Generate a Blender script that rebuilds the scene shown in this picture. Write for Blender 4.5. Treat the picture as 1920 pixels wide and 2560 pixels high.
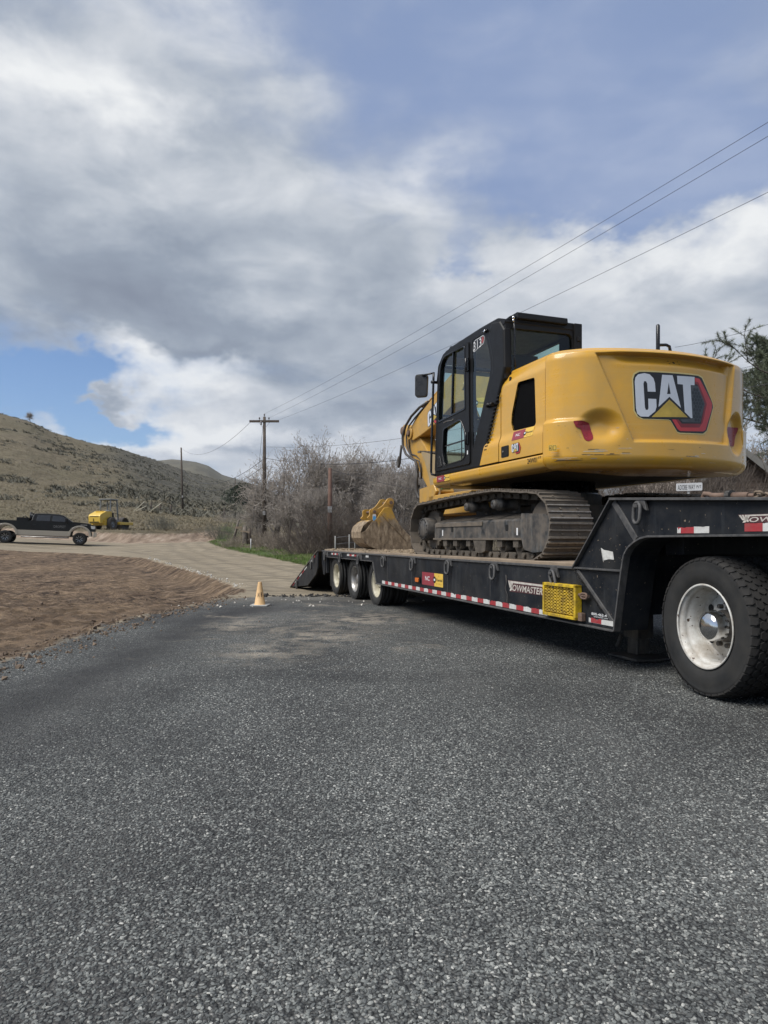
import bpy, bmesh, math, random
import numpy as np
from mathutils import Vector, Matrix, geometry as mgeo

R_ = math.radians
random.seed(7); RNG = np.random.default_rng(11)
scene = bpy.context.scene
COL = scene.collection
for _o in list(bpy.data.objects):
    bpy.data.objects.remove(_o)

# ------------------------------------------------------------------ camera
camd = bpy.data.cameras.new('camera')
cam = bpy.data.objects.new('camera', camd); COL.objects.link(cam)
cam.location = (0, 0, 1.13); cam.rotation_euler = (R_(90), 0, 0)
camd.sensor_fit = 'VERTICAL'; camd.sensor_height = 36.0; camd.sensor_width = 27.0
camd.lens = 24.0
camd.shift_y = 67 / 2560.0
camd.clip_start = 0.05; camd.clip_end = 12000
scene.camera = cam

# ------------------------------------------------------------------ exposure
scene.view_settings.view_transform = 'Standard'
scene.view_settings.look = 'None'
scene.view_settings.gamma = 1.0
scene.view_settings.use_curve_mapping = False
scene.view_settings.exposure = 0.60
scene.render.engine = 'CYCLES'
scene.cycles.use_denoising = True
scene.cycles.max_bounces = 6
scene.cycles.transparent_max_bounces = 12
scene.cycles.caustics_reflective = False
scene.cycles.caustics_refractive = False

# ------------------------------------------------------------------ node DSL
class NT:
    def __init__(s, tree):
        s.t = tree; s.L = tree.links
    def new(s, typ, **kw):
        n = s.t.nodes.new(typ)
        for k, v in kw.items(): setattr(n, k, v)
        return n
    def set(s, sock, v):
        if v is None: return
        if hasattr(v, 'is_output') or isinstance(v, bpy.types.NodeSocket): s.L.new(v, sock)
        else:
            if isinstance(v, (tuple, list)) and sock.type == 'RGBA' and len(v) == 3: v = (*v, 1)
            sock.default_value = v
    def math(s, op, a, b=None, c=None, clamp=False):
        n = s.new('ShaderNodeMath', operation=op); n.use_clamp = clamp
        for i, v in enumerate((a, b, c)):
            if v is not None: s.set(n.inputs[i], v)
        return n.outputs[0]
    def add(s, *a):
        r = a[0]
        for b in a[1:]: r = s.math('ADD', r, b)
        return r
    def mul(s, *a):
        r = a[0]
        for b in a[1:]: r = s.math('MULTIPLY', r, b)
        return r
    def vmath(s, op, a, b=None):
        n = s.new('ShaderNodeVectorMath', operation=op)
        s.set(n.inputs[0], a)
        if b is not None: s.set(n.inputs[1], b)
        return n.outputs['Value'] if op in ('LENGTH', 'DOT_PRODUCT', 'DISTANCE') else n.outputs[0]
    def noise(s, vec, scale, detail=4, rough=.55, dist=0, col=False):
        n = s.new('ShaderNodeTexNoise'); s.set(n.inputs['Vector'], vec)
        s.set(n.inputs['Scale'], scale); s.set(n.inputs['Detail'], detail)
        s.set(n.inputs['Roughness'], rough); s.set(n.inputs['Distortion'], dist)
        return n.outputs[1 if col else 0]
    def voro(s, vec, scale, feature='F1', rnd=1.0):
        n = s.new('ShaderNodeTexVoronoi', feature=feature); s.set(n.inputs['Vector'], vec)
        s.set(n.inputs['Scale'], scale); s.set(n.inputs['Randomness'], rnd)
        return n
    def ramp(s, fac, stops, interp='LINEAR'):
        n = s.new('ShaderNodeValToRGB'); n.color_ramp.interpolation = interp
        e = n.color_ramp.elements
        while len(e) < len(stops): e.new(.5)
        for el, (p, c) in zip(e, stops):
            el.position = p
            el.color = (c, c, c, 1) if not isinstance(c, (tuple, list)) else (*c[:3], 1)
        s.set(n.inputs[0], fac)
        return n.outputs[0]
    def mix(s, fac, a, b, blend='MIX'):
        n = s.new('ShaderNodeMix', data_type='RGBA', blend_type=blend); n.clamp_factor = True
        s.set(n.inputs[0], fac); s.set(n.inputs[6], a); s.set(n.inputs[7], b)
        return n.outputs[2]
    def sstep(s, x, lo, hi):
        n = s.new('ShaderNodeMapRange', interpolation_type='SMOOTHSTEP')
        s.set(n.inputs[0], x); s.set(n.inputs[1], lo); s.set(n.inputs[2], hi)
        n.inputs[3].default_value = 0; n.inputs[4].default_value = 1
        return n.outputs[0]
    def mapping(s, vec, scale=(1, 1, 1), rot=(0, 0, 0), loc=(0, 0, 0)):
        n = s.new('ShaderNodeMapping'); s.set(n.inputs[0], vec)
        n.inputs['Scale'].default_value = scale; n.inputs['Rotation'].default_value = rot
        n.inputs['Location'].default_value = loc
        return n.outputs[0]
    def sep(s, vec):
        n = s.new('ShaderNodeSeparateXYZ'); s.set(n.inputs[0], vec); return n.outputs
    def comb(s, x, y, z):
        n = s.new('ShaderNodeCombineXYZ')
        for i, v in enumerate((x, y, z)): s.set(n.inputs[i], v)
        return n.outputs[0]
    def attr(s, name):
        n = s.new('ShaderNodeAttribute'); n.attribute_name = name; return n.outputs['Fac']
    def bump(s, h, strength=.5, dist=.01, normal=None):
        n = s.new('ShaderNodeBump'); s.set(n.inputs['Height'], h)
        n.inputs['Strength'].default_value = strength; n.inputs['Distance'].default_value = dist
        if normal is not None: s.set(n.inputs['Normal'], normal)
        return n.outputs[0]

# ------------------------------------------------------------------ world: broken cloud over a Nishita sky
SUN_EL, SUN_AZ = R_(52), R_(-120)          # azimuth measured from +Y (view direction), negative = left
world = bpy.data.worlds.new('World'); scene.world = world; world.use_nodes = True
W = NT(world.node_tree); world.node_tree.nodes.clear()
sky = W.new('ShaderNodeTexSky', sky_type='NISHITA')
sky.sun_disc = False; sky.sun_elevation = SUN_EL; sky.sun_rotation = SUN_AZ
sky.altitude = 300; sky.air_density = 1.0; sky.dust_density = .6; sky.ozone_density = 1.6
tc = W.new('ShaderNodeTexCoord')
D = W.vmath('NORMALIZE', tc.outputs['Generated'])
dx, dy, dz = W.sep(D)
zz = W.math('MAXIMUM', dz, 0.0)
den = W.add(zz, .10)
plane = W.comb(W.math('DIVIDE', dx, den), W.math('DIVIDE', dy, den), 0.0)   # flat cloud deck seen in perspective
az = W.mul(W.math('ARCTAN2', dx, dy), 57.2958)
el = W.mul(W.math('ARCSINE', dz), 57.2958)
# domain warp so that the edges of the cloud masses are ragged
wn = W.noise(W.mapping(D, scale=(1, 1, 1.6)), 5.5, 5, .62, col=True)
wv = W.sep(wn)
azw = W.add(az, W.mul(W.math('SUBTRACT', wv[0], .5), 21.0))
elw = W.add(el, W.mul(W.math('SUBTRACT', wv[1], .5), 12.0))
def blob(a0, e0, ra, re, amp):
    u = W.math('DIVIDE', W.math('SUBTRACT', azw, a0), ra)
    v = W.math('DIVIDE', W.math('SUBTRACT', elw, e0), re)
    d = W.add(W.mul(u, u), W.mul(v, v))
    return W.mul(W.math('EXPONENT', W.mul(d, -1.0)), amp)
n_big = W.noise(plane, .85, 6, .58, .35)
n_det = W.noise(W.mapping(D, scale=(1, 1, 2.1)), 8.0, 6, .53, .3)
n_str = W.noise(W.mapping(plane, scale=(.55, 1.5, 1), rot=(0, 0, R_(35))), 1.1, 4, .55, .2)
# cover: 0 = open blue sky, 1 = solid cloud
cover = W.add(.52, W.mul(W.math('SUBTRACT', n_str, .5), .55),
    W.mul(W.math('SUBTRACT', n_big, .5), .70), W.mul(W.math('SUBTRACT', n_det, .5), .42),
    blob(-28.5, 11.6, 6.2, 2.0, -1.6), blob(-22.5, 8.9, 4.8, 1.2, -1.1),     # blue gap above the hill, left
    blob(-22.5, 10.3, 3.2, .7, .95), blob(-29.5, 10.6, 2.4, .7, .7),          # little grey clouds inside it
    blob(21, 25.8, 9.5, 2.6, -.85), blob(8.3, 21.5, 2.2, 2.0, -.45),       # blue gaps on the right
    blob(17, 31, 14, 5.0, -.42), blob(10, 37, 20, 5, -.26),
    blob(19, 18.5, 15, 5.0, .65), blob(-3, 20, 9, 5, .45),
    blob(-19, 22, 13, 7, .80), blob(-1, 8, 17, 5, .60), blob(-22, 33, 14, 6, .40))
cmask = W.sstep(cover, .12, .86)
# tone: 0 = dark grey cloud base, 1 = brilliant white
tone = W.add(.59,
    W.mul(W.math('SUBTRACT', n_det, .5), .95), W.mul(W.math('SUBTRACT', n_big, .5), .55),
    blob(-21.5, 20.2, 13, 3.6, -.34), blob(-11, 17.4, 8, 2.4, -.26), blob(-26, 16.0, 7, 1.5, -.34),
    blob(-14, 14.9, 5, .9, -.40), blob(-22.3, 10.2, 3, .8, -.45), blob(-29, 10.5, 3, .8, -.40),
    blob(-2, 10.2, 7, 1.6, -.30), blob(-11.5, 6.3, 4, 1.0, -.30), blob(3, 15, 10, 2.0, -.16),
    blob(-26.5, 31.4, 7, 2.6, .26), blob(-18.5, 30.8, 4, 1.6, .18), blob(-10.7, 19.4, 4.5, 1.7, .24),
    blob(-17.5, 12.4, 6, 2.2, .46), blob(-18, 8.0, 10, 1.8, .34), blob(-6, 6.5, 12, 2.2, .16),
    blob(24.4, 21.6, 9, 2.4, .38), blob(5, 27.0, 5, 1.8, .20), blob(13, 19, 8, 3, .10), blob(-18, 37.5, 8, 2, .14), blob(-20, 31, 14, 6, .13),
    blob(8, 33, 22, 6, -.06), W.mul(W.math('SUBTRACT', n_str, .5), .25))
ccol = W.ramp(tone, [(0.0, (1.45, 1.68, 2.15)), (.30, (2.0, 2.32, 2.82)), (.55, (3.0, 3.3, 3.75)), (.78, (4.4, 4.6, 4.9)), (1.0, (5.9, 6.0, 6.05))])
# veil of thin high cloud turns the open blue of the upper sky pale lavender grey
veil = W.add(W.sstep(el, 14, 30), W.mul(W.math('SUBTRACT', n_str, .5), .6))
veil = W.math('MULTIPLY', veil, .86, clamp=True)
blue = W.mix(1.0, sky.outputs[0], (.60, .71, .86), 'MULTIPLY')
vsky = W.mix(veil, blue, W.mix(W.sstep(W.add(W.mul(n_str, .7), W.mul(n_det, .3)), .40, .66), (1.85, 2.42, 3.80), (3.0, 3.45, 4.55)))
final = W.mix(cmask, vsky, ccol)
gmask = W.sstep(dz, -.03, .0)
final = W.mix(gmask, (1.2, 1.15, 1.05), final)
bg = W.new('ShaderNodeBackground'); W.L.new(final, bg.inputs[0]); bg.inputs[1].default_value = .10
wo = W.new('ShaderNodeOutputWorld'); W.L.new(bg.outputs[0], wo.inputs[0])

# ------------------------------------------------------------------ sun through cloud
sund = bpy.data.lights.new('sun', 'SUN'); sund.energy = 2.8; sund.angle = R_(38); sund.color = (1, .965, .91)
sun = bpy.data.objects.new('sun', sund); COL.objects.link(sun)
sdir = Vector((math.sin(SUN_AZ) * math.cos(SUN_EL), math.cos(SUN_AZ) * math.cos(SUN_EL), math.sin(SUN_EL)))
sun.rotation_euler = (-sdir).to_track_quat('-Z', 'Y').to_euler(); sun.location = sdir * 50
# ------------------------------------------------------------------ mesh helpers
class MB:
    """collects faces; build() links them as one mesh object"""
    def __init__(s): s.v = []; s.f = []; s.m = []; s.sm = []
    def face(s, idx, mi=0, smooth=False): s.f.append(tuple(idx)); s.m.append(mi); s.sm.append(smooth)
    def addv(s, pts):
        k = len(s.v); s.v.extend([tuple(p) for p in pts]); return k
    def mesh(s, verts, faces, mi=0, smooth=False):
        k = s.addv(verts)
        for f in faces: s.face([i + k for i in f], mi, smooth)
    def box(s, lo, hi, mi=0, M=None):
        x0, y0, z0 = lo; x1, y1, z1 = hi
        p = [(x0,y0,z0),(x1,y0,z0),(x1,y1,z0),(x0,y1,z0),(x0,y0,z1),(x1,y0,z1),(x1,y1,z1),(x0,y1,z1)]
        if M is not None: p = [M @ Vector(q) for q in p]
        s.mesh(p, [(0,3,2,1),(4,5,6,7),(0,1,5,4),(1,2,6,5),(2,3,7,6),(3,0,4,7)], mi); return s
    def bar(s, a, b, w, h, up=(0, 0, 1), mi=0):
        """rectangular bar from a to b; w across, h along up"""
        a = Vector(a); b = Vector(b); d = (b - a); L = d.length; d.normalize(); up = Vector(up)
        sx = d.cross(up)
        if sx.length < 1e-6: sx = d.cross(Vector((1, 0, 0)))
        sx.normalize(); u = sx.cross(d)
        p = []
        for t in (a, b):
            for i, j in ((-1,-1),(1,-1),(1,1),(-1,1)): p.append(t + sx * (i * w / 2) + u * (j * h / 2))
        s.mesh(p, [(0,1,2,3),(7,6,5,4),(0,4,5,1),(1,5,6,2),(2,6,7,3),(3,7,4,0)], mi); return s
    def prism(s, pts, fn, t0, t1, mi=0, holes=(), mi_side=None):
        """extrude a 2-D polygon (with holes); fn(u, v, t) -> 3-D point"""
        loops = [list(pts)] + [list(hh) for hh in holes]
        flat = [p for l in loops for p in l]
        tris = mgeo.tessellate_polygon([[Vector((p[0], p[1], 0)) for p in l] for l in loops])
        n = len(flat); k = s.addv([fn(p[0], p[1], t0) for p in flat]); k2 = s.addv([fn(p[0], p[1], t1) for p in flat])
        for t in tris:
            s.face((k + t[0], k + t[1], k + t[2]), mi); s.face((k2 + t[2], k2 + t[1], k2 + t[0]), mi)
        o = 0
        ms = mi if mi_side is None else mi_side
        for l in loops:
            m_ = len(l)
            for i in range(m_):
                j = (i + 1) % m_
                s.face((k + o + i, k + o + j, k2 + o + j, k2 + o + i), ms)
            o += m_
        return s
    def sheet(s, pts, fn, t=0, mi=0, holes=()):
        loops = [list(pts)] + [list(hh) for hh in holes]
        flat = [p for l in loops for p in l]
        tris = mgeo.tessellate_polygon([[Vector((p[0], p[1], 0)) for p in l] for l in loops])
        k = s.addv([fn(p[0], p[1], t) for p in flat])
        for tr in tris: s.face([k + i for i in tr], mi)
        return s
    def tube(s, path, r, n=8, mi=0, cap=True, closed=False, smooth=True):
        P = [Vector(p) for p in path]; m_ = len(P)
        rr = list(r) if isinstance(r, (list, tuple)) else [r] * m_
        rings = []; prev = None
        for i, p in enumerate(P):
            if closed: d = P[(i + 1) % m_] - P[i - 1]
            else: d = P[min(i + 1, m_ - 1)] - P[max(i - 1, 0)]
            d.normalize()
            if prev is None:
                a = Vector((0, 0, 1)) if abs(d.z) < .9 else Vector((1, 0, 0))
                x = d.cross(a).normalized()
            else:
                x = prev - d * prev.dot(d)
                x = x.normalized() if x.length > 1e-6 else d.orthogonal().normalized()
            prev = x; y = d.cross(x)
            rings.append(s.addv([p + (x * math.cos(2 * math.pi * k / n) + y * math.sin(2 * math.pi * k / n)) * rr[i] for k in range(n)]))
        for i in range(m_ if closed else m_ - 1):
            a = rings[i]; b = rings[(i + 1) % m_]
            for k in range(n):
                k2 = (k + 1) % n
                s.face((a + k, a + k2, b + k2, b + k), mi, smooth)
        if cap and not closed:
            s.face([rings[0] + k for k in range(n)][::-1], mi); s.face([rings[-1] + k for k in range(n)], mi)
        return s
    def cyl(s, a, b, r, n=16, mi=0, r2=None, smooth=True):
        return s.tube([a, b], [r, r if r2 is None else r2], n, mi, smooth=smooth)
    def lathe(s, prof, o, axis='y', n=48, mi=0, smooth=True, closed=False, mis=None):
        """prof: (radius, along) points revolved about axis through o"""
        o = Vector(o); rings = []
        for r, t in prof:
            pts = []
            for k in range(n):
                a = 2 * math.pi * k / n; c_, s_ = math.cos(a) * r, math.sin(a) * r
                pts.append(o + Vector({'y': (c_, t, s_), 'x': (t, c_, s_), 'z': (c_, s_, t)}[axis]))
            rings.append(s.addv(pts))
        m_ = len(rings)
        for i in range(m_ if closed else m_ - 1):
            a, b = rings[i], rings[(i + 1) % m_]
            for k in range(n):
                k2 = (k + 1) % n
                s.face((a + k, a + k2, b + k2, b + k), mis[i] if mis else mi, smooth)
        return s
    def build(s, name, mats, parent=None, base=None, bevel=0, seg=1, smooth_angle=None, label=None, recalc=True):
        me = bpy.data.meshes.new(name)
        v = s.v
        if parent is not None and base is None: base = parent.get('_b')
        if base is not None: v = [(p[0] - base[0], p[1] - base[1], p[2] - base[2]) for p in v]
        me.from_pydata(v, [], s.f)
        if not isinstance(mats, (list, tuple)): mats = [mats]
        for m_ in mats: me.materials.append(m_)
        me.polygons.foreach_set('material_index', s.m)
        me.polygons.foreach_set('use_smooth', s.sm)
        me.update()
        if recalc:
            bm = bmesh.new(); bm.from_mesh(me); bmesh.ops.recalc_face_normals(bm, faces=bm.faces); bm.to_mesh(me); bm.free()
        ob = bpy.data.objects.new(name, me); COL.objects.link(ob)
        if parent is not None: ob.parent = parent
        if bevel:
            b = ob.modifiers.new('b', 'BEVEL'); b.width = bevel; b.segments = seg; b.limit_method = 'ANGLE'; b.angle_limit = R_(38)
            b.harden_normals = False
        if label: ob['label'] = label
        return ob

def build_each(mb, name, mats, parent=None, **kw):
    """one object for every connected piece of the collected mesh"""
    par = list(range(len(mb.v)))
    def find(a):
        while par[a] != a: par[a] = par[par[a]]; a = par[a]
        return a
    for f in mb.f:
        r = find(f[0])
        for i in f[1:]: par[find(i)] = r
    groups = {}
    for fi, f in enumerate(mb.f): groups.setdefault(find(f[0]), []).append(fi)
    out = []
    for fl_ in groups.values():
        n = MB(); mp = {}
        for fi in fl_:
            for i in mb.f[fi]:
                if i not in mp: mp[i] = len(n.v); n.v.append(mb.v[i])
            n.face([mp[i] for i in mb.f[fi]], mb.m[fi], mb.sm[fi])
        out.append(n.build(name, mats, parent, **kw))
    return out
def XZ(u, v, t): return (u, t, v)
def XY(u, v, t): return (u, v, t)
def YZ(u, v, t): return (t, u, v)

def rnd_poly(pts, r, n=4):
    """round the corners of a polygon; r one radius or one for each corner"""
    out = []; m_ = len(pts)
    for i in range(m_):
        p = Vector((*pts[i], 0)); a = Vector((*pts[i - 1], 0)); b = Vector((*pts[(i + 1) % m_], 0))
        ri = r[i] if isinstance(r, (list, tuple)) else r
        da = (a - p); db = (b - p); la, lb = da.length, db.length
        q = min(ri, la * .48, lb * .48)
        if q < 1e-5: out.append((p.x, p.y)); continue
        s_ = p + da.normalized() * q; e_ = p + db.normalized() * q
        for k in range(n + 1):
            t = k / n; w = s_ * (1 - t) ** 2 + p * 2 * t * (1 - t) + e_ * t ** 2
            out.append((w.x, w.y))
    return out

def thing(name, label, cat, loc, rz=0, group=None, base=None):
    o = bpy.data.objects.new(name, None); COL.objects.link(o); o.empty_display_size = .2
    o.location = loc; o.rotation_euler = (0, 0, rz); o['label'] = label; o['category'] = cat
    if group: o['group'] = group
    if base is not None: o['_b'] = tuple(base)
    return o
def node(name, parent, loc=(0, 0, 0), rot=(0, 0, 0), label=None):
    """an Empty that is a part with sub-parts (a wheel, a track)"""
    o = bpy.data.objects.new(name, None); COL.objects.link(o); o.parent = parent; o.empty_display_size = .1
    o.location = loc; o.rotation_euler = rot
    if label: o['label'] = label
    return o
def tag(o, label, cat, group=None):
    o['label'] = label; o['category'] = cat
    if group: o['group'] = group
    return o
def structure(o, label=None):
    o['kind'] = 'structure'
    if label: o['label'] = label
    return o
def copy_of(o, parent=None, name=None):
    c = o.copy(); COL.objects.link(c); c.parent = parent
    for ch in list(o.children): copy_of(ch, c)
    return c

# trailer frame: x runs along the trailer away from the camera, y towards the camera's side, origin under the camera
TH = math.atan(610 / 1707.0); ALPHA = math.pi / 2 + TH
CT, ST = math.cos(TH), math.sin(TH)
def L2W(x, y, z=0): return Vector((-ST * x - CT * y, CT * x - ST * y, z))

# text outlines
def text_tris(body, size=1.0, bold=0.0, spacing=1.0, shear=0.0):
    cu = bpy.data.curves.new('t', 'FONT'); cu.body = body; cu.size = size; cu.offset = bold * size
    cu.space_character = spacing; cu.shear = shear; cu.resolution_u = 3
    ob = bpy.data.objects.new('t', cu); COL.objects.link(ob)
    dg = bpy.context.evaluated_depsgraph_get(); dg.update()
    me = bpy.data.meshes.new_from_object(ob.evaluated_get(dg))
    me.calc_loop_triangles()
    vs = [(v.co.x, v.co.y) for v in me.vertices]; fs = [tuple(t.vertices) for t in me.loop_triangles]
    bpy.data.objects.remove(ob); bpy.data.curves.remove(cu); bpy.data.meshes.remove(me)
    return vs, fs
def put_text(mb, body, fn, x0, x1, y0, y1, t, mi=0, bold=0.0, mirror=False, shear=0.0, spacing=1.0):
    """fit the lettering into the 2-D box x0..x1, y0..y1 of the surface fn"""
    vs, fs = text_tris(body, 1.0, bold, spacing, shear)
    xs = [v[0] for v in vs]; ys = [v[1] for v in vs]
    ax, bx, ay, by = min(xs), max(xs), min(ys), max(ys)
    k = mb.addv([fn(x0 + (v[0] - ax) / (bx - ax) * (x1 - x0), y0 + (v[1] - ay) / (by - ay) * (y1 - y0), t) for v in vs])
    for f in fs: mb.face([i + k for i in f], mi)

# ------------------------------------------------------------------ materials
MATS = {}
def pm(name, col, rough=.5, metal=0.0, coat=0.0, var=.12, vscale=4.0, bump=0.0, bscale=60.0, bdist=.004,
       dirt=None, streak=None, spec=.5, speck=None, sheen=0.0):
    """procedural painted / bare surface. dirt=(colour, amount, scale, sharp), streak=(colour, amount, mapping scale), speck=(colour, scale, thr)"""
    if name in MATS: return MATS[name]
    m_ = bpy.data.materials.new(name); m_.use_nodes = True
    T = NT(m_.node_tree); b = m_.node_tree.nodes['Principled BSDF']
    t = T.new('ShaderNodeTexCoord').outputs['Object']
    c = (*col, 1)
    n1 = T.noise(t, vscale, 5, .6)
    lo = tuple(x * (1 - var) for x in col); hi = tuple(min(1, x * (1 + var)) for x in col)
    out = T.mix(T.ramp(n1, [(.3, 0.0), (.7, 1.0)]), lo, hi)
    rgh = T.add(rough, T.mul(T.math('SUBTRACT', T.noise(t, vscale * 3.1, 4, .6), .5), .22))
    if streak:
        sc = T.noise(T.mapping(t, scale=streak[2]), 1.0, 6, .7)
        f = T.mul(T.ramp(sc, [(.52, 0.0), (.66, 1.0)]), streak[1])
        out = T.mix(f, out, streak[0]); rgh = T.add(rgh, T.mul(f, .2))
    if dirt:
        dn = T.noise(t, dirt[2], 7, .68)
        f = T.mul(T.ramp(dn, [(.5 - dirt[3], 0.0), (.5 + dirt[3], 1.0)]), dirt[1])
        out = T.mix(f, out, dirt[0]); rgh = T.add(rgh, T.mul(f, .35))
    if speck:
        vn = T.noise(t, speck[1], 2, .5)
        out = T.mix(T.ramp(vn, [(speck[2], 0.0), (speck[2] + .02, 1.0)]), out, speck[0])
    T.L.new(out, b.inputs['Base Color']); T.L.new(T.math('MULTIPLY', rgh, 1.0, clamp=True), b.inputs['Roughness'])
    b.inputs['Metallic'].default_value = metal
    b.inputs['Specular IOR Level'].default_value = spec
    b.inputs['Coat Weight'].default_value = coat; b.inputs['Coat Roughness'].default_value = .08
    if sheen: b.inputs['Sheen Weight'].default_value = sheen
    if bump:
        T.L.new(T.bump(T.noise(t, bscale, 6, .65), bump, bdist), b.inputs['Normal'])
    MATS[name] = m_
    return m_
def flat(name, col, rough=.5, metal=0.0, emit=None):
    if name in MATS: return MATS[name]
    return pm(name, col, rough, metal, var=.05, vscale=9)
def glass(name, tint, ior=1.5, rough=.0):
    if name in MATS: return MATS[name]
    m_ = bpy.data.materials.new(name); m_.use_nodes = True; T = NT(m_.node_tree); m_.node_tree.nodes.clear()
    tr = T.new('ShaderNodeBsdfTransparent'); tr.inputs[0].default_value = (*tint, 1)
    gl = T.new('ShaderNodeBsdfGlossy'); gl.inputs['Roughness'].default_value = rough
    g_ = T.new('ShaderNodeNewGeometry')
    fc = T.math('ABSOLUTE', T.vmath('DOT_PRODUCT', g_.outputs['Normal'], g_.outputs['Incoming']))
    fr = T.add(.045 * (ior / 1.42), T.mul(T.math('POWER', T.math('SUBTRACT', 1.0, fc), 4.0), .9))
    mx = T.new('ShaderNodeMixShader'); T.L.new(fr, mx.inputs[0]); T.L.new(tr.outputs[0], mx.inputs[1]); T.L.new(gl.outputs[0], mx.inputs[2])
    o = T.new('ShaderNodeOutputMaterial'); T.L.new(mx.outputs[0], o.inputs[0])
    MATS[name] = m_; return m_

DUST = (.23, .19, .14); MUD = (.16, .115, .075)
M_YEL = pm('machine_yellow_paint', (.66, .345, .024), .26, coat=.55, var=.04, vscale=1.6, bump=.02, bscale=9, bdist=.004, dirt=((.47, .30, .09), .5, 2.8, .13), streak=((.68, .46, .14), .22, (.7, .7, 26)))
M_YEL2 = pm('machine_yellow_plain', (.52, .29, .045), .42, coat=.1, var=.08, vscale=3, dirt=(DUST, .35, 5, .14))
M_BLK = pm('black_cab_plastic', (.0075, .0075, .008), .40, var=.25, vscale=5, dirt=((.022, .021, .019), .25, 6, .2), spec=.28)
M_BLKG = pm('black_gloss_paint', (.007, .0075, .009), .25, coat=.15, var=.3, dirt=((.03, .028, .025), .2, 4, .2), spec=.4)
M_TRL = pm('trailer_black_paint', (.0065, .009, .0135), .46, spec=.24, var=.35, vscale=2.2, streak=((.040, .045, .050), .45, (9, 9, .8)), dirt=((.085, .08, .072), .24, 3.3, .13), speck=((.20, .16, .12), 40, .715), bump=.10, bscale=30, bdist=.003)
M_TRLE = pm('trailer_worn_edge', (.045, .046, .048), .5, var=.4, vscale=14, dirt=((.14, .13, .12), .5, 16, .16), bump=.2, bscale=60)
M_RUB = pm('tyre_rubber', (.017, .018, .019), .72, var=.25, vscale=5, dirt=((.07, .063, .052), .35, 6, .2), bump=.08, bscale=120, bdist=.002, spec=.35)
M_RUBD = pm('tyre_tread_rubber', (.022, .022, .023), .75, var=.3, vscale=9, dirt=((.06, .055, .048), .5, 14, .2), bump=.15, bscale=90, bdist=.002, spec=.3)
M_RIM = pm('white_painted_rim', (.66, .66, .63), .42, var=.08, vscale=5, dirt=((.30, .25, .19), .75, 6, .12), speck=((.07, .045, .03), 30, .68), coat=.1)
M_RIMC = pm('cream_painted_rim', (.55, .52, .40), .45, var=.1, vscale=6, dirt=((.2, .16, .11), .6, 8, .14))
M_ALU = pm('dull_alloy_rim', (.46, .45, .43), .38, metal=.85, var=.2, vscale=7, dirt=((.12, .10, .085), .6, 9, .16))
M_CHR = pm('polished_chrome', (.66, .66, .66), .13, metal=1.0, var=.05)
M_STL = pm('worn_track_steel', (.135, .115, .094), .58, metal=.25, var=.35, vscale=6, dirt=((.20, .162, .122), .75, 9, .14), bump=.35, bscale=34, bdist=.006)
M_STLB = pm('bright_worn_steel', (.42, .39, .35), .38, metal=.7, var=.3, vscale=16, dirt=((.15, .115, .08), .5, 20, .12))
M_UND = pm('undercarriage_black', (.028, .031, .034), .5, var=.4, vscale=6, streak=((.14, .15, .15), .6, (26, 26, 2.2)), dirt=((.16, .13, .10), .65, 6, .12), bump=.2, bscale=40)
M_UNDM = pm('undercarriage_muddy', (.105, .089, .070), .9, var=.35, vscale=9, dirt=((.045, .038, .032), .7, 7, .14), bump=.8, bscale=26, bdist=.012)
M_CHN = pm('dusty_chain_steel', (.17, .135, .10), .7, metal=.2, var=.3, vscale=12, dirt=((.30, .22, .15), .6, 18, .15), bump=.3, bscale=60)
M_RUST = pm('rusty_steel', (.14, .085, .06), .75, metal=.2, var=.35, vscale=14, dirt=((.26, .20, .16), .5, 16, .16), bump=.3, bscale=70)
M_RED = flat('red_reflector', (.26, .017, .026), .3)
M_TAPER = pm('red_reflective_tape', (.36, .025, .035), .45, var=.12, vscale=20, dirt=((.2, .12, .1), .35, 12, .15))
M_TAPEW = pm('white_reflective_tape', (.62, .62, .60), .45, var=.1, vscale=20, dirt=((.35, .33, .3), .5, 14, .13), speck=((.1, .1, .1), 60, .70))
M_WHT = flat('white_print', (.72, .72, .72), .4)
M_PRB = flat('black_print', (.012, .012, .014), .4)
M_MAR = flat('maroon_sticker', (.27, .040, .055), .4)
M_STY = flat('yellow_sticker', (.72, .47, .08), .4)
M_GRY = flat('grey_print', (.18, .19, .20), .45)
M_SAFY = pm('safety_yellow_paint', (.66, .45, .02), .45, var=.12, vscale=8, dirt=((.10, .055, .03), .6, 13, .10))
M_AMB = flat('amber_lens', (.62, .16, .03), .25)
M_GLASS = glass('cab_glass', (.74, .87, .83), 1.42)
M_HOSE = pm('black_hose', (.028, .028, .03), .55, dirt=((.13, .11, .09), .5, 12, .2))
M_WOOD = pm('weathered_plank', (.25, .19, .135), .85, var=.3, vscale=3, streak=((.10, .078, .058), .7, (1.2, 42, 42)), dirt=((.30, .24, .175), .5, 5, .16), bump=.5, bscale=40, bdist=.004)
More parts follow.
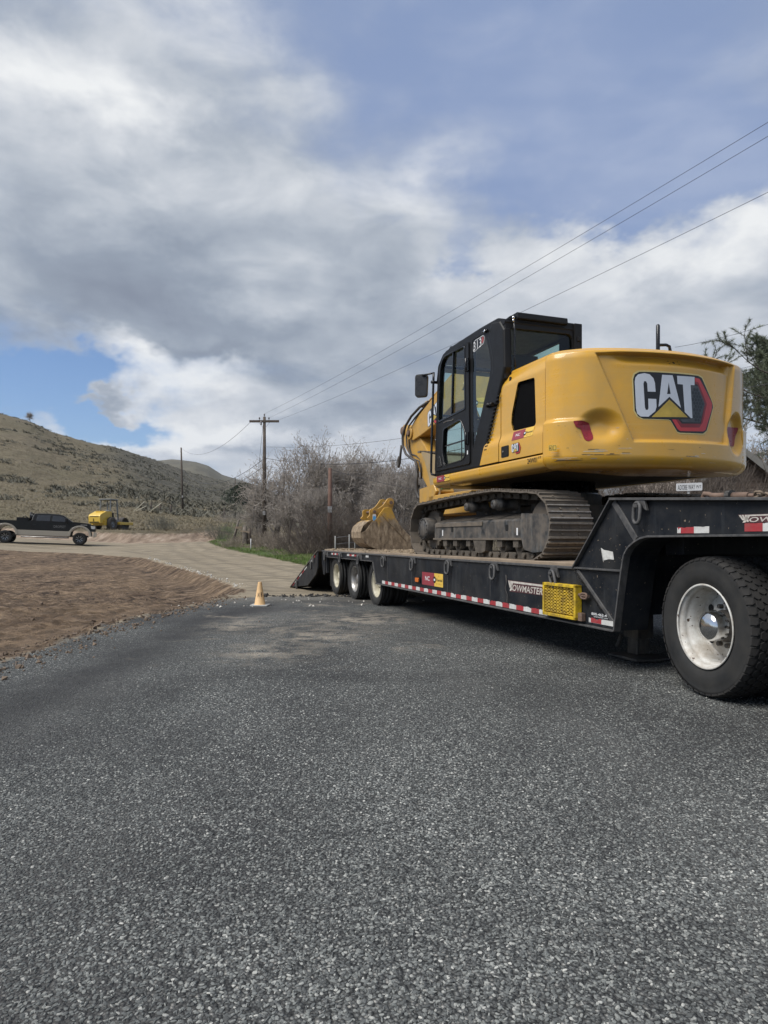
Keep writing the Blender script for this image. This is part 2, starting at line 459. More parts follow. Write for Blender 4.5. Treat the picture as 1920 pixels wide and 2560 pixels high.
# ------------------------------------------------------------------ terrain
def vnoise(x, y, seed=0):
    """smooth value noise on numpy arrays"""
    xi = np.floor(x).astype(np.int64); yi = np.floor(y).astype(np.int64); xf = x - xi; yf = y - yi
    def hsh(a, b):
        hh = (a * 374761393 + b * 668265263 + seed * 982451653) & 0x7fffffff
        hh = ((hh ^ (hh >> 13)) * 1274126177) & 0x7fffffff
        return ((hh ^ (hh >> 16)) & 0xffff) / 65535.0
    u = xf * xf * (3 - 2 * xf); v = yf * yf * (3 - 2 * yf)
    return (hsh(xi, yi) * (1 - u) + hsh(xi + 1, yi) * u) * (1 - v) + (hsh(xi, yi + 1) * (1 - u) + hsh(xi + 1, yi + 1) * u) * v
def fbm(x, y, oct_=4, seed=0):
    r = 0; a = .5; t = 0
    for i in range(oct_):
        r = r + a * vnoise(x, y, seed + i * 17); t += a; a *= .5; x = x * 2.03 + 7.1; y = y * 2.03 + 3.7
    return r / t - .5
def sstep(x, a, b):
    t = np.clip((x - a) / (b - a), 0, 1); return t * t * (3 - 2 * t)
def seg_dist(X, Y, poly, closed=True):
    d = np.full(X.shape, 1e9); m_ = len(poly)
    for i in range(m_ if closed else m_ - 1):
        x0, y0 = poly[i]; x1, y1 = poly[(i + 1) % m_]
        ex, ey = x1 - x0, y1 - y0; L2 = ex * ex + ey * ey + 1e-9
        t = np.clip(((X - x0) * ex + (Y - y0) * ey) / L2, 0, 1)
        d = np.minimum(d, np.hypot(X - x0 - t * ex, Y - y0 - t * ey))
    return d
def inside(X, Y, poly):
    r = np.zeros(X.shape, bool); m_ = len(poly); j = m_ - 1
    for i in range(m_):
        x0, y0 = poly[i]; x1, y1 = poly[j]
        c_ = ((y0 > Y) != (y1 > Y)) & (X < (x1 - x0) * (Y - y0) / (y1 - y0 + 1e-12) + x0)
        r ^= c_; j = i
    return r
def sdf(X, Y, poly): return np.where(inside(X, Y, poly), 1, -1) * seg_dist(X, Y, poly)

LOT = [(-3.9,-6),(-3.6,3),(-3.5,6.2),(-3.5,7.3),(-3.6,9.3),(-3.3,10.7),(-3.1,13.2),(-3.0,15.1),(-3.8,17.4),(-5.4,21),(-7.95,25.6),(-11,31),(-16,35.5),(-24,39.2),(-40,42),(-80,42),(-80,-6)]
ASPH = [(-3.9,-12),(-3.6,3),(-3.5,6.2),(-3.5,7.3),(-3.6,9.3),(-3.3,10.7),(-3.1,12.6),(-2.4,13.4),(-1.2,13.5),(.5,13.3),(4,13.2),(9,12.0),(16,9),(30,2),(30,-12)]
VERGE = [(-14.8,60),(-14.0,54),(-11.3,46),(-7.8,37),(-4.75,30),(-3.05,26),(0,23.3),(6,19.5),(12,15.5),(22,9),(60,-4),(400,-4),(400,420),(-60,420)]
HILLF = [(-400,50),(-60,52),(-34,53.5),(-27,53),(-20,53.5),(-17.5,57),(-15.8,62),(-14,66),(-10,66),(60,66),(400,66),(400,1500),(-900,1500),(-900,50)]
_PX = np.array([-900,-300,0,69,139,231,289,347,405,463,521,579,648,760,960,1300,2200.])
_EL = np.array([1010,1020,1038,1059,1088,1113,1122,1140,1161,1183,1199,1210,1234,1275,1310,1325,1330.])
_YC = np.array([250,255,260,262,268,285,300,320,345,380,415,450,520,600,700,700,700.])
def hill(X, Y):
    u = 960 + 1707 * X / np.maximum(Y, 1)
    e = (1347 - np.interp(u, _PX, _EL)) / 1707; yc = np.interp(u, _PX, _YC)
    zc = 1.13 + e * yc; y0 = 58.0; zb = 1.35
    t = (Y - y0) / (yc - y0); tc_ = np.clip(t, 0, 1)
    prof = tc_ * (.80 + .2 * tc_) - .035 * np.sin(tc_ * 2 * np.pi)
    z = (zc - zb) * prof
    over = np.maximum(t - 1, 0)
    z = z - (zc - zb) * np.minimum(over * over * 2.2 + over * .12, 1.1)
    gl = sstep(Y, 70, 140)
    z = z + gl * (fbm(X / 34, Y / 60, 4, 3) * 5.0 * sstep(1.35 - t, 0, .6) + fbm(X / 9, Y / 14, 3, 9) * 1.1)
    return z
TRACKS = [(-60, 46), (-30, 45), (-20, 44.2), (-13, 41), (-8, 34), (-4.5, 26), (-1.5, 19), (0, 13)], [(-14.5, 62), (-13.6, 54), (-11.8, 47), (-8.8, 39), (-5.5, 31), (-2, 23), (1.5, 15)]
def ruts(X, Y):
    r = np.zeros(X.shape)
    for k, tr in enumerate(TRACKS):
        d = seg_dist(X, Y, tr, closed=False) + fbm(X / 5, Y / 5, 2, 91 + k) * .5
        for o_, w_ in ((.85, .26), (1.9, .20), (2.8, .3)): r = np.maximum(r, np.exp(-((d - o_) / w_) ** 2) * (.75 + fbm(X / 2.5, Y / 2.5, 2, 17 + k)))
    return np.clip(r, 0, 1)
def terrain(X, Y):
    X = np.asarray(X, float); Y = np.asarray(Y, float)
    z = np.interp(Y, [-50, 13.4, 14.5, 17.4, 66, 2000], [0, 0, -.03, -.10, 1.20, 1.20])
    sl = sdf(X, Y, LOT)
    depth = .10 + .22 * sstep(Y, 12, 18) - .30 * sstep(Y, 26, 37)
    z = z - depth * sstep(sl, -.10, .65) + np.where(sl > 0, 1, 0) * sstep(sl, .3, 1.5) * (fbm(X / .9, Y / .5, 4, 21) * .13 + np.abs(fbm(X / .30, Y / .30, 3, 23)) * -.26 * sstep(28 - Y, 0, 8) + fbm(X / 4, Y / 3, 2, 5) * .10)
    # small crest of spoil on the lip of the bank and on the edge of the pavement
    z = z + .05 * np.exp(-((sl + .28) / .2) ** 2) * (Y > 15) * (.6 + fbm(X / .5, Y / .5, 3, 2) * 2)
    z = z + .045 * np.exp(-((sl - .10) / .16) ** 2) * (Y < 16) * (.5 + fbm(X / .25, Y / .25, 3, 8) * 3)
    # ruts on the dirt road
    rd = sstep(Y, 14, 18) * sstep(-sl, .4, 1.2)
    z = z + rd * (fbm(X / 3.5, Y / 1.3, 3, 31) * .06 + fbm(X / .7, Y / .4, 3, 33) * .02)
    z = z - rd * .05 * ruts(X, Y) * (Y < 66)
    z = z + .055 * np.clip(-X - 19, 0, 30) * sstep(Y, 33, 42) * (1 - sstep(Y, 52, 58))
    sh_ = sdf(X, Y, HILLF)
    z = z + .85 * sstep(sh_, -2.2, 1.2) * sstep(-X, 8, 18)
    z = z + np.where(Y > 57, hill(X, Y), 0) * sstep(Y, 57, 64)
    sv = sdf(X, Y, VERGE)
    z = z + np.where(sv > 0, sstep(sv, 0, 2.0) * (.08 + fbm(X / 1.3, Y / 1.3, 3, 44) * .16), 0)
    far = sstep(Y, 55, 75)
    z = z + far * fbm(X / 2.4, Y / 2.4, 3, 61) * .45
    # pavement is not a perfect plane
    z = z + fbm(X / 1.7, Y / 1.7, 3, 71) * .012 * (Y < 14)
    return z
def tz(x, y): return float(terrain(np.array([x]), np.array([y]))[0])

def ground_material():
    m_ = bpy.data.materials.new('ground_surface'); m_.use_nodes = True
    T = NT(m_.node_tree); b = m_.node_tree.nodes['Principled BSDF']
    P = T.new('ShaderNodeNewGeometry').outputs['Position']
    px, py, pz = T.sep(P)
    edge = T.math('SUBTRACT', T.noise(P, 3.2, 6, .7), .5)
    # -- chip seal
    v = T.voro(P, 98); v2 = T.voro(P, 135)
    chip = T.sep(v.outputs['Color'])[0]
    ccol = T.ramp(chip, [(0, (.060, .063, .062)), (.40, (.115, .120, .117)), (.72, (.180, .186, .179)), (.92, (.27, .272, .255)), (1, (.46, .45, .415))])
    pit = T.ramp(v.outputs['Distance'], [(.28, 1.0), (.66, .34)])
    ccol = T.mix(1.0, ccol, pit, 'MULTIPLY')
    patch = T.noise(P, .42, 5, .6, .5); patch2 = T.noise(T.mapping(P, scale=(2.2, .35, 1), rot=(0, 0, R_(-18))), .55, 4, .6)
    ccol = T.mix(T.mul(T.ramp(patch, [(.40, 1.0), (.56, 0.0)]), .62), ccol, (.034, .034, .035))
    ccol = T.mix(T.mul(T.ramp(patch2, [(.5, 0.0), (.70, 1.0)]), .35), ccol, (.150, .147, .138))
    wn_ = T.noise(P, 1.1, 4, .6)
    for w0, ww, st in ((1.10, .40, .85), (2.95, .42, .55)):      # worn wheel paths that follow the edge of the yard
        dd_ = T.math('DIVIDE', T.math('SUBTRACT', T.add(T.attr('sd_asph'), T.mul(wn_, .5)), w0 + .25), ww)
        ccol = T.mix(T.mul(T.math('EXPONENT', T.mul(dd_, dd_, -1.0)), T.ramp(wn_, [(.3, .3), (.6, 1.0)]), st), ccol, (.034, .034, .035))
    sand = T.mul(T.ramp(T.noise(P, 1.15, 5, .72, .6), [(.575, 0.0), (.68, 1.0)]), T.sstep(py, 5.0, 8.5))
    ccol = T.mix(T.mul(sand, .75), ccol, (.27, .235, .185))
    for cx_, cy_, rx_, ry_ in ((-1.15, 6.8, .42, .55), (-.75, 7.9, .55, .6), (-.35, 9.6, .7, .8), (-1.9, 9.0, .35, .7)):   # dust spilled by the loaders
        ee = T.add(T.math('POWER', T.math('DIVIDE', T.math('SUBTRACT', px, cx_), rx_), 2.0), T.math('POWER', T.math('DIVIDE', T.math('SUBTRACT', py, cy_), ry_), 2.0))
        ff = T.mul(T.math('EXPONENT', T.mul(ee, -1.0)), T.ramp(T.noise(P, 3.4, 5, .7), [(.42, 0.0), (.60, 1.0)]))
        ccol = T.mix(T.mul(ff, .85), ccol, (.36, .315, .25))
    dustfar = T.sstep(py, 11.3, 13.6)
    ccol = T.mix(T.mul(dustfar, T.ramp(T.noise(P, 1.8, 5, .7), [(.35, .2), (.65, .9)])), ccol, (.20, .185, .155))
    ch = T.math('MULTIPLY', v.outputs['Distance'], -1.0)
    cb = T.bump(ch, .9, .012)
    # -- torn-up lot: clawed brown soil with tracked furrows
    wob = T.noise(P, .45, 3, .5, col=True)
    Pw = T.vmath('ADD', P, T.vmath('MULTIPLY', wob, (1.4, 1.4, 0)))
    fur = T.noise(T.mapping(Pw, scale=(1.5, 2.6, 1), rot=(0, 0, R_(-5))), 1.7, 8, .70)
    lum = T.noise(T.mapping(P, scale=(.6, 1.5, 1)), 7, 8, .75)
    soil = T.ramp(T.add(T.mul(fur, .62), T.mul(lum, .38)), [(.40, (0.025, 0.016, 0.010)), (.47, (0.106, 0.070, 0.044)), (.54, (0.246, 0.170, 0.108)), (.66, (0.459, 0.338, 0.227))])  # darkest stops paint shade into the gaps between the clods
    pale = T.ramp(T.noise(P, .30, 4, .6), [(.42, 0.0), (.62, 1.0)])
    soil = T.mix(T.mul(pale, .26), soil, (0.469, 0.328, 0.199))
    soil = T.mix(T.mul(T.ramp(T.noise(P, .8, 4, .6), [(.55, 0.0), (.68, 1.0)]), .5), soil, (0.095, 0.059, 0.036))
    sb = T.bump(T.add(T.mul(fur, 1.0), T.mul(lum, .45)), 1.0, .30)
    # -- dirt road
    trk = T.noise(T.mapping(Pw, scale=(.22, 2.6, 1), rot=(0, 0, R_(14))), 1.0, 6, .6)
    road = T.ramp(T.add(T.mul(trk, .7), T.mul(T.noise(P, 14, 5, .7), .3)), [(.32, (0.125, 0.103, 0.071)), (.5, (0.235, 0.195, 0.136)), (.66, (0.325, 0.275, 0.200))])
    road = T.mix(T.mul(T.ramp(T.noise(T.mapping(Pw, scale=(.15, 1.7, 1), rot=(0, 0, R_(10))), .9, 5, .6), [(.60, 0.0), (.68, 1.0)]), .55), road, (0.100, 0.082, 0.057))
    road = T.mix(T.mul(T.attr('rut'), T.ramp(T.noise(P, .9, 5, .65), [(.35, .1), (.65, .62)])), road, (.105, .088, .064))
    rb = T.bump(T.add(trk, T.mul(T.noise(P, 30, 5, .7), .5)), .7, .05)
    # -- dry grass and sage slopes
    gn = T.noise(T.mapping(P, scale=(.5, 1.0, 1.4)), .9, 8, .68); gn2 = T.noise(P, .05, 5, .55); gn3 = T.noise(P, 2.6, 7, .7)
    gcol = T.ramp(T.add(T.mul(gn, .55), T.mul(gn3, .45)), [(.34, (0.072, 0.057, 0.033)), (.48, (0.162, 0.132, 0.083)), (.60, (0.246, 0.205, 0.134)), (.74, (0.360, 0.305, 0.209))])
    gcol = T.mix(1.0, gcol, (.84, .84, .82), 'MULTIPLY')
    green = T.ramp(T.noise(T.mapping(P, scale=(.6, .3, 1)), .09, 5, .6), [(.46, 0.0), (.62, 1.0)])
    gcol = T.mix(T.mul(green, .30), gcol, (.105, .100, .052))
    ridge = T.mul(T.attr('ridge'), 1.0)
    sage = T.ramp(T.add(T.mul(T.noise(T.mapping(P, scale=(.35, 1, 2)), .62, 7, .7), .8), T.mul(gn, .2)), [(.38, (0.041, 0.039, 0.029)), (.52, (0.094, 0.085, 0.062)), (.64, (0.174, 0.155, 0.116))])
    gcol = T.mix(ridge, gcol, sage)
    verge = T.mul(T.attr('lush'), T.ramp(T.noise(P, .55, 5, .65), [(.40, 0.0), (.56, 1.0)]))
    gcol = T.mix(verge, gcol, T.mix(gn3, (.045, .075, .014), (.10, .15, .035)))
    gb = T.bump(T.add(gn, gn3), 1.0, .35)
    # -- cut bank: raw pinkish soil raked down the slope
    bk = T.noise(T.mapping(P, scale=(3.4, .6, .4), rot=(0, 0, R_(-28))), .8, 6, .65)
    bank = T.ramp(bk, [(.36, (.135, .095, .066)), (.52, (.25, .185, .132)), (.68, (.38, .305, .235))])
    def msk(name, w, lo=-.02, hi=.02):
        return T.sstep(T.add(T.attr(name), T.mul(edge, w)), lo, hi)
    mg = T.math('MAXIMUM', msk('sd_hill', 1.6, -.3, .3), msk('sd_verge', 1.3, -.12, .12))
    mb_ = msk('sd_bank', 1.4, -.3, .4); ml = msk('sd_lot', .45, -.05, .05); ma = msk('sd_asph', .55, -.10, .10)
    col = T.mix(mb_, road, bank); col = T.mix(mg, col, gcol); col = T.mix(ml, col, soil); col = T.mix(ma, col, ccol)
    T.L.new(col, b.inputs['Base Color'])
    def mixn(f, a, c):
        n = T.new('ShaderNodeMix', data_type='VECTOR'); T.set(n.inputs[0], f); T.set(n.inputs[4], a); T.set(n.inputs[5], c); return n.outputs[1]
    T.L.new(mixn(ma, mixn(ml, mixn(mg, rb, gb), sb), cb), b.inputs['Normal'])
    b.inputs['Roughness'].default_value = .88; b.inputs['Specular IOR Level'].default_value = .30
    return m_
M_GROUND = ground_material()

def build_ground():
    az_ = np.radians(np.concatenate([np.linspace(-88, -36, 60, endpoint=False), np.linspace(-36, 36, 400), np.linspace(36.8, 88, 55)]))
    rr = np.concatenate([np.geomspace(.35, 8, 90, endpoint=False), np.geomspace(8, 75, 330, endpoint=False), np.geomspace(75, 900, 190)])
    A, RR = np.meshgrid(az_, rr); X = RR * np.sin(A); Y = RR * np.cos(A) - .2
    Z = terrain(X, Y)
    na, nr = len(az_), len(rr)
    idx = np.arange(na * nr).reshape(nr, na)
    F = np.stack([idx[:-1, :-1], idx[:-1, 1:], idx[1:, 1:], idx[1:, :-1]], -1).reshape(-1, 4)
    V = np.stack([X, Y, Z], -1).reshape(-1, 3)
    x, y = V[:, 0], V[:, 1]
    at = {'sd_lot': sdf(x, y, LOT), 'sd_asph': sdf(x, y, ASPH), 'sd_verge': sdf(x, y, VERGE), 'sd_hill': sdf(x, y, HILLF)}
    at['sd_bank'] = np.where(x < -12, at['sd_hill'] + 3.2, -9)
    u = 960 + 1707 * x / np.maximum(y, 1)
    rg = sstep(u + (y - 120) * .55 + fbm(x / 20, y / 30, 3, 5) * 90, 250, 400) * sstep(y, 95, 150)
    at['ridge'] = rg
    at['rut'] = np.where(y < 70, ruts(x, y), 0)
    at['lush'] = np.exp(-((at['sd_verge'] - .7) / .9) ** 2)
    fx, fy = V[F].mean(1)[:, 0], V[F].mean(1)[:, 1]
    cls = np.full(len(F), 1)
    cls[(sdf(fx, fy, HILLF) > 0)] = 3
    cls[(sdf(fx, fy, VERGE) > 0) & (fy < 66)] = 4
    cls[sdf(fx, fy, LOT) > 0] = 2
    cls[sdf(fx, fy, ASPH) > 0] = 0
    names = ['paved_yard', 'dirt_road', 'dirt_lot', 'hill', 'grass_verge']
    for k, nm in enumerate(names):
        f = F[cls == k]
        used = np.unique(f); remap = np.full(len(V), -1); remap[used] = np.arange(len(used))
        me = bpy.data.meshes.new(nm); me.from_pydata(V[used].tolist(), [], remap[f].tolist())
        me.polygons.foreach_set('use_smooth', [True] * len(me.polygons))
        for an, av in at.items():
            a_ = me.attributes.new(an, 'FLOAT', 'POINT'); a_.data.foreach_set('value', av[used].astype(np.float32))
        me.materials.append(M_GROUND); me.update()
        structure(tag_obj(nm, me))
    # the rest of the ground behind the camera and out to the sides
    me = bpy.data.meshes.new('ground')
    me.from_pydata([(-3000, -3000, -.6), (3000, -3000, -.6), (3000, 3000, -.6), (-3000, 3000, -.6)], [], [(0, 1, 2, 3)])
    me.materials.append(pm('far_soil', (.17, .145, .10), .9, var=.3, vscale=.05)); structure(tag_obj('ground', me))
    me = bpy.data.meshes.new('yard')
    q = []
    me.from_pydata([(-60, -40, -.012), (60, -40, -.012), (60, .2, -.012), (-60, .2, -.012)], [], [(0, 1, 2, 3)])
    me.materials.append(pm('yard_chip_seal', (.05, .05, .05), .9, var=.3, vscale=2)); structure(tag_obj('yard', me))
def tag_obj(nm, me):
    o = bpy.data.objects.new(nm, me); COL.objects.link(o); return o
build_ground()

# far hills: a darker ridge behind the slope and the mountain across the valley
def far_ridge(name, pts, Y, depth, col, seed):
    n = 160; xs = np.linspace(pts[0][0], pts[-1][0], n)
    ys = np.interp(xs, [p[0] for p in pts], [p[1] for p in pts])
    V = []; F = []
    rows = 14
    for j in range(rows):
        t = j / (rows - 1)
        for i in range(n):
            X0 = (xs[i] - 960) / 1707 * Y; z0 = 1.13 + (1347 - ys[i]) / 1707 * Y
            X = X0 * (1 + (t - .5) * depth / Y); yy = Y + (t - .5) * depth
            prof = math.sin(math.pi * t) ** .8
            nz = float(fbm(np.array([X / (Y * .06)]), np.array([yy / (Y * .06)]), 4, seed)[0])
            V.append((X, yy, -5 + (z0 + 5) * prof * (1 + nz * .10 * (1 - prof * .6))))
    for j in range(rows - 1):
        for i in range(n - 1):
            a = j * n + i; F.append((a, a + 1, a + n + 1, a + n))
    me = bpy.data.meshes.new(name); me.from_pydata(V, [], F); me.polygons.foreach_set('use_smooth', [True] * len(F))
    me.materials.append(col); return structure(tag_obj(name, me))
M_FAR1 = pm('far_slope_grass', (.115, .105, .075), .95, var=.35, vscale=.02, dirt=((.06, .058, .045), .6, .06, .15))
M_FAR2 = pm('mountain_slope', (.10, .095, .080), .95, var=.3, vscale=.004, dirt=((.055, .055, .05), .6, .01, .15))
far_ridge('far_hill', [(330, 1230), (385, 1156), (430, 1153), (490, 1158), (520, 1168), (555, 1190), (610, 1205), (650, 1216), (720, 1252), (820, 1290), (1000, 1320), (1200, 1340)], 900, 500, M_FAR1, 12)
far_ridge('mountain', [(600, 1330), (780, 1290), (860, 1245), (900, 1205), (955, 1188), (1000, 1182), (1030, 1190), (1075, 1204), (1120, 1196), (1200, 1215), (1400, 1190), (1700, 1205), (2000, 1250), (2400, 1330)], 3600, 1800, M_FAR2, 40)
# ------------------------------------------------------------------ lowboy trailer
YO, YF = -3.71, -6.30           # near and far side of the trailer in its own frame
TB = (9.5, -5.0, 0.0)
trailer = thing('lowboy_trailer', 'long black lowboy trailer with plank deck carrying the excavator', 'trailer', L2W(*TB), ALPHA, base=TB)

def oval_link(mb, c, L, w, r, u, v, n=7, mi=0, k=5):
    """chain link: stadium centre c, long axis u, short axis v"""
    c = Vector(c); u = Vector(u).normalized(); v = Vector(v).normalized(); pts = []
    hl = L / 2 - w / 2
    for i in range(k + 1):
        a = math.pi * i / k; pts.append(c + u * (hl + math.sin(a) * w / 2) + v * (math.cos(a) * w / 2))
    for i in range(k + 1):
        a = math.pi * i / k; pts.append(c - u * (hl + math.sin(a) * w / 2) - v * (math.cos(a) * w / 2))
    mb.tube(pts, r, n, mi, closed=True)

# near and far side beams
for side, yo, yi in (('near', YO, -1), ('far', YF, 1)):
    s_ = 1 if side == 'near' else -1           # direction that points out of the trailer
    b = MB()
    beam = [(5.27, .862), (4.735, .41), (4.705, .372), (10.77, .392), (10.80, .42), (10.965, .735), (11.02, .757), (14.12, .757), (14.12, .868), (5.27, .868)]
    b.prism(beam, XZ, yo - s_ * .034, yo - s_ * .018)
    b.build('side_beam', M_TRL, trailer, bevel=.003)
    b = MB()
    b.box((5.25, min(yo, yo - s_ * .09), .852), (14.44, max(yo, yo - s_ * .09), .876))
    b.bar((4.70, yo - s_ * .03, .362), (10.78, yo - s_ * .03, .384), .09, .017)
    b.bar((10.78, yo - s_ * .035, .384), (10.975, yo - s_ * .035, .742), .07, .012, up=(-.4, 0, .2))
    b.bar((10.975, yo - s_ * .035, .748), (14.12, yo - s_ * .035, .748), .075, .014)
    for x in (13.93, 12.93, 11.62): b.box((x - .05, min(yo - s_ * .022, yo - s_ * .002), .757), (x + .05, max(yo - s_ * .022, yo - s_ * .002), .852))
    for x in (9.22, 6.86, 8.0, 10.25): b.box((x - .004, min(yo - s_ * .019, yo - s_ * .013), .40), (x + .004, max(yo - s_ * .019, yo - s_ * .013), .852))
    b.build('edge_flange', M_TRLE, trailer, bevel=.003)

# gooseneck sides with their stiffening ribs
GN = [(5.27, .876), (4.75, 1.452), (1.2, 1.262), (1.2, 1.17), (4.3, 1.155), (4.385, 1.140), (4.443, 1.116), (4.500, 1.083), (4.532, 1.060), (4.560, 1.025), (4.577, .998), (4.608, .868), (4.697, .372), (4.735, .41), (5.27, .862)]
for yo, s_ in ((YO, 1), (YF, -1)):
    b = MB(); b.prism(GN, XZ, yo - s_ * .045, yo - s_ * .030); b.build('gooseneck_side', M_TRL, trailer, bevel=.003)
    b = MB(); ym = yo - s_ * .025
    def rib(p, q, w=.05, t=.014, y=ym, bb=None): (bb or b).bar((p[0], y, p[1]), (q[0], y, q[1]), w, t, up=(-(q[1] - p[1]), 0, q[0] - p[0]))
    rib((5.28, .865), (4.75, 1.462), .07); rib((4.75, 1.464), (1.2, 1.272), .085, .02)
    rib((5.262, .866), (4.60, .866), .05, .016)
    rib((4.735, 1.44), (4.46, 1.125), .014, .055); rib((5.25, .84), (4.75, .42), .014, .06)
    cur = [(1.2, 1.163), (4.3, 1.148), (4.385, 1.133), (4.443, 1.109), (4.500, 1.076), (4.532, 1.053), (4.560, 1.018), (4.577, .991), (4.608, .862), (4.700, .362)]
    for p, q in zip(cur[:-1], cur[1:]): rib(p, q, .07, .016)
    b.build('gooseneck_rib', M_TRLE, trailer, bevel=.002)
    b = MB()   # box section behind the curve: its face closes the front of the beam
    pts2 = cur
    for p, q in zip(pts2[:-1], pts2[1:]):
        b.mesh([(p[0] - .004, yo - s_ * .06, p[1]), (q[0] - .004, yo - s_ * .06, q[1]), (q[0] - .004, yo - s_ * .34, q[1]), (p[0] - .004, yo - s_ * .34, p[1])], [(0, 1, 2, 3)])
    b.prism(GN, XZ, yo - s_ * .34, yo - s_ * .33)
    b.build('gooseneck_web', M_TRL, trailer)
b = MB()
b.mesh([(4.75, YO - .05, 1.455), (1.2, YO - .05, 1.265), (1.2, YF + .05, 1.265), (4.75, YF + .05, 1.455), (4.75, YO - .05, 1.43), (1.2, YO - .05, 1.24), (1.2, YF + .05, 1.24), (4.75, YF + .05, 1.43)], [(0,1,2,3),(7,6,5,4),(0,4,5,1),(2,6,7,3),(0,3,7,4),(1,5,6,2)])
b.box((4.72, YF + .35, .48), (5.2, YO - .35, 1.10)); b.box((4.3, YF + .35, 1.0), (4.5, YO - .35, 1.42))
b.build('gooseneck_deck', M_TRL, trailer, bevel=.004)
b = MB()   # sloped front of the deck well
b.mesh([(5.26, YO - .05, .88), (4.76, YO - .05, 1.45), (4.76, YF + .05, 1.45), (5.26, YF + .05, .88)], [(0, 1, 2, 3)])
b.build('well_front_plate', M_UND, trailer)
# cross-members and centre beams
b = MB()
for yy in (-4.55, -5.45): b.box((5.2, yy - .06, .42), (14.0, yy + .06, .84))
for i in range(15): b.box((5.5 + i * .6, YF + .05, .72), (5.56 + i * .6, YO - .05, .848))
b.build('cross_frame', M_UND, trailer)

# deck planks, laid lengthways
NPL = 11; pw = (YO - .06 - (YF + .06)) / NPL
base_pl = []
for v_ in range(3):
    b = MB(); w = pw / 2 - .005; L = 3.03; n = 14
    rg = random.Random(v_)
    top = []; prof = [(-w, .0), (-w, .030), (-w + .006, .036), (w - .006, .036), (w, .030), (w, 0)]
    k0 = len(b.v)
    for i in range(n + 1):
        x = -L / 2 + L * i / n; jz = rg.uniform(-.002, .002); jw = rg.uniform(-.004, .004)
        b.addv([(x, y + (jw if abs(y) > .05 else 0), z + (jz if z > .01 else 0)) for y, z in prof])
    for i in range(n):
        for j in range(5): b.face((k0 + i * 6 + j, k0 + i * 6 + j + 1, k0 + i * 6 + j + 7, k0 + i * 6 + j + 6), 0)
    b.face([k0 + j for j in range(6)]); b.face([k0 + n * 6 + j for j in range(6)][::-1])
    base_pl.append(b)
first = {}
for seg_i in range(3):
    for j in range(NPL):
        v_ = (j * 2 + seg_i) % 3
        if v_ not in first:
            o = base_pl[v_].build('plank', M_WOOD, trailer, base=(0, 0, 0)); first[v_] = o
        else:
            o = first[v_].copy(); COL.objects.link(o); o.parent = trailer
        x = 5.28 + 1.52 + seg_i * 3.045; y = YF + .06 + pw * (j + .5)
        o.location = (x - TB[0], y - TB[1], .868 + random.uniform(-.004, .006)); o.rotation_euler = (random.uniform(-.012, .012), random.uniform(-.002, .002), 0)
# rough litter of splinters and mud along the rear of the deck
b = MB(); rg = random.Random(3)
for i in range(900):
    x = rg.uniform(9.3, 14.3); y = YF + .1 + (YO - YF - .18) * (rg.random() ** .6); L = rg.uniform(.02, .16); w = rg.uniform(.006, .022); hh = rg.uniform(.003, .016); a = rg.gauss(0, .5)
    M = Matrix.Translation((x, y, .905 + hh / 2)) @ Matrix.Rotation(a, 4, 'Z')
    b.box((-L / 2, -w, -hh), (L / 2, w, hh), 0, M)
o = b.build('deck_litter', [pm('splinter_litter', (.30, .235, .16), .9, var=.4, vscale=12)], trailer); o['kind'] = 'stuff'

# tie-down rings with their hanging brackets
RINGX = [(14.08, .835, .67), (12.914, .83, .674), (11.719, .829, .673), (10.374, .837, .667), (9.125, .835, .674), (7.915, .842, .671), (6.728, .839, .667), (5.577, .825, .672), (4.385, 1.41, 1.24)]
ringm = None
for i, (x, zt, zb) in enumerate(RINGX):
    tilt = .42 if i == 7 else 0
    g = MB()
    g.prism([(x + .055, zt + .028), (x - .055, zt + .028), (x - .085, zt - .06), (x - .06, zt - .05), (x + .0, zt + .0)], XZ, YO - .012, YO + .012)
    g.box((x - .022, YO - .01, zt - .035), (x + .022, YO + .05, zt - .01))
    bk = g.build('ring_bracket', M_TRLE, trailer, bevel=.002)
    if ringm is None:
        r = MB(); oval_link(r, (0, 0, -.06), .165, .088, .0145, (0, 0, 1), (1, 0, 0), 8)
        o = r.build('tie_down_ring', M_TRLE, trailer, base=(0, 0, 0)); ringm = o
    else:
        o = ringm.copy(); COL.objects.link(o); o.parent = trailer
    o.location = (x - TB[0], YO + .030 - TB[1], zt - .018 ); o.rotation_euler = (random.uniform(-.1, .1), tilt + random.uniform(-.05, .05), random.uniform(-.15, .15))
# ring on the ramp
o = ringm.copy(); COL.objects.link(o); o.parent = trailer; o.location = (14.98 - TB[0], -3.60 - TB[1], .60)

# reflective tape with torn upper edges
def tape(x0, x1, z0, z1, n, start, name='reflective_tape', torn=.008, y=YO - .0155, slope=0.0):
    b = MB(); rg = random.Random(int(x0 * 100)); w = (x1 - x0) / n
    for i in range(n):
        a, c_ = x0 + i * w, x0 + (i + 1) * w; mi = (i + start) % 2
        k = 5; pts = [(a, z0 + slope * (a - x0)), (c_ - .001 * (1 if w > 0 else -1), z0 + slope * (c_ - x0))]
        for j in range(k + 1):
            t = 1 - j / k; px = a + (c_ - a) * t
            pts.append((px, z1 + slope * (px - x0) - (rg.random() ** 2) * torn * (2.2 if rg.random() < .2 else 1)))
        b.sheet(pts, XZ, y, mi)
    return b.build(name, [M_TAPEW, M_TAPER], trailer)
tape(10.52, 5.71, .400, .452, 33, 0, slope=.0035)
tape(5.06, 4.73, .396, .440, 1, 0, torn=.012); tape(5.03, 4.885, .398, .440, 1, 1, y=YO - .0145)
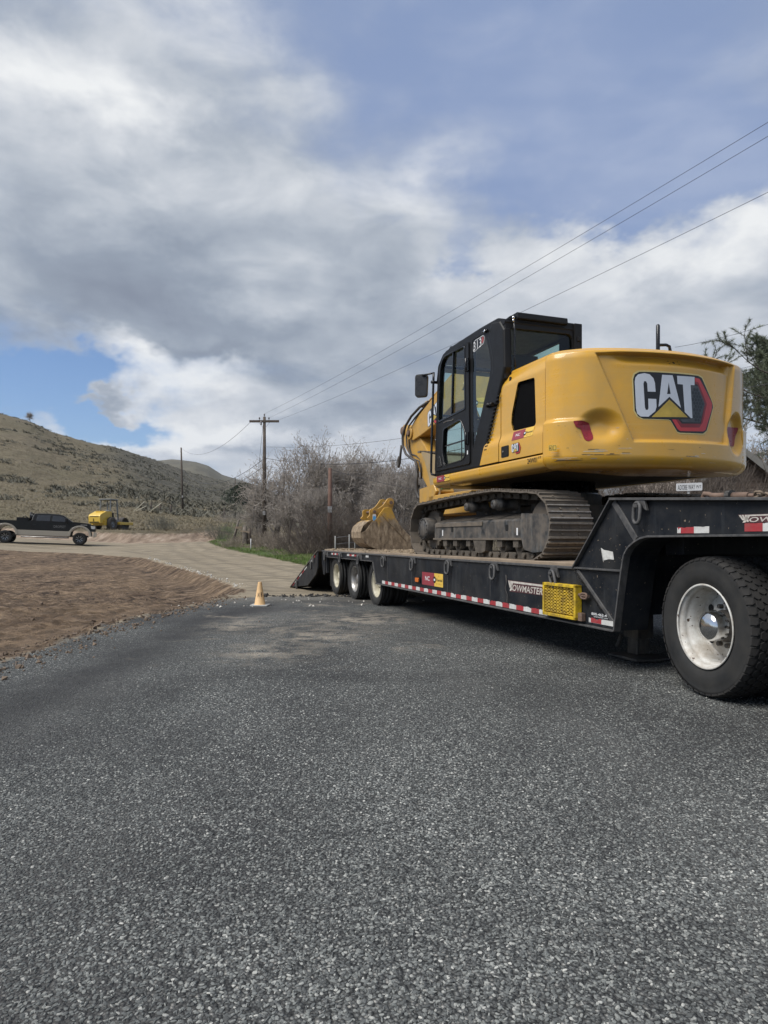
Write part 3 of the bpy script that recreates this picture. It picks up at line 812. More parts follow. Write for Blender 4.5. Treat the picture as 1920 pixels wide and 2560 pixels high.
tape(13.66, 13.03, .806, .848, 5, 0); tape(12.53, 11.75, .806, .848, 5, 0); tape(11.38, 11.22, .806, .848, 1, 0)
tape(4.013, 3.86, 1.170, 1.216, 1, 1, y=YO - .028, torn=.003); tape(4.02, 3.985, 1.172, 1.214, 1, 0, y=YO - .027, torn=.01); tape(3.86, 3.72, 1.170, 1.218, 1, 0, y=YO - .028, torn=.002)
tape(3.425, 3.286, 1.178, 1.232, 1, 1, y=YO - .028, torn=.004); tape(3.286, 3.1, 1.178, 1.232, 1, 0, y=YO - .028, torn=.004)

# rental sticker: maroon field with NC, yellow field with RENTAL; u runs along the surface, v upwards
def rental_sticker(parent, fn, x0, x1, z0, z1, t, name='rental_sticker', step=.0012, base=None):
    b = MB(); xm = x0 + (x1 - x0) * .60
    def q(a, c_, e, f): return [(a, e), (c_, e), (c_, f), (a, f)]
    b.sheet(q(x0, xm, z0, z1), fn, t, 0); b.sheet(q(xm, x1, z0, z1), fn, t, 1)
    W_ = x1 - x0; Hh = z1 - z0
    put_text(b, 'NC', fn, x0 + W_ * .16, x0 + W_ * .38, z0 + Hh * .36, z0 + Hh * .70, t + step, 2, .01)
    cx = x0 + W_ * .615; r = Hh * .26; ra = W_ * .065
    b.sheet([(cx + ra * math.cos(a), z0 + Hh * .5 + r * math.sin(a)) for a in np.linspace(0, 2 * math.pi, 20, endpoint=False)], fn, t + step, 3)
    b.sheet(q(cx - ra * .5, cx + ra * .5, z0 + Hh * .42, z0 + Hh * .58), fn, t + 2 * step, 2)
    put_text(b, 'Rental', fn, x0 + W_ * .70, x0 + W_ * .97, z0 + Hh * .40, z0 + Hh * .62, t + step, 3, .01)
    for i in range(4):
        a = x0 + W_ * (.71 + i * .065); b.sheet(q(a, a + W_ * .012, z0 + Hh * .14, z0 + Hh * .28), fn, t + step, 4)
    b.sheet(q(x0 + W_ * .80, x0 + W_ * .812, z0 + Hh * .74, z0 + Hh * .86), fn, t + step, 4)
    return b.build(name, [M_MAR, M_STY, M_WHT, M_PRB, pm('ochre_print', (.38, .22, .03), .5)], parent, base=base)
rental_sticker(trailer, XZ, 8.838, 8.136, .492, .668, YO - .0155)
# amber side marker
b = MB(); b.prism(rnd_poly([(9.07, .505), (8.895, .505), (8.895, .590), (9.07, .590)], .02), XZ, YO - .017, YO - .004, 1)
b.prism(rnd_poly([(9.045, .518), (8.925, .518), (8.925, .577), (9.045, .577)], .015), XZ, YO - .004, YO + .008, 0)
b.build('side_marker_lamp', [M_AMB, M_BLK], trailer)
# maker's lettering
def maker_decal(x0, x1, z0, z1, y, cut=None):
    """x0 > x1: reads left to right seen from the camera"""
    b = MB(); W_ = x1 - x0; H_ = z1 - z0
    P = lambda u, v: (x0 + W_ * u, z0 + H_ * v)
    b.sheet([P(0, 1), P(1, .97), P(1, .0), P(.06, -.05), P(.10, .45)], XZ, y, 1)
    b.sheet([P(.12, .94), P(1, .91), P(1, .74), P(.13, .76)], XZ, y + .001, 0)
    for k in range(3):
        u = .015 + k * .038
        b.sheet([P(u, .95), P(u + .026, .95), P(u + .075 - k * .01, .30 - k * .1), P(u + .048 - k * .01, .30 - k * .1)], XZ, y + .001, 0)
    b.sheet([P(.12, .80), P(.165, .80), P(.10, .02), P(.065, .02)], XZ, y + .001, 0)
    put_text(b, 'OWMASTER', lambda u, v, t: (u, t, v - (u - x0) / W_ * H_ * .02), x0 + W_ * .15, x0 + W_ * .99, z0 + H_ * .06, z0 + H_ * .64, y + .001, 0, .012, shear=.18)
    return b.build('maker_lettering', [pm('cream_lettering', (.62, .58, .52), .5, var=.1, dirt=((.2, .17, .15), .5, 25, .12)), pm('dark_red_shadow_print', (.075, .03, .032), .5)], trailer)
maker_decal(6.47, 5.785, .572, .688, YO - .0155)
maker_decal(3.48, 2.86, 1.236, 1.290, YO - .028)
b = MB()   # phone number stencil and faint second line, flag sticker
put_text(b, '800-462-4', XZ, 5.022, 4.815, .464, .487, YO - .0150, 0, .012); put_text(b, 'towmaster.com', XZ, 4.99, 4.80, .448, .459, YO - .0150, 0)
b.build('stencil_lettering', M_WHT, trailer)
b = MB(); b.sheet([(4.905, 1.052), (4.868, 1.035), (4.80, 1.028), (4.75, 1.020), (4.737, .955), (4.80, .958), (4.872, .945)], XZ, YO - .028, 0)
b.sheet([(4.909, 1.05), (4.905, 1.05), (4.872, .935), (4.877, .935)], XZ, YO - .0275, 0)
build_each(b, 'flag_sticker', [pm('worn_white_vinyl', (.60, .60, .57), .5, var=.12, vscale=30, dirt=((.36, .34, .31), .5, 24, .15))], trailer)
# dangling electric wire
b = MB(); b.tube([(6.50, YO - .012, .74), (6.475, YO - .004, .65), (6.49, YO + .004, .60), (6.44, YO + .004, .53), (6.455, YO + .004, .46), (6.43, YO, .44)], .006, 6); b.build('loose_wire', M_HOSE, trailer)
# fold-down step of yellow expanded metal
b = MB(); x0, x1, z0, z1 = 5.67, 5.17, .416, .700; yf = YO + .058
for p, q in (((x0, z0), (x1, z0)), ((x0, z1), (x1, z1)), ((x0, z0), (x0, z1)), ((x1, z0), (x1, z1))):
    b.box((min(p[0], q[0]) - .014, YO - .012, min(p[1], q[1]) - .014), (max(p[0], q[0]) + .014, yf, max(p[1], q[1]) + .014))
o = b.build('side_step', M_SAFY, trailer, bevel=.003, label='yellow expanded metal step')
b = MB(); rows = 9
for i in range(rows):
    for j in range(9):
        zc = z0 + .02 + (z1 - z0 - .03) * (j + .5) / 9; xc = x1 + .02 + (x0 - x1 - .04) * (i + .5) / rows; hx = (x0 - x1 - .04) / rows / 2; hz = (z1 - z0 - .03) / 18
        for dxa, dza in ((1, 1), (1, -1), (-1, 1), (-1, -1)):
            b.bar((xc, YO + .02, zc + dza * hz), (xc + dxa * hx, YO + .045, zc), .006, .014, up=(0, 1, .5))
mo = b.build('step_mesh', M_SAFY, o, base=TB)
b = MB(); b.cyl((5.15, YO + .02, .63), (5.02, YO + .02, .625), .016, 8); oval_link(b, (5.07, YO + .03, .625), .09, .045, .010, (1, 0, 0), (0, 0, 1)); b.box((5.16, YO - .01, .40), (5.10, YO + .03, .47))
build_each(b, 'step_latch', M_RUST, trailer)
# landing leg
b = MB(); b.box((5.16, -4.52, .20), (5.36, -4.34, 1.0)); b.cyl((5.26, -4.43, .26), (5.26, -4.43, .06), .085, 12); b.box((5.19, -4.50, .05), (5.33, -4.36, .19))
b.prism([(5.46, -4.24), (5.06, -4.24), (5.0, -4.43), (5.06, -4.62), (5.46, -4.62)], XY, .012, .035); b.cyl((5.38, -4.33, .22), (5.40, -4.30, .10), .02, 8)
b.build('landing_leg', M_UND, trailer, bevel=.004)

# rear axles: dual wheels
def small_tyre(R=.376, W=.215, grooves=True):
    b = MB(); h_ = W / 2
    prof = [(.236, -h_ * .72), (.262, -h_ * .92), (.30, -h_), (.335, -h_ * .98), (.36, -h_ * .9)]
    tr = [-.80, -.62]
    for k, g in enumerate((-.55, -.22, .12, .46)):
        pass
    prof.append((R - .006, -h_ * .82))
    for g in (-.52, -.17, .17, .52):
        prof += [(R, (g - .055) * W / 1.15), (R - .011, (g - .04) * W / 1.15), (R - .011, (g + .04) * W / 1.15), (R, (g + .055) * W / 1.15)]
    prof += [(R - .006, h_ * .82), (.36, h_ * .9), (.335, h_ * .98), (.30, h_), (.262, h_ * .92), (.236, h_ * .72)]
    b.lathe(prof, (0, 0, 0), 'y', 56); return b
def small_rim(dish):
    b = MB()
    prof = [(.236, .085), (.243, .088), (.243, .080), (.222, .070), (.205, .04), (.200, -.02), (.195, dish), (.12, dish + .02), (.095, dish + .025), (.09, dish + .07), (.06, dish + .085), (0.001, dish + .087)]
    b.lathe(prof, (0, 0, 0), 'y', 40)
    for k in range(8):
        a = k * math.pi / 4; b.cyl((.145 * math.cos(a), dish, .145 * math.sin(a)), (.145 * math.cos(a), dish + .035, .145 * math.sin(a)), .016, 6, smooth=False)
    b.lathe([(.235, -.085), (.20, -.05), (.20, .0)], (0, 0, 0), 'y', 32)
    return b
tyre_m = small_tyre().build('tyre', M_RUB, None); rim_m = [small_rim(-.045).build('rim', m__, None) for m__ in (M_RIMC, M_ALU, M_RIMC)]
protos = [tyre_m] + rim_m
for ai, ax in enumerate((13.47, 12.22, 10.97)):
    for yy, flip in ((YO - .05 - .108, 0), (YO - .05 - .36, 0), (YF + .05 + .108, 1), (YF + .05 + .36, 1)):
        w = node('wheel', trailer, (ax - TB[0], yy - TB[1], .376), (0, random.uniform(0, 6), math.pi * flip))
        for src in (tyre_m, rim_m[ai]):
            c_ = src.copy(); COL.objects.link(c_); c_.parent = w
    b = MB(); b.cyl((ax, YF + .5, .376), (ax, YO - .5, .376), .065, 12); b.box((ax - .10, -4.62, .30), (ax + .10, -4.48, .60)); b.box((ax - .10, -5.52, .30), (ax + .10, -5.38, .60))
    b.build('axle', M_UND, trailer)
for p_ in protos: bpy.data.objects.remove(p_)
# mud flaps behind the last axle, hinge plates and the loading ramp
b = MB()
for y0, y1 in ((YO - .08, YO - .68), (YF + .68, YF + .08)): b.box((13.98, min(y0, y1), .13), (14.0, max(y0, y1), .70))
build_each(b, 'mud_flap', M_RUB, trailer, bevel=.006)
b = MB()
for yo, s_ in ((YO, 1), (YF, -1)):
    b.prism(rnd_poly([(14.10, .878), (14.44, .885), (14.52, .80), (14.28, .36), (14.18, .36), (14.12, .62)], .02, 2), XZ, yo - s_ * .03, yo - s_ * .008)
    b.box((14.05, min(yo - s_ * .02, yo - s_ * .08), .40), (14.13, max(yo - s_ * .02, yo - s_ * .08), .86))
build_each(b, 'ramp_hinge_plate', M_TRL, trailer, bevel=.004)
rp = MB(); YR = -3.62; YRF = -6.2
rp.prism([(14.40, .89), (17.15, -.075), (17.2, -.10), (16.7, -.06), (15.35, .06), (14.55, .36), (14.42, .50)], XZ, YR, YR - .03)
rp.prism([(14.40, .89), (17.15, -.075), (17.2, -.10), (16.7, -.06), (15.35, .06), (14.55, .36), (14.42, .50)], XZ, YRF, YRF + .03)
ramp = node('loading_ramp', trailer, label='tail ramp folded down to the ground'); build_each(rp, 'ramp_side', M_TRL, ramp, base=TB, bevel=.004)
b = MB()
b.mesh([(14.40, YR + .02, .885), (17.22, YR + .02, -.09), (17.22, YRF - .02, -.09), (14.40, YRF - .02, .885), (14.40, YR + .02, .86), (17.22, YR + .02, -.115), (17.22, YRF - .02, -.115), (14.40, YRF - .02, .86)], [(0,1,2,3),(7,6,5,4),(0,4,5,1),(2,6,7,3),(0,3,7,4),(1,5,6,2)])
for i in range(9): 
    t = .08 + i * .105; x = 14.40 + 2.82 * t; z = .885 - .975 * t; b.bar((x, YR, z + .012), (x, YRF, z + .012), .03, .02)
b.build('ramp_plate', M_UND, ramp, base=TB)
b = MB(); n = 9
for i in range(n):
    if i == 2: continue
    t0, t1 = .07 + i * .095, .07 + (i + 1) * .095; w = .05
    p = [(14.42 + 2.76 * t0, .80 - .93 * t0), (14.42 + 2.76 * t1, .80 - .93 * t1), (14.42 + 2.76 * t1, .80 - .93 * t1 + w), (14.42 + 2.76 * t0, .80 - .93 * t0 + w)]
    b.sheet(p, XZ, YR + .003, i % 2)
b.build('reflective_tape', [M_TAPER, M_TAPEW], ramp, base=TB)['kind'] = 'stuff'
b = MB(); b.prism([(16.45, .16), (16.35, .10), (16.42, -.08), (16.48, -.10), (16.5, .0)], XZ, YR - .01, YR + .03); b.prism([(14.9, .74), (14.7, .74), (14.72, .60), (14.85, .62)], XZ, YR, YR + .02); build_each(b, 'ramp_lug', M_TRLE, ramp, base=TB)

# ratchet chain binder lying on the gooseneck
CB = (3.6, YO - .09, 1.41)
binder = thing('chain_binder', 'rusty ratchet chain binder with hook lying on top of the gooseneck', 'chain binder', L2W(*CB), ALPHA, base=CB)
yb = CB[1]; zb = lambda x: 1.452 + (x - 4.75) * .0535 + .034
b = MB(); b.cyl((3.76, yb, zb(3.76)), (3.63, yb, zb(3.63)), .021, 12); b.cyl((3.575, yb, zb(3.575)), (3.445, yb, zb(3.445)), .024, 12); b.cyl((3.445, yb, zb(3.445)), (3.40, yb, zb(3.40)), .015, 10); b.cyl((3.30, yb, zb(3.3)), (2.6, yb, zb(2.6)), .024, 12)
b.build('barrel', M_RUST, binder)
b = MB(); b.lathe([(.02, -.018), (.038, -.018), (.038, .018), (.02, .018)], (3.60, yb, zb(3.6)), 'x', 24, smooth=False)
for k in range(12):
    a = k * math.pi / 6; b.box((3.582, yb + .036 * math.cos(a) - .004, zb(3.6) + .036 * math.sin(a) - .004), (3.618, yb + .036 * math.cos(a) + .004, zb(3.6) + .036 * math.sin(a) + .004))
b.build('ratchet_gear', M_UND, binder)
b = MB(); b.tube([(3.74, yb, zb(3.74)), (3.79, yb, zb(3.79) + .012), (3.825, yb, zb(3.82) + .016), (3.84, yb, zb(3.84) - .006), (3.82, yb, zb(3.82) - .032), (3.78, yb, zb(3.78) - .028)], [.016, .018, .018, .017, .015, .010], 9); b.build('hook', M_RUST, binder)
b = MB()
for i in range(4): oval_link(b, (3.395 - i * .034, yb + random.uniform(-.012, .012), zb(3.36) + random.uniform(-.006, .012)), .058, .036, .0085, (1, random.uniform(-.5, .5), random.uniform(-.2, .2)), (0, .6, .6 if i % 2 else -.6))
b.build('chain', M_CHN, binder)

# ------------------------------------------------------------------ tractor unit: rear bogie of the truck that pulls the trailer
PSI = R_(11.5); tf = Vector((math.sin(PSI), -math.cos(PSI), 0)); tl = Vector((math.cos(PSI), math.sin(PSI), 0))
wheel_c = Vector((2.27, 4.88, 0)) + tl * .145; troot = wheel_c + tl * 1.10
tractor = thing('tractor_truck', 'tractor unit under the gooseneck with white dished rear wheels', 'truck', troot, PSI - math.pi / 2)
def drive_tyre():
    R = .505; h_ = .138; b = MB()
    prof = [(.292, -h_ * .78), (.33, -h_ * .97), (.37, -h_ * 1.03), (.42, -h_ * 1.02), (.455, -h_ * .98), (.458, -h_ * .985), (.485, -h_ * .93), (R - .018, -h_ * .86), (R - .014, -h_ * .4), (R - .013, 0), (R - .014, h_ * .4), (R - .018, h_ * .86), (.485, h_ * .93), (.458, h_ * .985), (.455, h_ * .98), (.42, h_ * 1.02), (.37, h_ * 1.03), (.33, h_ * .97), (.292, h_ * .78)]
    b.lathe(prof, (0, 0, 0), 'y', 96); return b
def drive_tread():
    R = .505; b = MB(); n = 46
    rows = [(-.112, .052, 0, 0), (-.053, .05, .5, 1), (0, .052, 0, 1), (.053, .05, .5, 1), (.112, .052, 0, 0)]
    for yc, w, off, hexa in rows:
        for k in range(n):
            a = 2 * math.pi * (k + off) / n; da = 2 * math.pi / n
            if hexa: sh_ = [(-.5, .0), (-.22, -.5), (.30, -.5), (.5, 0.0), (.22, .5), (-.30, .5)]
            else: sh_ = [(-.40, -.5), (.40, -.5), (.46, .1), (.30, .5), (-.30, .5), (-.46, .1)] if yc < 0 else [(-.30, -.5), (.30, -.5), (.46, -.1), (.40, .5), (-.40, .5), (-.46, -.1)]
            pts = []
            for rr_, sc in ((R - .02, 1.0), (R - .001 - abs(yc) * .05, .965)):
                for u, v in sh_:
                    aa = a + u * da * .985 * sc; y = yc + v * w * (1.05 if hexa else 1.04) * sc
                    if not hexa and abs(y) > .128: rr2 = rr_ - .012
                    else: rr2 = rr_
                    pts.append((rr2 * math.cos(aa), y, rr2 * math.sin(aa)))
            m_ = 6; f = [tuple(range(m_, 2 * m_))] + [(i, (i + 1) % m_, m_ + (i + 1) % m_, m_ + i) for i in range(m_)]
            b.mesh(pts, f)
    return b
def drive_rim(outer=True):
    b = MB()
    prof = [(.292, -.128), (.302, -.134), (.306, -.128), (.300, -.116), (.283, -.105), (.277, -.075), (.280, -.066), (.270, -.055), (.262, -.01), (.262, .055), (.246, .085), (.232, .088)]
    b.lathe(prof, (0, 0, 0), 'y', 64)
    disc = [(.236, .080), (.226, .075), (.20, .062), (.165, .055), (.115, .054)]
    b.lathe(disc, (0, 0, 0), 'y', 48)
    b.lathe([(.262, .05), (.262, .13), (.29, .135)], (0, 0, 0), 'y', 48)
    return b
def drive_hub():
    b = MB()
    b.lathe([(.118, .058), (.112, .02), (.098, .0), (.098, -.015)], (0, 0, 0), 'y', 32, 1)
    b.lathe([(.104, .0), (.108, -.050), (.105, -.086), (.094, -.106), (.055, -.122), (.001, -.127)], (0, 0, 0), 'y', 48, 0)
    for k in range(10):
        a = 2 * math.pi * (k + .5) / 10; c_, s_ = .143 * math.cos(a), .143 * math.sin(a)
        b.cyl((c_, .056, s_), (c_, .020, s_), .0165, 6, 1, smooth=False)
    for k in range(5):
        a = 2 * math.pi * (k + .3) / 5; c_, s_ = .197 * math.cos(a), .197 * math.sin(a)
        b.lathe([(.030, .0), (.001, .0)], (c_, .055, s_), 'y', 16, 2, smooth=False)
    return b
M_HOLE = flat('dark_opening', (.006, .006, .006), .9)
dt = drive_tyre().build('tyre', M_RUB, None); dr = drive_tread().build('tread', M_RUBD, None); dm = drive_rim().build('rim', M_RIM, None); dh = drive_hub().build('hub_cap', [M_CHR, M_UND, M_HOLE], None)
for axl in (0.0, 1.32):
    for yy, flip, hub in ((-1.10, 0, 1), (-.77, 1, 0), (1.10, 1, 1), (.77, 0, 0)):
        w = node('wheel', tractor, (axl, yy, .503), (0, R_(20) + axl, math.pi * flip))
        for src in (dt, dr, dm) + ((dh,) if hub else ()):
            c_ = src.copy(); COL.objects.link(c_); c_.parent = w
    b = MB(); b.cyl((axl, -1.0, .503), (axl, 1.0, .503), .10, 14); b.lathe([(.001, -.2), (.18, -.12), (.2, 0), (.18, .12), (.001, .2)], (axl, 0, .503), 'y', 20)
    b.build('axle', M_UND, tractor)
for o in (dt, dr, dm, dh): bpy.data.objects.remove(o)
b = MB()
for yy in (-.43, .43): b.box((-1.0, yy - .04, .66), (3.4, yy + .04, .92))
for x in (-.95, .66, 2.0): b.box((x - .05, -.42, .68), (x + .05, .42, .90))
b.build('frame_rail', M_UND, tractor, bevel=.006)
b = MB(); b.prism([(-.2, -.40), (1.4, -.40), (1.4, .40), (-.2, .40)], XY, .93, 1.0); b.build('fifth_wheel', M_UND, tractor)
b = MB(); b.box((1.98, -1.2, .2), (2.0, -.62, .98)); b.box((1.98, .62, .2), (2.0, 1.2, .98)); build_each(b, 'mud_flap', M_RUB, tractor)
# ------------------------------------------------------------------ excavator (own frame: x forward, y left towards the camera, z up from the deck)
EX = (7.63, -5.05, .885)
exc = thing('crawler_excavator', 'yellow crawler excavator with black cab standing on the trailer', 'excavator', L2W(*EX), ALPHA)

# --- tracks
def track_path():
    pts = []
    top = [(1.56, .735), (1.15, .745), (.796, .762), (.40, .775), (.012, .782), (-.35, .790), (-.655, .792), (-.95, .768), (-1.25, .738), (-1.50, .722)]
    near = [(-1.50 - .345 * math.sin(a), .375 + .345 * math.cos(a)) for a in np.linspace(.12, math.pi - .1, 16)]
    bot = [(-1.45, .022), (-.7, .018), (0, .018), (.7, .018), (1.45, .022)]
    far = [(1.50 + .345 * math.sin(a), .38 - .355 * math.cos(a)) for a in np.linspace(.1, math.pi - .1, 16)]
    return top + near + bot + far
TP = [Vector((p[0], 0, p[1])) for p in track_path()]
def resample(P, n):
    L = [0]
    for i in range(len(P)): L.append(L[-1] + (P[(i + 1) % len(P)] - P[i]).length)
    tot = L[-1]; out = []
    for k in range(n):
        s_ = tot * k / n; i = 0
        while L[i + 1] < s_: i += 1
        t = (s_ - L[i]) / (L[i + 1] - L[i]); out.append(P[i].lerp(P[(i + 1) % len(P)], t))
    return out, tot
NSH = 44; SP, TL = resample(TP, NSH); PITCH = TL / NSH
def shoe_mesh():
    b = MB(); L = PITCH * .985; w = .25
    prof = [(-L / 2, 0), (-L / 2, .012), (-L * .46, .014), (-L * .44, .034), (-L * .36, .034), (-L * .33, .014), (-L * .06, .012), (-L * .035, .026), (L * .035, .026), (L * .06, .012), (L * .31, .014), (L * .34, .034), (L * .42, .034), (L * .44, .010), (L / 2, .006), (L / 2, -.004)]
    mis = [0] * len(prof)
    k = b.addv([(p[0], -w, p[1]) for p in prof]); k2 = b.addv([(p[0], w, p[1]) for p in prof]); n = len(prof)
    for i in range(n):
        j = (i + 1) % n; b.face((k + i, k + j, k2 + j, k2 + i), 1 if i in (3, 11, 7) else 0)
    b.face([k + i for i in range(n)]); b.face([k2 + i for i in range(n)][::-1])
    for yy in (-.10, .10):
        for xx in (-L * .2, L * .2): b.cyl((xx, yy, .012), (xx, yy, .024), .013, 6, 0, smooth=False)
    return b
shoe0 = None
for side in (1, -1):
    tr = node('track', exc, (0, side * 1.0, 0))
    for i in range(NSH):
        p, q = SP[i], SP[(i + 1) % NSH]; m_ = (p + q) / 2; d = (q - p).normalized()
        if shoe0 is None: o = shoe_mesh().build('track_shoe', [M_STL, M_STLB], tr, base=(0, 0, 0)); shoe0 = o
        else: o = shoe0.copy(); COL.objects.link(o); o.parent = tr
        # path runs backwards along the top: outward normal = up there
        ang = math.atan2(-d.z, d.x)
        nrm = Vector((d.z, 0, -d.x)); nrm = nrm if nrm.dot(m_ - Vector((0, 0, .39))) > 0 or abs(m_.x) < 1.3 and (nrm.z > 0) == (m_.z > .39) else -nrm
        xa = -d
        Mx = Matrix((( xa.x, 0, nrm.x), (0, 1 if True else 0, 0), (xa.z, 0, nrm.z)))
        if Mx.determinant() < 0: Mx = Matrix(((-xa.x, 0, nrm.x), (0, 1, 0), (-xa.z, 0, nrm.z)))
        o.matrix_local = Matrix.Translation(m_) @ Mx.to_4x4()
    b = MB()
    for i in range(NSH):
        p, q = SP[i], SP[(i + 1) % NSH]; c_ = Vector((0, 0, .39)); m_ = (p + q) / 2
        d = (q - p).normalized(); nr = Vector((-d.z, 0, d.x))
        flatzone = abs(m_.x) < 1.35
        inw = Vector((0, 0, -1 if m_.z > .39 else 1)) if flatzone else (Vector((math.copysign(1.5, m_.x), 0, .38)) - m_).normalized()
        if nr.dot(inw) < 0: nr = -nr
        for yy in (-.085, .085):
            a = p + nr * .040 - d * .008; e = q + nr * .040 + d * .008
            b.bar(a + Vector((0, yy, 0)), e + Vector((0, yy, 0)), .035, .070, up=nr)
        for yy in (-.118, .118):
            cc = p + nr * .045; b.cyl(cc + Vector((0, yy - .016, 0)), cc + Vector((0, yy + .016, 0)), .026, 8)
    o = b.build('track_chain', M_UNDM, tr, base=(0, 0, 0)); o['kind'] = 'stuff'
    s_ = side
    # track frame beam with sloping muddy top
    b = MB(); yo_ = s_ * .145; yi_ = -s_ * .20
    sec = [(yo_, .245), (yo_, .450), (yo_ - s_ * .03, .472), (yi_, .56), (yi_, .25)]
    b.prism(sec, lambda u, v, t: (t, u, v), -1.22, 1.18, 0)
    b.build('track_frame', M_UND, tr, base=(0, 0, 0), bevel=.006)
    b = MB(); b.mesh([(1.16, yo_ - s_ * .035, .4785), (-1.20, yo_ - s_ * .035, .4785), (-1.20, yi_, .566), (1.16, yi_, .566)], [(0, 1, 2, 3)]); b.build('mud_cover', M_UNDM, tr, base=(0, 0, 0))
    b = MB(); b.box((-1.22, min(yo_ - s_ * .01, yo_ + s_ * .022), .232), (1.18, max(yo_ - s_ * .01, yo_ + s_ * .022), .256))
    b.box((-.25, min(yo_, yo_ + s_ * .012), .405), (1.14, max(yo_, yo_ + s_ * .012), .452)); b.build('frame_rib', M_STL, tr, base=(0, 0, 0))
    b = MB()
    for x in (.60, -.83): b.prism(rnd_poly([(x - .03, .335), (x + .03, .335), (x + .03, .405), (x - .03, .405)], .015, 2), XZ, yo_ + s_ * .0035, yo_ - s_ * .01)
    build_each(b, 'frame_slot', M_HOLE, tr, base=(0, 0, 0))
    b = MB()
    for x in (.90, -1.06): b.sheet([(x - .016, .285), (x + .016, .285), (x + .016, .365), (x - .016, .365)], XZ, yo_ + s_ * .004)
    build_each(b, 'white_decal', M_WHT, tr, base=(0, 0, 0))
    # final drive with its bolted cover
    b = MB(); b.lathe([(.16, -.16), (.165, .17), (.158, .185), (.158, .200), (.02, .205), (.001, .205)], (1.47, 0, .385), 'y', 36) if s_ > 0 else b.lathe([(.16, .16), (.165, -.17), (.158, -.185), (.158, -.200), (.02, -.205), (.001, -.205)], (1.47, 0, .385), 'y', 36)
    for k in range(16):
        a = k * math.pi / 8; c_ = (1.47 + .142 * math.cos(a), s_ * .20, .385 + .142 * math.sin(a)); b.cyl(c_, (c_[0], s_ * .214, c_[2]), .011, 6, smooth=False)
    b.lathe([(.11, s_ * .2005), (.105, s_ * .2055), (.001, s_ * .206)], (1.47, 0, .385), 'y', 30)
    b.build('final_drive', M_UND, tr, base=(0, 0, 0))
    b = MB(); n = 21; pts = []
    for k in range(n * 2): a = math.pi * k / n; r = .30 if k % 2 else .262; pts.append((1.47 + r * math.cos(a), .385 + r * math.sin(a)))
    b.prism(pts, XZ, -.03, .03); b.build('sprocket', M_STL, tr, base=(0, 0, 0))
    # idler and its side guard
    b = MB(); b.lathe([(.10, -.08), (.28, -.07), (.29, -.05), (.29, .05), (.28, .07), (.10, .08)], (-1.48, 0, .37), 'y', 32); b.build('idler', M_STL, tr, base=(0, 0, 0))
    b = MB(); b.prism(rnd_poly([(-1.18, .52), (-1.62, .50), (-1.76, .46), (-1.78, .27), (-1.68, .12), (-1.42, .10), (-1.24, .13), (-1.18, .26)], .02, 2), XZ, s_ * .12, s_ * .175)
    b.build('idler_guard', M_UND, tr, base=(0, 0, 0), bevel=.012, seg=2)
    for x in (.83, .52, .14, -.66, -1.02):
        b = MB()
        b.box((x - .065, min(s_ * .06, s_ * .15), .15), (x + .045, max(s_ * .06, s_ * .15), .245)); b.cyl((x, -.1, .165), (x, .1, .165), .082, 18); b.build('track_roller', M_UNDM, tr, base=(0, 0, 0))
    b = MB(); b.prism([(-.02, .245), (-.36, .245), (-.34, .10), (-.25, .075), (-.10, .075)], XZ, s_ * .06, s_ * .16)
    b.build('track_guide', M_UNDM, tr, base=(0, 0, 0))
    for x in (.10, -.60):
        b = MB(); e = s_
        b.lathe([(.001, e * .20), (.048, e * .20), (.055, e * .19), (.055, e * .135), (.070, e * .13), (.070, e * .06), (.055, e * .05), (.055, -e * .03), (.07, -e * .05), (.07, -e * .10)], (x, 0, .645), 'y', 24)
        b.lathe([(.034, e * .2015), (.030, e * .206), (.018, e * .2065), (.016, e * .2015)], (x, 0, .645), 'y', 20); b.bar((x, -.12 * e, .55), (x, -.12 * e, .645), .06, .06)
        b.build('carrier_roller', M_UND, tr, base=(0, 0, 0))
# car body between the tracks, swing bearing
b = MB(); b.prism([(-.7, -.75), (-.35, -.45), (.35, -.45), (.7, -.75), (.7, .75), (.35, .45), (-.35, .45), (-.7, .75)], XY, .34, .66); b.lathe([(.62, .66), (.62, .80), (.001, .80)], (0, 0, 0), 'z', 40)
b.build('car_body', M_UND, exc, bevel=.01)
b = MB(); b.lathe([(.58, .80), (.58, .86), (.54, .87), (.54, .96), (.001, .96)], (0, 0, 0), 'z', 48); b.build('swing_bearing', M_BLKG, exc)
# --- upper structure: underside plate and skirts
b = MB(); b.prism([(1.05, 1.18), (.95, -1.2), (-1.6, -1.2), (-1.95, -.7), (-2.1, 0), (-1.95, .7), (-1.6, 1.18)], XY, .955, 1.02); b.build('revolving_frame', pm('dark_belly_plate', (.05, .043, .033), .6, var=.3, vscale=5, dirt=((.14, .105, .05), .5, 3, .15)), exc)
b = MB(); y0, y1 = 1.0, 1.262
sec = [(1.0, 1.085), (1.235, 1.098), (1.262, 1.085), (1.262, 1.015), (1.235, .965), (1.15, .948), (1.0, .945)]
b.prism(rnd_poly(sec, .02, 3), lambda u, v, t: (t, u, v), -1.742, .965); b.build('side_skirt', M_YEL, exc, bevel=.012, seg=2)
b = MB(); b.prism([(-u, v) for u, v in rnd_poly(sec, .02, 3)], lambda u, v, t: (t, u, v), -1.742, .965); b.build('side_skirt', M_YEL, exc, bevel=.012, seg=2)
b = MB(); b.tube([(.97, 1.0, 1.02), (1.0, .95, 1.02), (1.0, .60, 1.02)], .05, 8); b.box((.55, .42, .94), (.99, 1.2, 1.10)); b.build('cab_step_bumper', M_YEL2, exc, bevel=.02, seg=2)

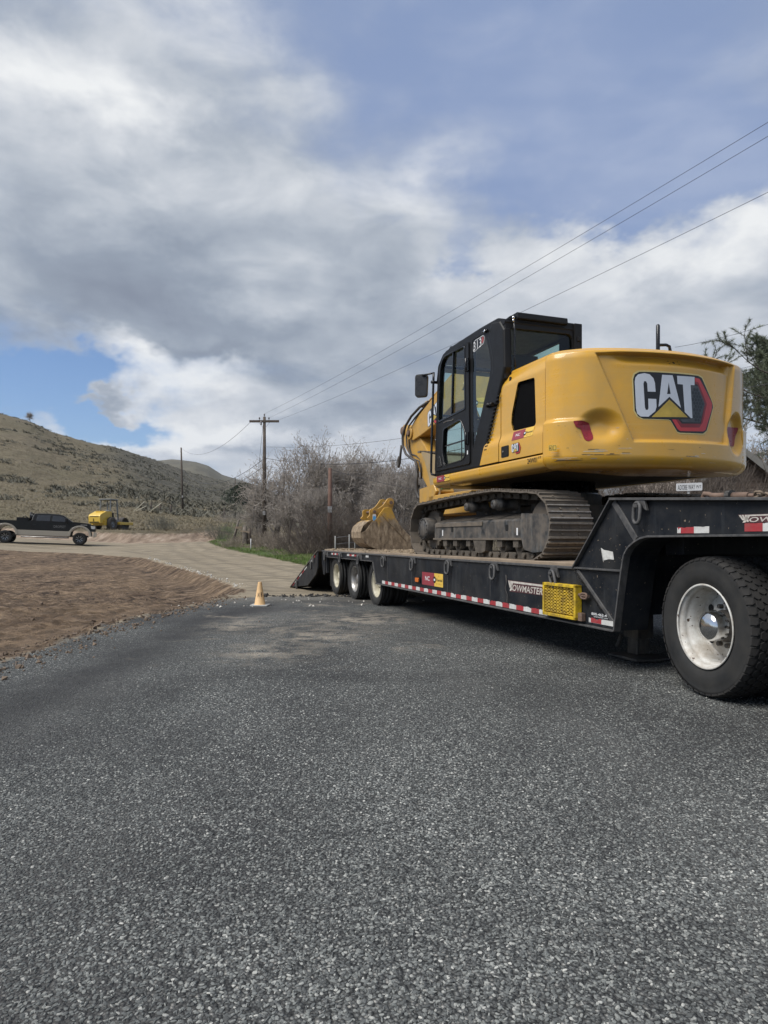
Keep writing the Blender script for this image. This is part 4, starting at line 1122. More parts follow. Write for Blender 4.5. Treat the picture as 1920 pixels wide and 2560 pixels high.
# --- side door of the engine house with its grille
def SIDE(y): return lambda u, v, t: (u, y + t, v)
def sidefn(u, v, t):
    # lower flank stands proud of the upper one
    k = min(1, max(0, (v - 1.30) / .11)); k = k * k * (3 - 2 * k)
    z2 = max(0, v - 1.95); return (u, 1.262 - .030 * k - .35 * z2 - 1.2 * z2 * z2 + t, v)
def strip_panel(outer, hole, name, mat, zs, t0=0.0, thick=.02):
    """panel cut into horizontal bands so that it can follow the flank's section"""
    bm = bmesh.new()
    me_b = MB(); me_b.sheet(outer, XZ, 0, 0, holes=[hole] if hole else ())
    for v in me_b.v: bm.verts.new(v)
    bm.verts.ensure_lookup_table()
    for f in me_b.f:
        try: bm.faces.new([bm.verts[i] for i in f])
        except ValueError: pass
    for z in zs: bmesh.ops.bisect_plane(bm, geom=bm.verts[:] + bm.edges[:] + bm.faces[:], plane_co=(0, 0, z), plane_no=(0, 0, 1))
    for v in bm.verts: v.co = Vector(sidefn(v.co.x, v.co.z, t0))
    ex_ = bmesh.ops.extrude_face_region(bm, geom=bm.faces[:])
    for v in ex_['geom']:
        if isinstance(v, bmesh.types.BMVert): v.co.y -= thick
    for f in bm.faces: f.smooth = True
    bmesh.ops.recalc_face_normals(bm, faces=bm.faces)
    me = bpy.data.meshes.new(name); bm.to_mesh(me); bm.free(); me.materials.append(mat)
    o = bpy.data.objects.new(name, me); COL.objects.link(o); o.parent = exc
    o.modifiers.new('e', 'EDGE_SPLIT').split_angle = R_(40)
    return o
zs = [1.12 + .02 * i for i in range(50)]
door_out = rnd_poly([(-.862, 1.108), (-.858, 1.99), (-.93, 2.062), (-1.05, 2.075), (-1.738, 2.078), (-1.738, 1.105)], [.015, .06, .05, .05, .01, .01], 3)
grille_hole = rnd_poly([(-1.215, 1.925), (-1.545, 1.905), (-1.570, 1.430), (-1.545, 1.405), (-1.115, 1.415), (-1.075, 1.50), (-1.085, 1.60)], .03, 3)
strip_panel(door_out, grille_hole, 'engine_door', M_YEL, zs)
gh_in = [(p[0], p[1]) for p in grille_hole]
b = MB(); b.sheet(gh_in, lambda u, v, t: (u, 1.205, v), 0, 0); b.build('grille', pm('grille_black', (.003, .003, .0035), .9, var=.5, vscale=60, bump=.3, bscale=160, bdist=.003, spec=.08), exc)
b = MB(); cxg = sum(p[0] for p in gh_in) / len(gh_in); czg = sum(p[1] for p in gh_in) / len(gh_in)
for i in range(len(gh_in)):
    p, q = gh_in[i], gh_in[(i + 1) % len(gh_in)]; a = sidefn(*p, -.002); c_ = sidefn(*q, -.002)
    b.mesh([a, c_, (q[0], 1.2, q[1]), (p[0], 1.2, p[1])], [(0, 1, 2, 3)], 0, True)
b.build('grille_surround', M_BLK, exc)
panel2 = [(-.40, 1.112), (-.846, 1.112), (-.846, 1.985), (-.825, 1.985), (-.60, 1.52)]
strip_panel(panel2, None, 'side_panel', M_YEL, zs, t0=.002)
b = MB(); b.prism(rnd_poly([(-.915, 1.145), (-1.078, 1.145), (-1.078, 1.268), (-.915, 1.268)], .015, 2), XZ, 1.258, 1.266, 0); b.prism(rnd_poly([(-.995, 1.158), (-1.062, 1.158), (-1.062, 1.255), (-.995, 1.255)], .012, 2), XZ, 1.262, 1.2675, 1); b.cyl((-.955, 1.262, 1.21), (-.955, 1.270, 1.21), .009, 8, 2)
b.build('door_latch', [M_BLK, M_HOLE, M_STLB], exc)
for (x, z) in ((-1.03, 1.99), (-.79, 1.80)):
    b = MB(); yq = sidefn(x, z, 0)[1]; b.prism(rnd_poly([(x - .02, z - .035), (x + .02, z - .035), (x + .02, z + .035), (x - .02, z + .035)], .01, 2), XZ, yq - .004, yq + .004); b.build('vent_slot', M_HOLE, exc)

# --- counterweight: a displaced wall around the tail
RT = 2.30
def tail_outline(n=190):
    P = []
    p0 = Vector((-1.745, 1.262)); pc = Vector((-1.945, 1.262)); a1 = R_(25.5); p1 = Vector((-RT * math.cos(a1), RT * math.sin(a1)))
    for i in range(40):
        t = i / 40; P.append(p0 * (1 - t) ** 2 + pc * 2 * t * (1 - t) + p1 * t * t)
    for i in range(n): a = a1 - 2 * a1 * i / (n - 1); P.append(Vector((-RT * math.cos(a), RT * math.sin(a))))
    for i in range(40, -1, -1):
        t = i / 40; q = p0 * (1 - t) ** 2 + pc * 2 * t * (1 - t) + p1 * t * t; P.append(Vector((q.x, -q.y)))
    return P
TO = tail_outline(); NT_ = len(TO)
TN = []
for i in range(NT_):
    d = TO[min(i + 1, NT_ - 1)] - TO[max(i - 1, 0)]; d.normalize(); TN.append(Vector((d.y, -d.x)) if True else None)
TN = [n if n.dot(p) > 0 else -n for n, p in zip(TN, TO)]
TS = np.array([math.atan2(p.y, -p.x) * RT for p in TO])       # arc position, + to the left
def pdist(px, pz, poly):
    X = np.asarray(px, float); Z = np.asarray(pz, float)
    return np.where(inside(X, Z, poly), 1, -1) * seg_dist(X, Z, poly)
PANEL = [(.93, 2.04), (.56, 1.19), (-.66, 1.215), (-.80, 2.08)]
def tail_disp(S, Z):
    d = np.zeros(S.shape)
    sd = pdist(S, Z, PANEL); d -= .042 * sstep(sd, -.010, .020)
    # shadowed groove under the top lip
    gr = sstep(S, -.75, -.68) * sstep(.86 - S, 0, .35)
    d -= .062 * gr * sstep(Z, 1.93, 2.035) * (1 - sstep(Z, 2.04, 2.055)) 
    d += .042 * sstep(sd, -.01, .02) * sstep(Z, 2.04, 2.056)
    # flank crease on the left and right corners
    cr = sstep(np.abs(S), .92, 1.22)
    d -= .030 * cr * sstep(Z, 1.385, 1.425)
    # pockets round the reflectors
    def pocket(cx, cz, rx, rz, dep, sharp):
        u = (S - cx) / rx; v = (Z - cz) / rz
        q = np.sqrt(u * u + v * v); return -dep * (1 - sstep(q, 1 - sharp, 1.0))
    d += pocket(.885, 1.31, .25, .21, .075, .72) * (1 - .85 * sstep(1.36 - Z, 0, .24))
    d += pocket(-.85, 1.34, .19, .24, .065, .40)
    # edges
    d -= .085 * sstep(Z, 2.05, 2.115) ** 2 + .018 * sstep(Z, 2.0, 2.1)
    lo = np.clip((1.06 - Z) / .125, 0, 1); d -= .125 * (1 - np.sqrt(np.maximum(0, 1 - lo * lo)))
    d += .006 * (fbm(S * 2.2 + 40, Z * 2.2, 2, 77))
    return d
TZ = np.concatenate([np.linspace(.935, 1.06, 14, endpoint=False), np.linspace(1.06, 1.99, 92, endpoint=False), np.linspace(1.99, 2.115, 26)])
Sg, Zg = np.meshgrid(TS, TZ); Dg = tail_disp(Sg, Zg)
fade = np.minimum(1, np.minimum(np.arange(NT_), np.arange(NT_)[::-1]) / 10.0)
Dg = Dg * 1.0
b = MB(); nz_ = len(TZ)
vv = []
for j in range(nz_):
    for i in range(NT_):
        p = TO[i] + TN[i] * Dg[j, i]; vv.append((p.x, p.y, TZ[j]))
k0 = b.addv(vv)
for j in range(nz_ - 1):
    for i in range(NT_ - 1): b.face((k0 + j * NT_ + i, k0 + j * NT_ + i + 1, k0 + (j + 1) * NT_ + i + 1, k0 + (j + 1) * NT_ + i), 0, True)
top = [k0 + (nz_ - 1) * NT_ + i for i in range(NT_)]; bot = [k0 + i for i in range(NT_)]
ci = b.addv([(-1.4, 0, 2.135)]); cb = b.addv([(-1.4, 0, .94)])
for i in range(NT_ - 1): b.face((top[i], top[i + 1], ci), 0, True); b.face((bot[i + 1], bot[i], cb), 0)
for sgn, i in ((1, 0), (-1, NT_ - 1)): b.face([k0 + j * NT_ + i for j in range(nz_)] + [ci, cb], 0)
cw = b.build('counterweight', M_YEL, exc)
def TAIL(off=0.0):
    def fn(s_, z, t):
        a = s_ / RT
        d = float(tail_disp(np.array([s_]), np.array([z]))[0])
        r = RT + d + off + t; return (-r * math.cos(a), r * math.sin(a), z)
    return fn
def tail_decal(polys, name, mats, parent=None):
    """polys: (outer, holes, material index, layer) in (arc, z); cut fine so that they bend with the tail"""
    bm = bmesh.new(); lay = {}
    me_i = []
    for outer, holes, mi, lv in polys:
        m2 = MB(); m2.sheet(outer, XZ, 0, 0, holes=holes)
        vs = [bm.verts.new((v[0], lv, v[2])) for v in m2.v]
        for f in m2.f:
            try: ff = bm.faces.new([vs[i] for i in f]); ff.material_index = mi
            except ValueError: pass
    for x in np.arange(-1.3, 1.3, .05): bmesh.ops.bisect_plane(bm, geom=bm.verts[:] + bm.edges[:] + bm.faces[:], plane_co=(x, 0, 0), plane_no=(1, 0, 0))
    for z in np.arange(1.2, 2.0, .1): bmesh.ops.bisect_plane(bm, geom=bm.verts[:] + bm.edges[:] + bm.faces[:], plane_co=(0, 0, z), plane_no=(0, 0, 1))
    f_ = TAIL(.0015)
    for v in bm.verts: v.co = Vector(f_(v.co.x, v.co.z, v.co.y * .0010))
    bmesh.ops.recalc_face_normals(bm, faces=bm.faces)
    me = bpy.data.meshes.new(name); bm.to_mesh(me); bm.free()
    for m_ in mats: me.materials.append(m_)
    o = bpy.data.objects.new(name, me); COL.objects.link(o); o.parent = parent or exc; return o
LG = {
 'plate': [(0.55,1.795),(0.534,1.844),(0.486,1.87),(0.421,1.873),(-0.219,1.878),(-0.273,1.861),(-0.438,1.626),(-0.449,1.583),(-0.348,1.34),(-0.292,1.305),(0.019,1.295),(0.057,1.303),(0.138,1.409),(0.16,1.418),(0.447,1.416),(0.499,1.439),(0.534,1.493)],
 'C': [(0.534,1.772),(0.527,1.814),(0.499,1.845),(0.434,1.86),(0.375,1.85),(0.334,1.815),(0.317,1.767),(0.31,1.682),(0.397,1.681),(0.402,1.758),(0.414,1.781),(0.434,1.781),(0.442,1.756),(0.427,1.526),(0.417,1.502),(0.397,1.503),(0.388,1.521),(0.392,1.612),(0.303,1.612),(0.3,1.536),(0.314,1.493),(0.388,1.436),(0.473,1.436),(0.509,1.463),(0.522,1.517)],
 'A': [(0.237,1.853),(0.114,1.855),(0.011,1.539),(0.153,1.641),(0.278,1.535)], 'Ah': [(0.16,1.782),(0.138,1.669),(0.179,1.667)],
 'T': [(0.061,1.854),(-0.167,1.861),(-0.167,1.778),(-0.114,1.776),(-0.139,1.448),(-0.117,1.446),(-0.036,1.503),(-0.012,1.773),(0.054,1.773)],
 'tri': [(0.153,1.614),(-0.076,1.452),(0.355,1.433)],
 'red': [(-0.171,1.855),(-0.237,1.85),(-0.434,1.619),(-0.428,1.562),(-0.329,1.343),(-0.292,1.325),(0.019,1.31),(0.054,1.33),(0.121,1.42),(0.075,1.422),(0.011,1.346),(-0.237,1.36),(-0.288,1.417),(-0.348,1.605),(-0.216,1.815),(-0.173,1.814)],
 'red2': [(-0.173,1.814),(-0.216,1.815),(-0.348,1.605),(-0.288,1.417),(-0.237,1.36),(0.011,1.346),(0.075,1.422),(0.045,1.424),(0.0,1.385),(-0.255,1.400),(-0.318,1.603),(-0.205,1.79),(-0.172,1.79)],
 'mesh': [(-0.12,1.772),(-0.216,1.775),(-0.318,1.603),(-0.250,1.412),(-0.012,1.400),(0.019,1.425),(-0.139,1.44)]}
def logo_polys(mapf=lambda p: p, hexes=True, border=True):
    P = []
    g = lambda k: [mapf(p) for p in LG[k]]
    if border:
        cx, cz = .05, 1.585; P.append(([mapf((cx + (p[0] - cx) * 1.028, cz + (p[1] - cz) * 1.045)) for p in LG['plate']], (), 5, 0))
    P.append((g('plate'), (), 0, 1)); P.append((g('C'), (), 1, 2)); P.append((g('A'), [g('Ah')], 1, 2)); P.append((g('T'), (), 1, 2)); P.append((g('tri'), (), 2, 2)); P.append((g('red'), (), 3, 2)); P.append((g('red2'), (), 6, 2)); P.append((g('mesh'), (), 4, 2))
    if hexes:
        r = .0185; poly = LG['mesh']
        for i in range(-2, 12):
            for j in range(-2, 20):
                hx = .03 - i * .039 - .0195 * (j % 2); hz = 1.40 + j * .0335
                pts = [(hx + r * math.sin(a), hz + r * math.cos(a)) for a in np.arange(6) * math.pi / 3]
                if all(inside(np.array([q[0]]), np.array([q[1]]), poly)[0] for q in pts): P.append(([mapf(p) for p in pts], (), 7, 3))
    return P
M_LG = [M_PRB, pm('logo_white', (.60, .63, .68), .3, var=.08, vscale=3), pm('logo_gold', (.52, .36, .06), .35, var=.35, vscale=2.5), pm('logo_red', (.50, .04, .045), .35, var=.15), pm('logo_mesh_grey', (.055, .062, .07), .4, var=.3), pm('logo_border', (.62, .50, .20), .4), pm('logo_dark_red', (.20, .012, .018), .35), flat('logo_hex_dark', (.018, .022, .027), .4)]
tail_decal(logo_polys(), 'maker_logo', M_LG, cw)
# red reflectors and small plates on the tail
RL = [(1.150, 1.385), (1.06, 1.39), (.985, 1.372), (.950, 1.247), (.955, 1.21), (1.00, 1.187), (1.04, 1.205), (1.075, 1.315), (1.12, 1.325)]
RRr = [(-.765, 1.415), (-.99, 1.43), (-.985, 1.37), (-.945, 1.24), (-.91, 1.22), (-.74, 1.225), (-.705, 1.27)]
tail_decal([(rnd_poly(RL, .015, 2), (), 0, 3)], 'reflector', [M_RED], cw); tail_decal([(rnd_poly(RRr, .02, 2), (), 0, 3)], 'reflector', [M_RED], cw)
tail_decal([([(1.30, 1.10), (1.38, 1.10), (1.38, 1.16), (1.30, 1.16)], (), 0, 1), ([(1.307, 1.108), (1.337, 1.108), (1.337, 1.152), (1.307, 1.152)], (), 1, 2), ([(1.345, 1.108), (1.373, 1.108), (1.373, 1.152), (1.345, 1.152)], (), 1, 2), ([(1.31, 1.112), (1.333, 1.112), (1.333, 1.148), (1.31, 1.148)], (), 0, 3), ([(1.348, 1.112), (1.370, 1.112), (1.370, 1.148), (1.348, 1.148)], (), 0, 3), ([(1.375, 1.13), (1.358, 1.118), (1.358, 1.135)], (), 1, 4)], 'warning_label', [M_STY, M_PRB], cw)
cp = [([(.0 + .07 + .062 * u + c0, 1.985 + .02 * v) for u, v in ((math.cos(a) * .09, math.sin(a) * .25) for a in np.linspace(0, 6.28, 8, endpoint=False))], (), 0, 1) for c0 in (0,)]
dots = []
for cxx, czz, rr_ in ((.13, 2.005, .006), (.13, 1.975, .006), (.01, 2.008, .006), (.01, 1.978, .006), (.07, 1.99, .013)):
    dots.append(([(cxx + rr_ * math.cos(a), czz + rr_ * math.sin(a)) for a in np.linspace(0, 2 * math.pi, 9, endpoint=False)], (), 0, 2))
tail_decal(dots, 'camera_plate', [M_PRB], cw)
# scrapes where the tail has rubbed
scr = []; rg = random.Random(4)
for i in range(64):
    s0 = rg.uniform(-.6, 1.3) if i % 2 else rg.uniform(.5, 1.35); z = rg.choice([rg.uniform(1.0, 1.12), rg.uniform(1.0, 1.09), rg.uniform(1.02, 1.35)]); L = rg.uniform(.02, .16) if z < 1.12 else rg.uniform(.008, .03); w = rg.uniform(.0015, .0055)
    scr.append(([(s0, z), (s0 + L, z + rg.uniform(-.003, .003)), (s0 + L * .9, z + w), (s0 + L * .1, z + w)], (), rg.randrange(3), 1))
scr.append(([(1.05, 1.005), (1.33, .998), (1.30, 1.006), (1.1, 1.011)], (), 1, 1))
o = tail_decal(scr, 'scrape_marks', [pm('scraped_grey', (.42, .38, .30), .6), pm('scraped_dark', (.10, .075, .04), .6), pm('scraped_pale', (.66, .58, .42), .5)], cw); o['kind'] = 'stuff'

# hood behind the cab and the right-hand flank
b = MB(); b.prism([(-.93, 1.16), (-1.76, 1.16), (-1.90, .9), (-1.95, 0), (-1.90, -.9), (-1.76, -1.16), (.2, -1.16), (.2, -.25), (-.6, -.25), (-.6, .12), (-.93, .12)], XY, 2.0, 2.118)
b.prism([(-.60, 1.13), (-1.75, 1.13), (-1.75, -1.24), (.95, -1.24), (.95, -.45), (-.55, -.30)], XY, 1.03, 2.02)
b.build('engine_hood', M_YEL, exc, bevel=.03, seg=3)
b = MB(); b.tube([(-.85, -.955, 2.1), (-.85, -.955, 2.6), (-.85, -.955, 2.87), (-.85, -.955, 2.885)], [.024, .024, .024, .014], 10); b.build('hand_rail', M_BLKG, exc)
b = MB(); b.tube([(-.85, -.955, 2.63), (-.85, -1.08, 2.645), (-.85, -1.13, 2.63), (-.85, -1.145, 2.57), (-.85, -1.145, 2.1)], .019, 8); b.build('hand_rail', M_BLKG, exc)
b = MB(); b.lathe([(.001, 2.16), (.03, 2.155), (.045, 2.135), (.05, 2.10)], (-1.6, -.75, 0), 'z', 16); b.build('filler_cap', M_BLK, exc)
# --- cab
YC = 1.252                                            # outer face of the cab
cab = node('cab', exc, (0, 0, 1.115 * .030)); cab.scale = (1, 1, .970)
def cabp(b, name, mat, bevel=.006, seg=2, label=None): return b.build(name, mat, cab, base=(0, 0, 0), bevel=bevel, seg=seg, label=label)
# left wall: one plate with three openings; the front edge leans, the roof rail bows
wall = [(.945, 1.115), (.895, 1.75), (.845, 2.42), (.80, 2.60), (.70, 2.735), (.58, 2.775), (.10, 2.785), (-.45, 2.785), (-.74, 2.775), (-.86, 2.70), (-.93, 2.45), (-.93, 2.19), (-.40, 1.112)]
win_u = rnd_poly([(.785, 1.835), (.745, 2.40), (.70, 2.60), (.60, 2.695), (.03, 2.680), (.0, 2.66), (-.015, 1.875)], [.03, .1, .12, .1, .04, .02, .03], 3)
win_l = rnd_poly([(.625, 1.715), (.13, 1.765), (.0, 1.60), (-.025, 1.285), (.06, 1.235), (.60, 1.215), (.665, 1.42)], [.05, .05, .06, .05, .05, .04, .06], 3)
win_r = rnd_poly([(-.175, 2.705), (-.46, 2.700), (-.53, 2.62), (-.63, 2.36), (-.635, 2.20), (-.19, 1.33)], [.03, .05, .08, .08, .08, .04], 3)
b = MB(); b.prism(wall, XZ, YC - .055, YC - .006, holes=[win_u, win_l, win_r]); cabp(b, 'cab_wall', M_BLK, .004)
# door leaf standing proud with its own frame line
door = rnd_poly([(.915, 1.16), (.868, 1.80), (.825, 2.40), (.775, 2.60), (.66, 2.712), (-.085, 2.712), (-.10, 2.68), (-.135, 1.16)], [.04, .1, .15, .15, .08, .03, .03, .04], 3)
du = [(p[0] * 1.0 + (.012 if p[0] > .4 else -.010), p[1] + (.012 if p[1] > 2.2 else -.010)) for p in win_u]
dl = [(p[0] + (.012 if p[0] > .3 else -.012), p[1] + (.012 if p[1] > 1.5 else -.012)) for p in win_l]
b = MB(); b.prism(door, XZ, YC - .006, YC + .012, holes=[du, dl]); dleaf = cabp(b, 'door', M_BLK, .006)
def ring(b, pts, fn, w, t0, t1, mi=0):
    cx = sum(p[0] for p in pts) / len(pts); cz = sum(p[1] for p in pts) / len(pts)
    inn = [(p[0] + (cx - p[0]) * w, p[1] + (cz - p[1]) * w) for p in pts]; b.prism(pts, fn, t0, t1, mi, holes=[inn])
b = MB(); ring(b, du, XZ, .05, YC + .000, YC + .020); ring(b, dl, XZ, .07, YC + .000, YC + .018)
o = b.build('window_seal', M_BLKG, dleaf, base=(0, 0, 0), bevel=.004)
b = MB(); b.sheet(win_u, XZ, YC - .012); o = b.build('window_pane', M_GLASS, dleaf, base=(0, 0, 0), recalc=False)
b = MB(); b.sheet(win_l, XZ, YC - .012); o = b.build('window_pane', M_GLASS, dleaf, base=(0, 0, 0), recalc=False)
b = MB(); b.bar((.335, YC - .002, 2.695), (.385, YC - .002, 1.86), .022, .03, up=(0, 1, 0)); b.build('window_bar', M_BLKG, dleaf, base=(0, 0, 0))
b = MB(); b.box((.0, YC - .016, 1.475), (.66, YC - .008, 1.495)); b.box((.12, YC - .016, 1.23), (.135, YC - .008, 1.76)); b.build('window_bar', M_BLKG, dleaf, base=(0, 0, 0))
b = MB(); b.sheet(win_r, XZ, YC - .012); b.build('window_pane', M_GLASS, cab, base=(0, 0, 0), recalc=False)
for z0, z1 in ((2.335, 2.50), (1.41, 1.565)):
    b = MB(); b.box((-.125, YC + .008, z0), (-.055, YC + .034, z1)); b.cyl((-.085, YC + .036, z0), (-.085, YC + .036, z1), .016, 8)
    b.build('hinge', M_BLKG, dleaf, base=(0, 0, 0), bevel=.004)
b = MB(); b.box((-.10, YC + .013, 1.285), (-.075, YC + .0165, 1.335)); b.build('white_label', M_WHT, dleaf, base=(0, 0, 0))
b = MB(); b.prism(rnd_poly([(.80, 1.21), (.66, 1.205), (.72, 1.36), (.79, 1.375)], .02, 2), XZ, YC + .011, YC + .022); b.prism([(.775, 1.24), (.735, 1.24), (.745, 1.33), (.775, 1.33)], XZ, YC + .020, YC + .0235, 1); b.build('door_handle', [M_BLKG, M_HOLE], dleaf, base=(0, 0, 0), bevel=.003)
b = MB(); b.tube([(.62, YC + .013, 1.80), (.52, YC + .016, 1.806), (.34, YC + .016, 1.79), (.32, YC + .014, 1.805)], .005, 6); b.build('wiper', M_STLB, dleaf, base=(0, 0, 0))
# number decal on the rear side window
b = MB()
fnw = lambda u, v, t: (u, YC - .0105 + t, v + (u + .32) * -.02)
b.sheet(rnd_poly([(-.195, 2.545), (-.34, 2.57), (-.46, 2.585), (-.485, 2.66), (-.45, 2.690), (-.21, 2.690), (-.185, 2.62)], .035, 3), fnw, 0, 2)
b.sheet(rnd_poly([(-.200, 2.552), (-.34, 2.577), (-.455, 2.592), (-.477, 2.66), (-.447, 2.683), (-.213, 2.683), (-.192, 2.62)], .033, 3), fnw, .001, 1)
b.sheet(rnd_poly([(-.405, 2.60), (-.455, 2.60), (-.470, 2.655), (-.45, 2.676), (-.415, 2.676)], .015, 2), fnw, .002, 3)
put_text(b, '313', fnw, -.205, -.405, 2.565, 2.672, .003, 0, .004, spacing=1.15)
b.build('model_number', [M_WHT, M_PRB, M_WHT, pm('dull_red_print', (.28, .06, .06), .5)], cab, base=(0, 0, 0))
# rear wall, window and rounded corner pillar
rw = [(1.235, 2.05), (1.235, 2.72), (1.16, 2.785), (.32, 2.785), (.245, 2.72), (.245, 2.05)]
rwin = rnd_poly([(1.165, 2.08), (1.17, 2.60), (1.145, 2.635), (.395, 2.645), (.355, 2.60), (.335, 2.08)], [.02, .05, .03, .04, .05, .02], 3)
b = MB(); b.prism(rw, YZ, -.90, -.945, holes=[rwin]); cabp(b, 'rear_wall', M_BLK, .01)
b = MB(); b.sheet(rwin, YZ, -.915); b.build('rear_window', glass('dark_cab_glass', (.52, .66, .63), 1.42), cab, base=(0, 0, 0), recalc=False)
b = MB(); pil = [(-.70, 2.775), (-.86, 2.70), (-.965, 2.45), (-.965, 2.16), (-.895, 2.05), (-.50, 1.31), (-.40, 1.115), (-.56, 1.115), (-.60, 1.20), (-.70, 1.45)]
pil = [(-.66, 2.78), (-.86, 2.735), (-.955, 2.62), (-.97, 2.18), (-.92, 2.05), (-.42, 1.115), (-.36, 1.115), (-.66, 2.10), (-.67, 2.36), (-.57, 2.64)]
b.prism(pil, XZ, YC - .10, YC + .004); cabp(b, 'rear_pillar', M_BLK, .03, 3)
b = MB(); b.box((-.955, .25, 2.05), (-.60, .31, 2.78)); cabp(b, 'rear_pillar', M_BLK, .02, 2)
# roof with raised rear spoiler
b = MB(); b.prism(rnd_poly([(.60, 2.735), (.50, 2.79), (-.40, 2.800), (-.80, 2.79), (-.95, 2.735), (-.95, 2.68), (.60, 2.70)], .03, 2), XZ, .25, YC - .012); cabp(b, 'roof', M_BLK, .03, 3)
b = MB(); b.prism(rnd_poly([(-.45, 2.79), (-.62, 2.825), (-.975, 2.825), (-.985, 2.745), (-.93, 2.745), (-.9, 2.78)], .015, 2), XZ, .44, 1.09); cabp(b, 'roof_spoiler', M_BLK, .02, 2)
b = MB(); b.box((-.97, .235, 2.46), (-.86, .34, 2.78)); b.box((-.985, .265, 2.56), (-.965, .305, 2.62)); cabp(b, 'rear_corner_cover', M_BLK, .012, 2)
# wiper motor, lamp and cable on the rear post
b = MB(); b.tube([(-.97, 1.14, 2.74), (-.975, 1.13, 2.60), (-.98, 1.135, 2.30), (-.975, 1.12, 2.15)], .011, 6, 0); b.lathe([(.001, 0), (.016, .004), (.018, .02), (.012, .03)], (-.972, 1.145, 2.735), 'z', 10, 1); b.cyl((-.97, 1.145, 2.70), (-.97, 1.145, 2.74), .012, 8, 1)
b.build('wiper_arm', [M_BLKG, M_CHR], cab, base=(0, 0, 0))
b = MB(); b.cyl((-.53, YC - .004, 2.715), (-.53, YC + .025, 2.715), .015, 10, 1); b.tube([(-.47, YC + .012, 2.715), (-.59, YC + .012, 2.71)], .012, 8, 0); b.build('door_catch', [M_BLKG, M_CHR], cab, base=(0, 0, 0))
b = MB(); b.tube([(-.66, YC - .01, 1.80), (-.70, YC + .03, 1.80), (-.76, YC + .035, 1.79)], .024, 8); b.lathe([(.001, -.03), (.03, -.015), (.03, .015), (.001, .03)], (-.63, YC + .02, 1.805), 'x', 10); b.build('door_stop', M_BLK, cab, base=(0, 0, 0))
# louvre edge of the black flank beside the yellow panel
b = MB()
for i in range(15):
    z = 1.28 + i * .042; x = -.455 - (z - 1.112) * .49; b.box((x - .035, YC - .004, z), (x + .03, YC + .012, z + .014))
b.build('louvre_edge', M_BLK, cab, base=(0, 0, 0))['kind'] = 'stuff'
# front wall, right wall, floor (seen through the glass)
b = MB()
for yy in (.27, 1.205): b.tube([(.93, yy, 1.12), (.89, yy, 1.80), (.84, yy, 2.42), (.79, yy, 2.62), (.66, yy, 2.76)], .03, 6)
b.tube([(.79, .27, 2.62), (.79, 1.2, 2.62)], .03, 6); b.tube([(.87, .27, 1.95), (.87, 1.2, 1.95)], .018, 6); cabp(b, 'front_frame', M_BLKG, 0)
fw = lambda u, v, t: (.945 - (v - 1.115) * .075 + t, u, v)
b = MB(); b.sheet([(.29, 1.16), (1.19, 1.16), (1.19, 1.94), (.29, 1.94)], fw, 0); b.sheet([(.29, 1.97), (1.19, 1.97), (1.19, 2.60), (.29, 2.60)], fw, 0); b.build('windscreen', M_GLASS, cab, base=(0, 0, 0), recalc=False)
rwall = [(.93, 1.12), (.84, 2.42), (.79, 2.62), (.66, 2.77), (-.93, 2.77), (-.93, 1.12)]
b = MB(); b.prism(rwall, XZ, .25, .29, holes=[[(.82, 1.50), (.75, 2.40), (.70, 2.58), (.60, 2.66), (-.80, 2.66), (-.80, 1.50)]]); cabp(b, 'right_wall', M_BLK, 0)
b = MB(); b.sheet([(.82, 1.50), (.75, 2.40), (.70, 2.58), (.60, 2.66), (-.80, 2.66), (-.80, 1.50)], XZ, .27); b.build('right_window', M_GLASS, cab, base=(0, 0, 0), recalc=False)
b = MB(); b.box((-.90, .25, 1.10), (.95, 1.24, 1.16)); b.box((-.90, .28, 1.16), (-.55, 1.2, 2.05)); cabp(b, 'floor', M_BLK, 0)
seat = MB(); seat.prism(rnd_poly([(-.50, 1.55), (.02, 1.56), (.05, 1.66), (-.36, 1.68), (-.48, 2.28), (-.60, 2.28)], .05, 3), XZ, .52, .96); seat.box((-.58, .58, 2.22), (-.48, .90, 2.46)); seat.box((-.45, .56, 1.16), (-.05, .92, 1.55)); cabp(seat, 'seat', pm('seat_cloth', (.03, .03, .033), .85), .03, 2)
b = MB(); b.box((-.35, .36, 1.60), (.10, .48, 1.74)); b.box((-.35, 1.0, 1.60), (.10, 1.12, 1.74)); b.cyl((.08, .42, 1.74), (.11, .42, 1.94), .022, 8); b.cyl((.08, 1.06, 1.74), (.11, 1.06, 1.94), .022, 8)
b.box((.48, .34, 1.80), (.54, .58, 2.02)); b.cyl((.52, .46, 1.16), (.52, .46, 1.8), .02, 8); cabp(b, 'console', M_BLK, .012)
# rain visor, mirror and front grab rail
b = MB(); b.mesh([(.80, .30, 2.66), (1.12, .32, 2.62), (1.10, 1.10, 2.62), (.78, 1.19, 2.66), (.78, .30, 2.80), (.86, .32, 2.79), (.84, 1.10, 2.79), (.76, 1.19, 2.80)], [(0, 1, 5, 4), (3, 7, 6, 2), (1, 2, 6, 5), (4, 5, 6, 7)]); cabp(b, 'visor', pm('grey_visor', (.13, .14, .15), .4), 0)
b = MB(); b.tube([(.86, YC + .05, 2.535), (1.05, YC + .12, 2.545), (1.12, YC + .12, 2.54)], .013, 8); b.tube([(.86, YC + .05, 2.545), (.865, YC + .05, 2.44), (.94, YC + .05, 1.30), (.945, YC + .05, 1.165), (.93, YC + .045, 1.125), (.88, YC + .01, 1.11)], .017, 8); b.cyl((.87, YC - .01, 2.41), (.87, YC + .08, 2.41), .022, 8); cabp(b, 'grab_rail', M_BLKG, 0)
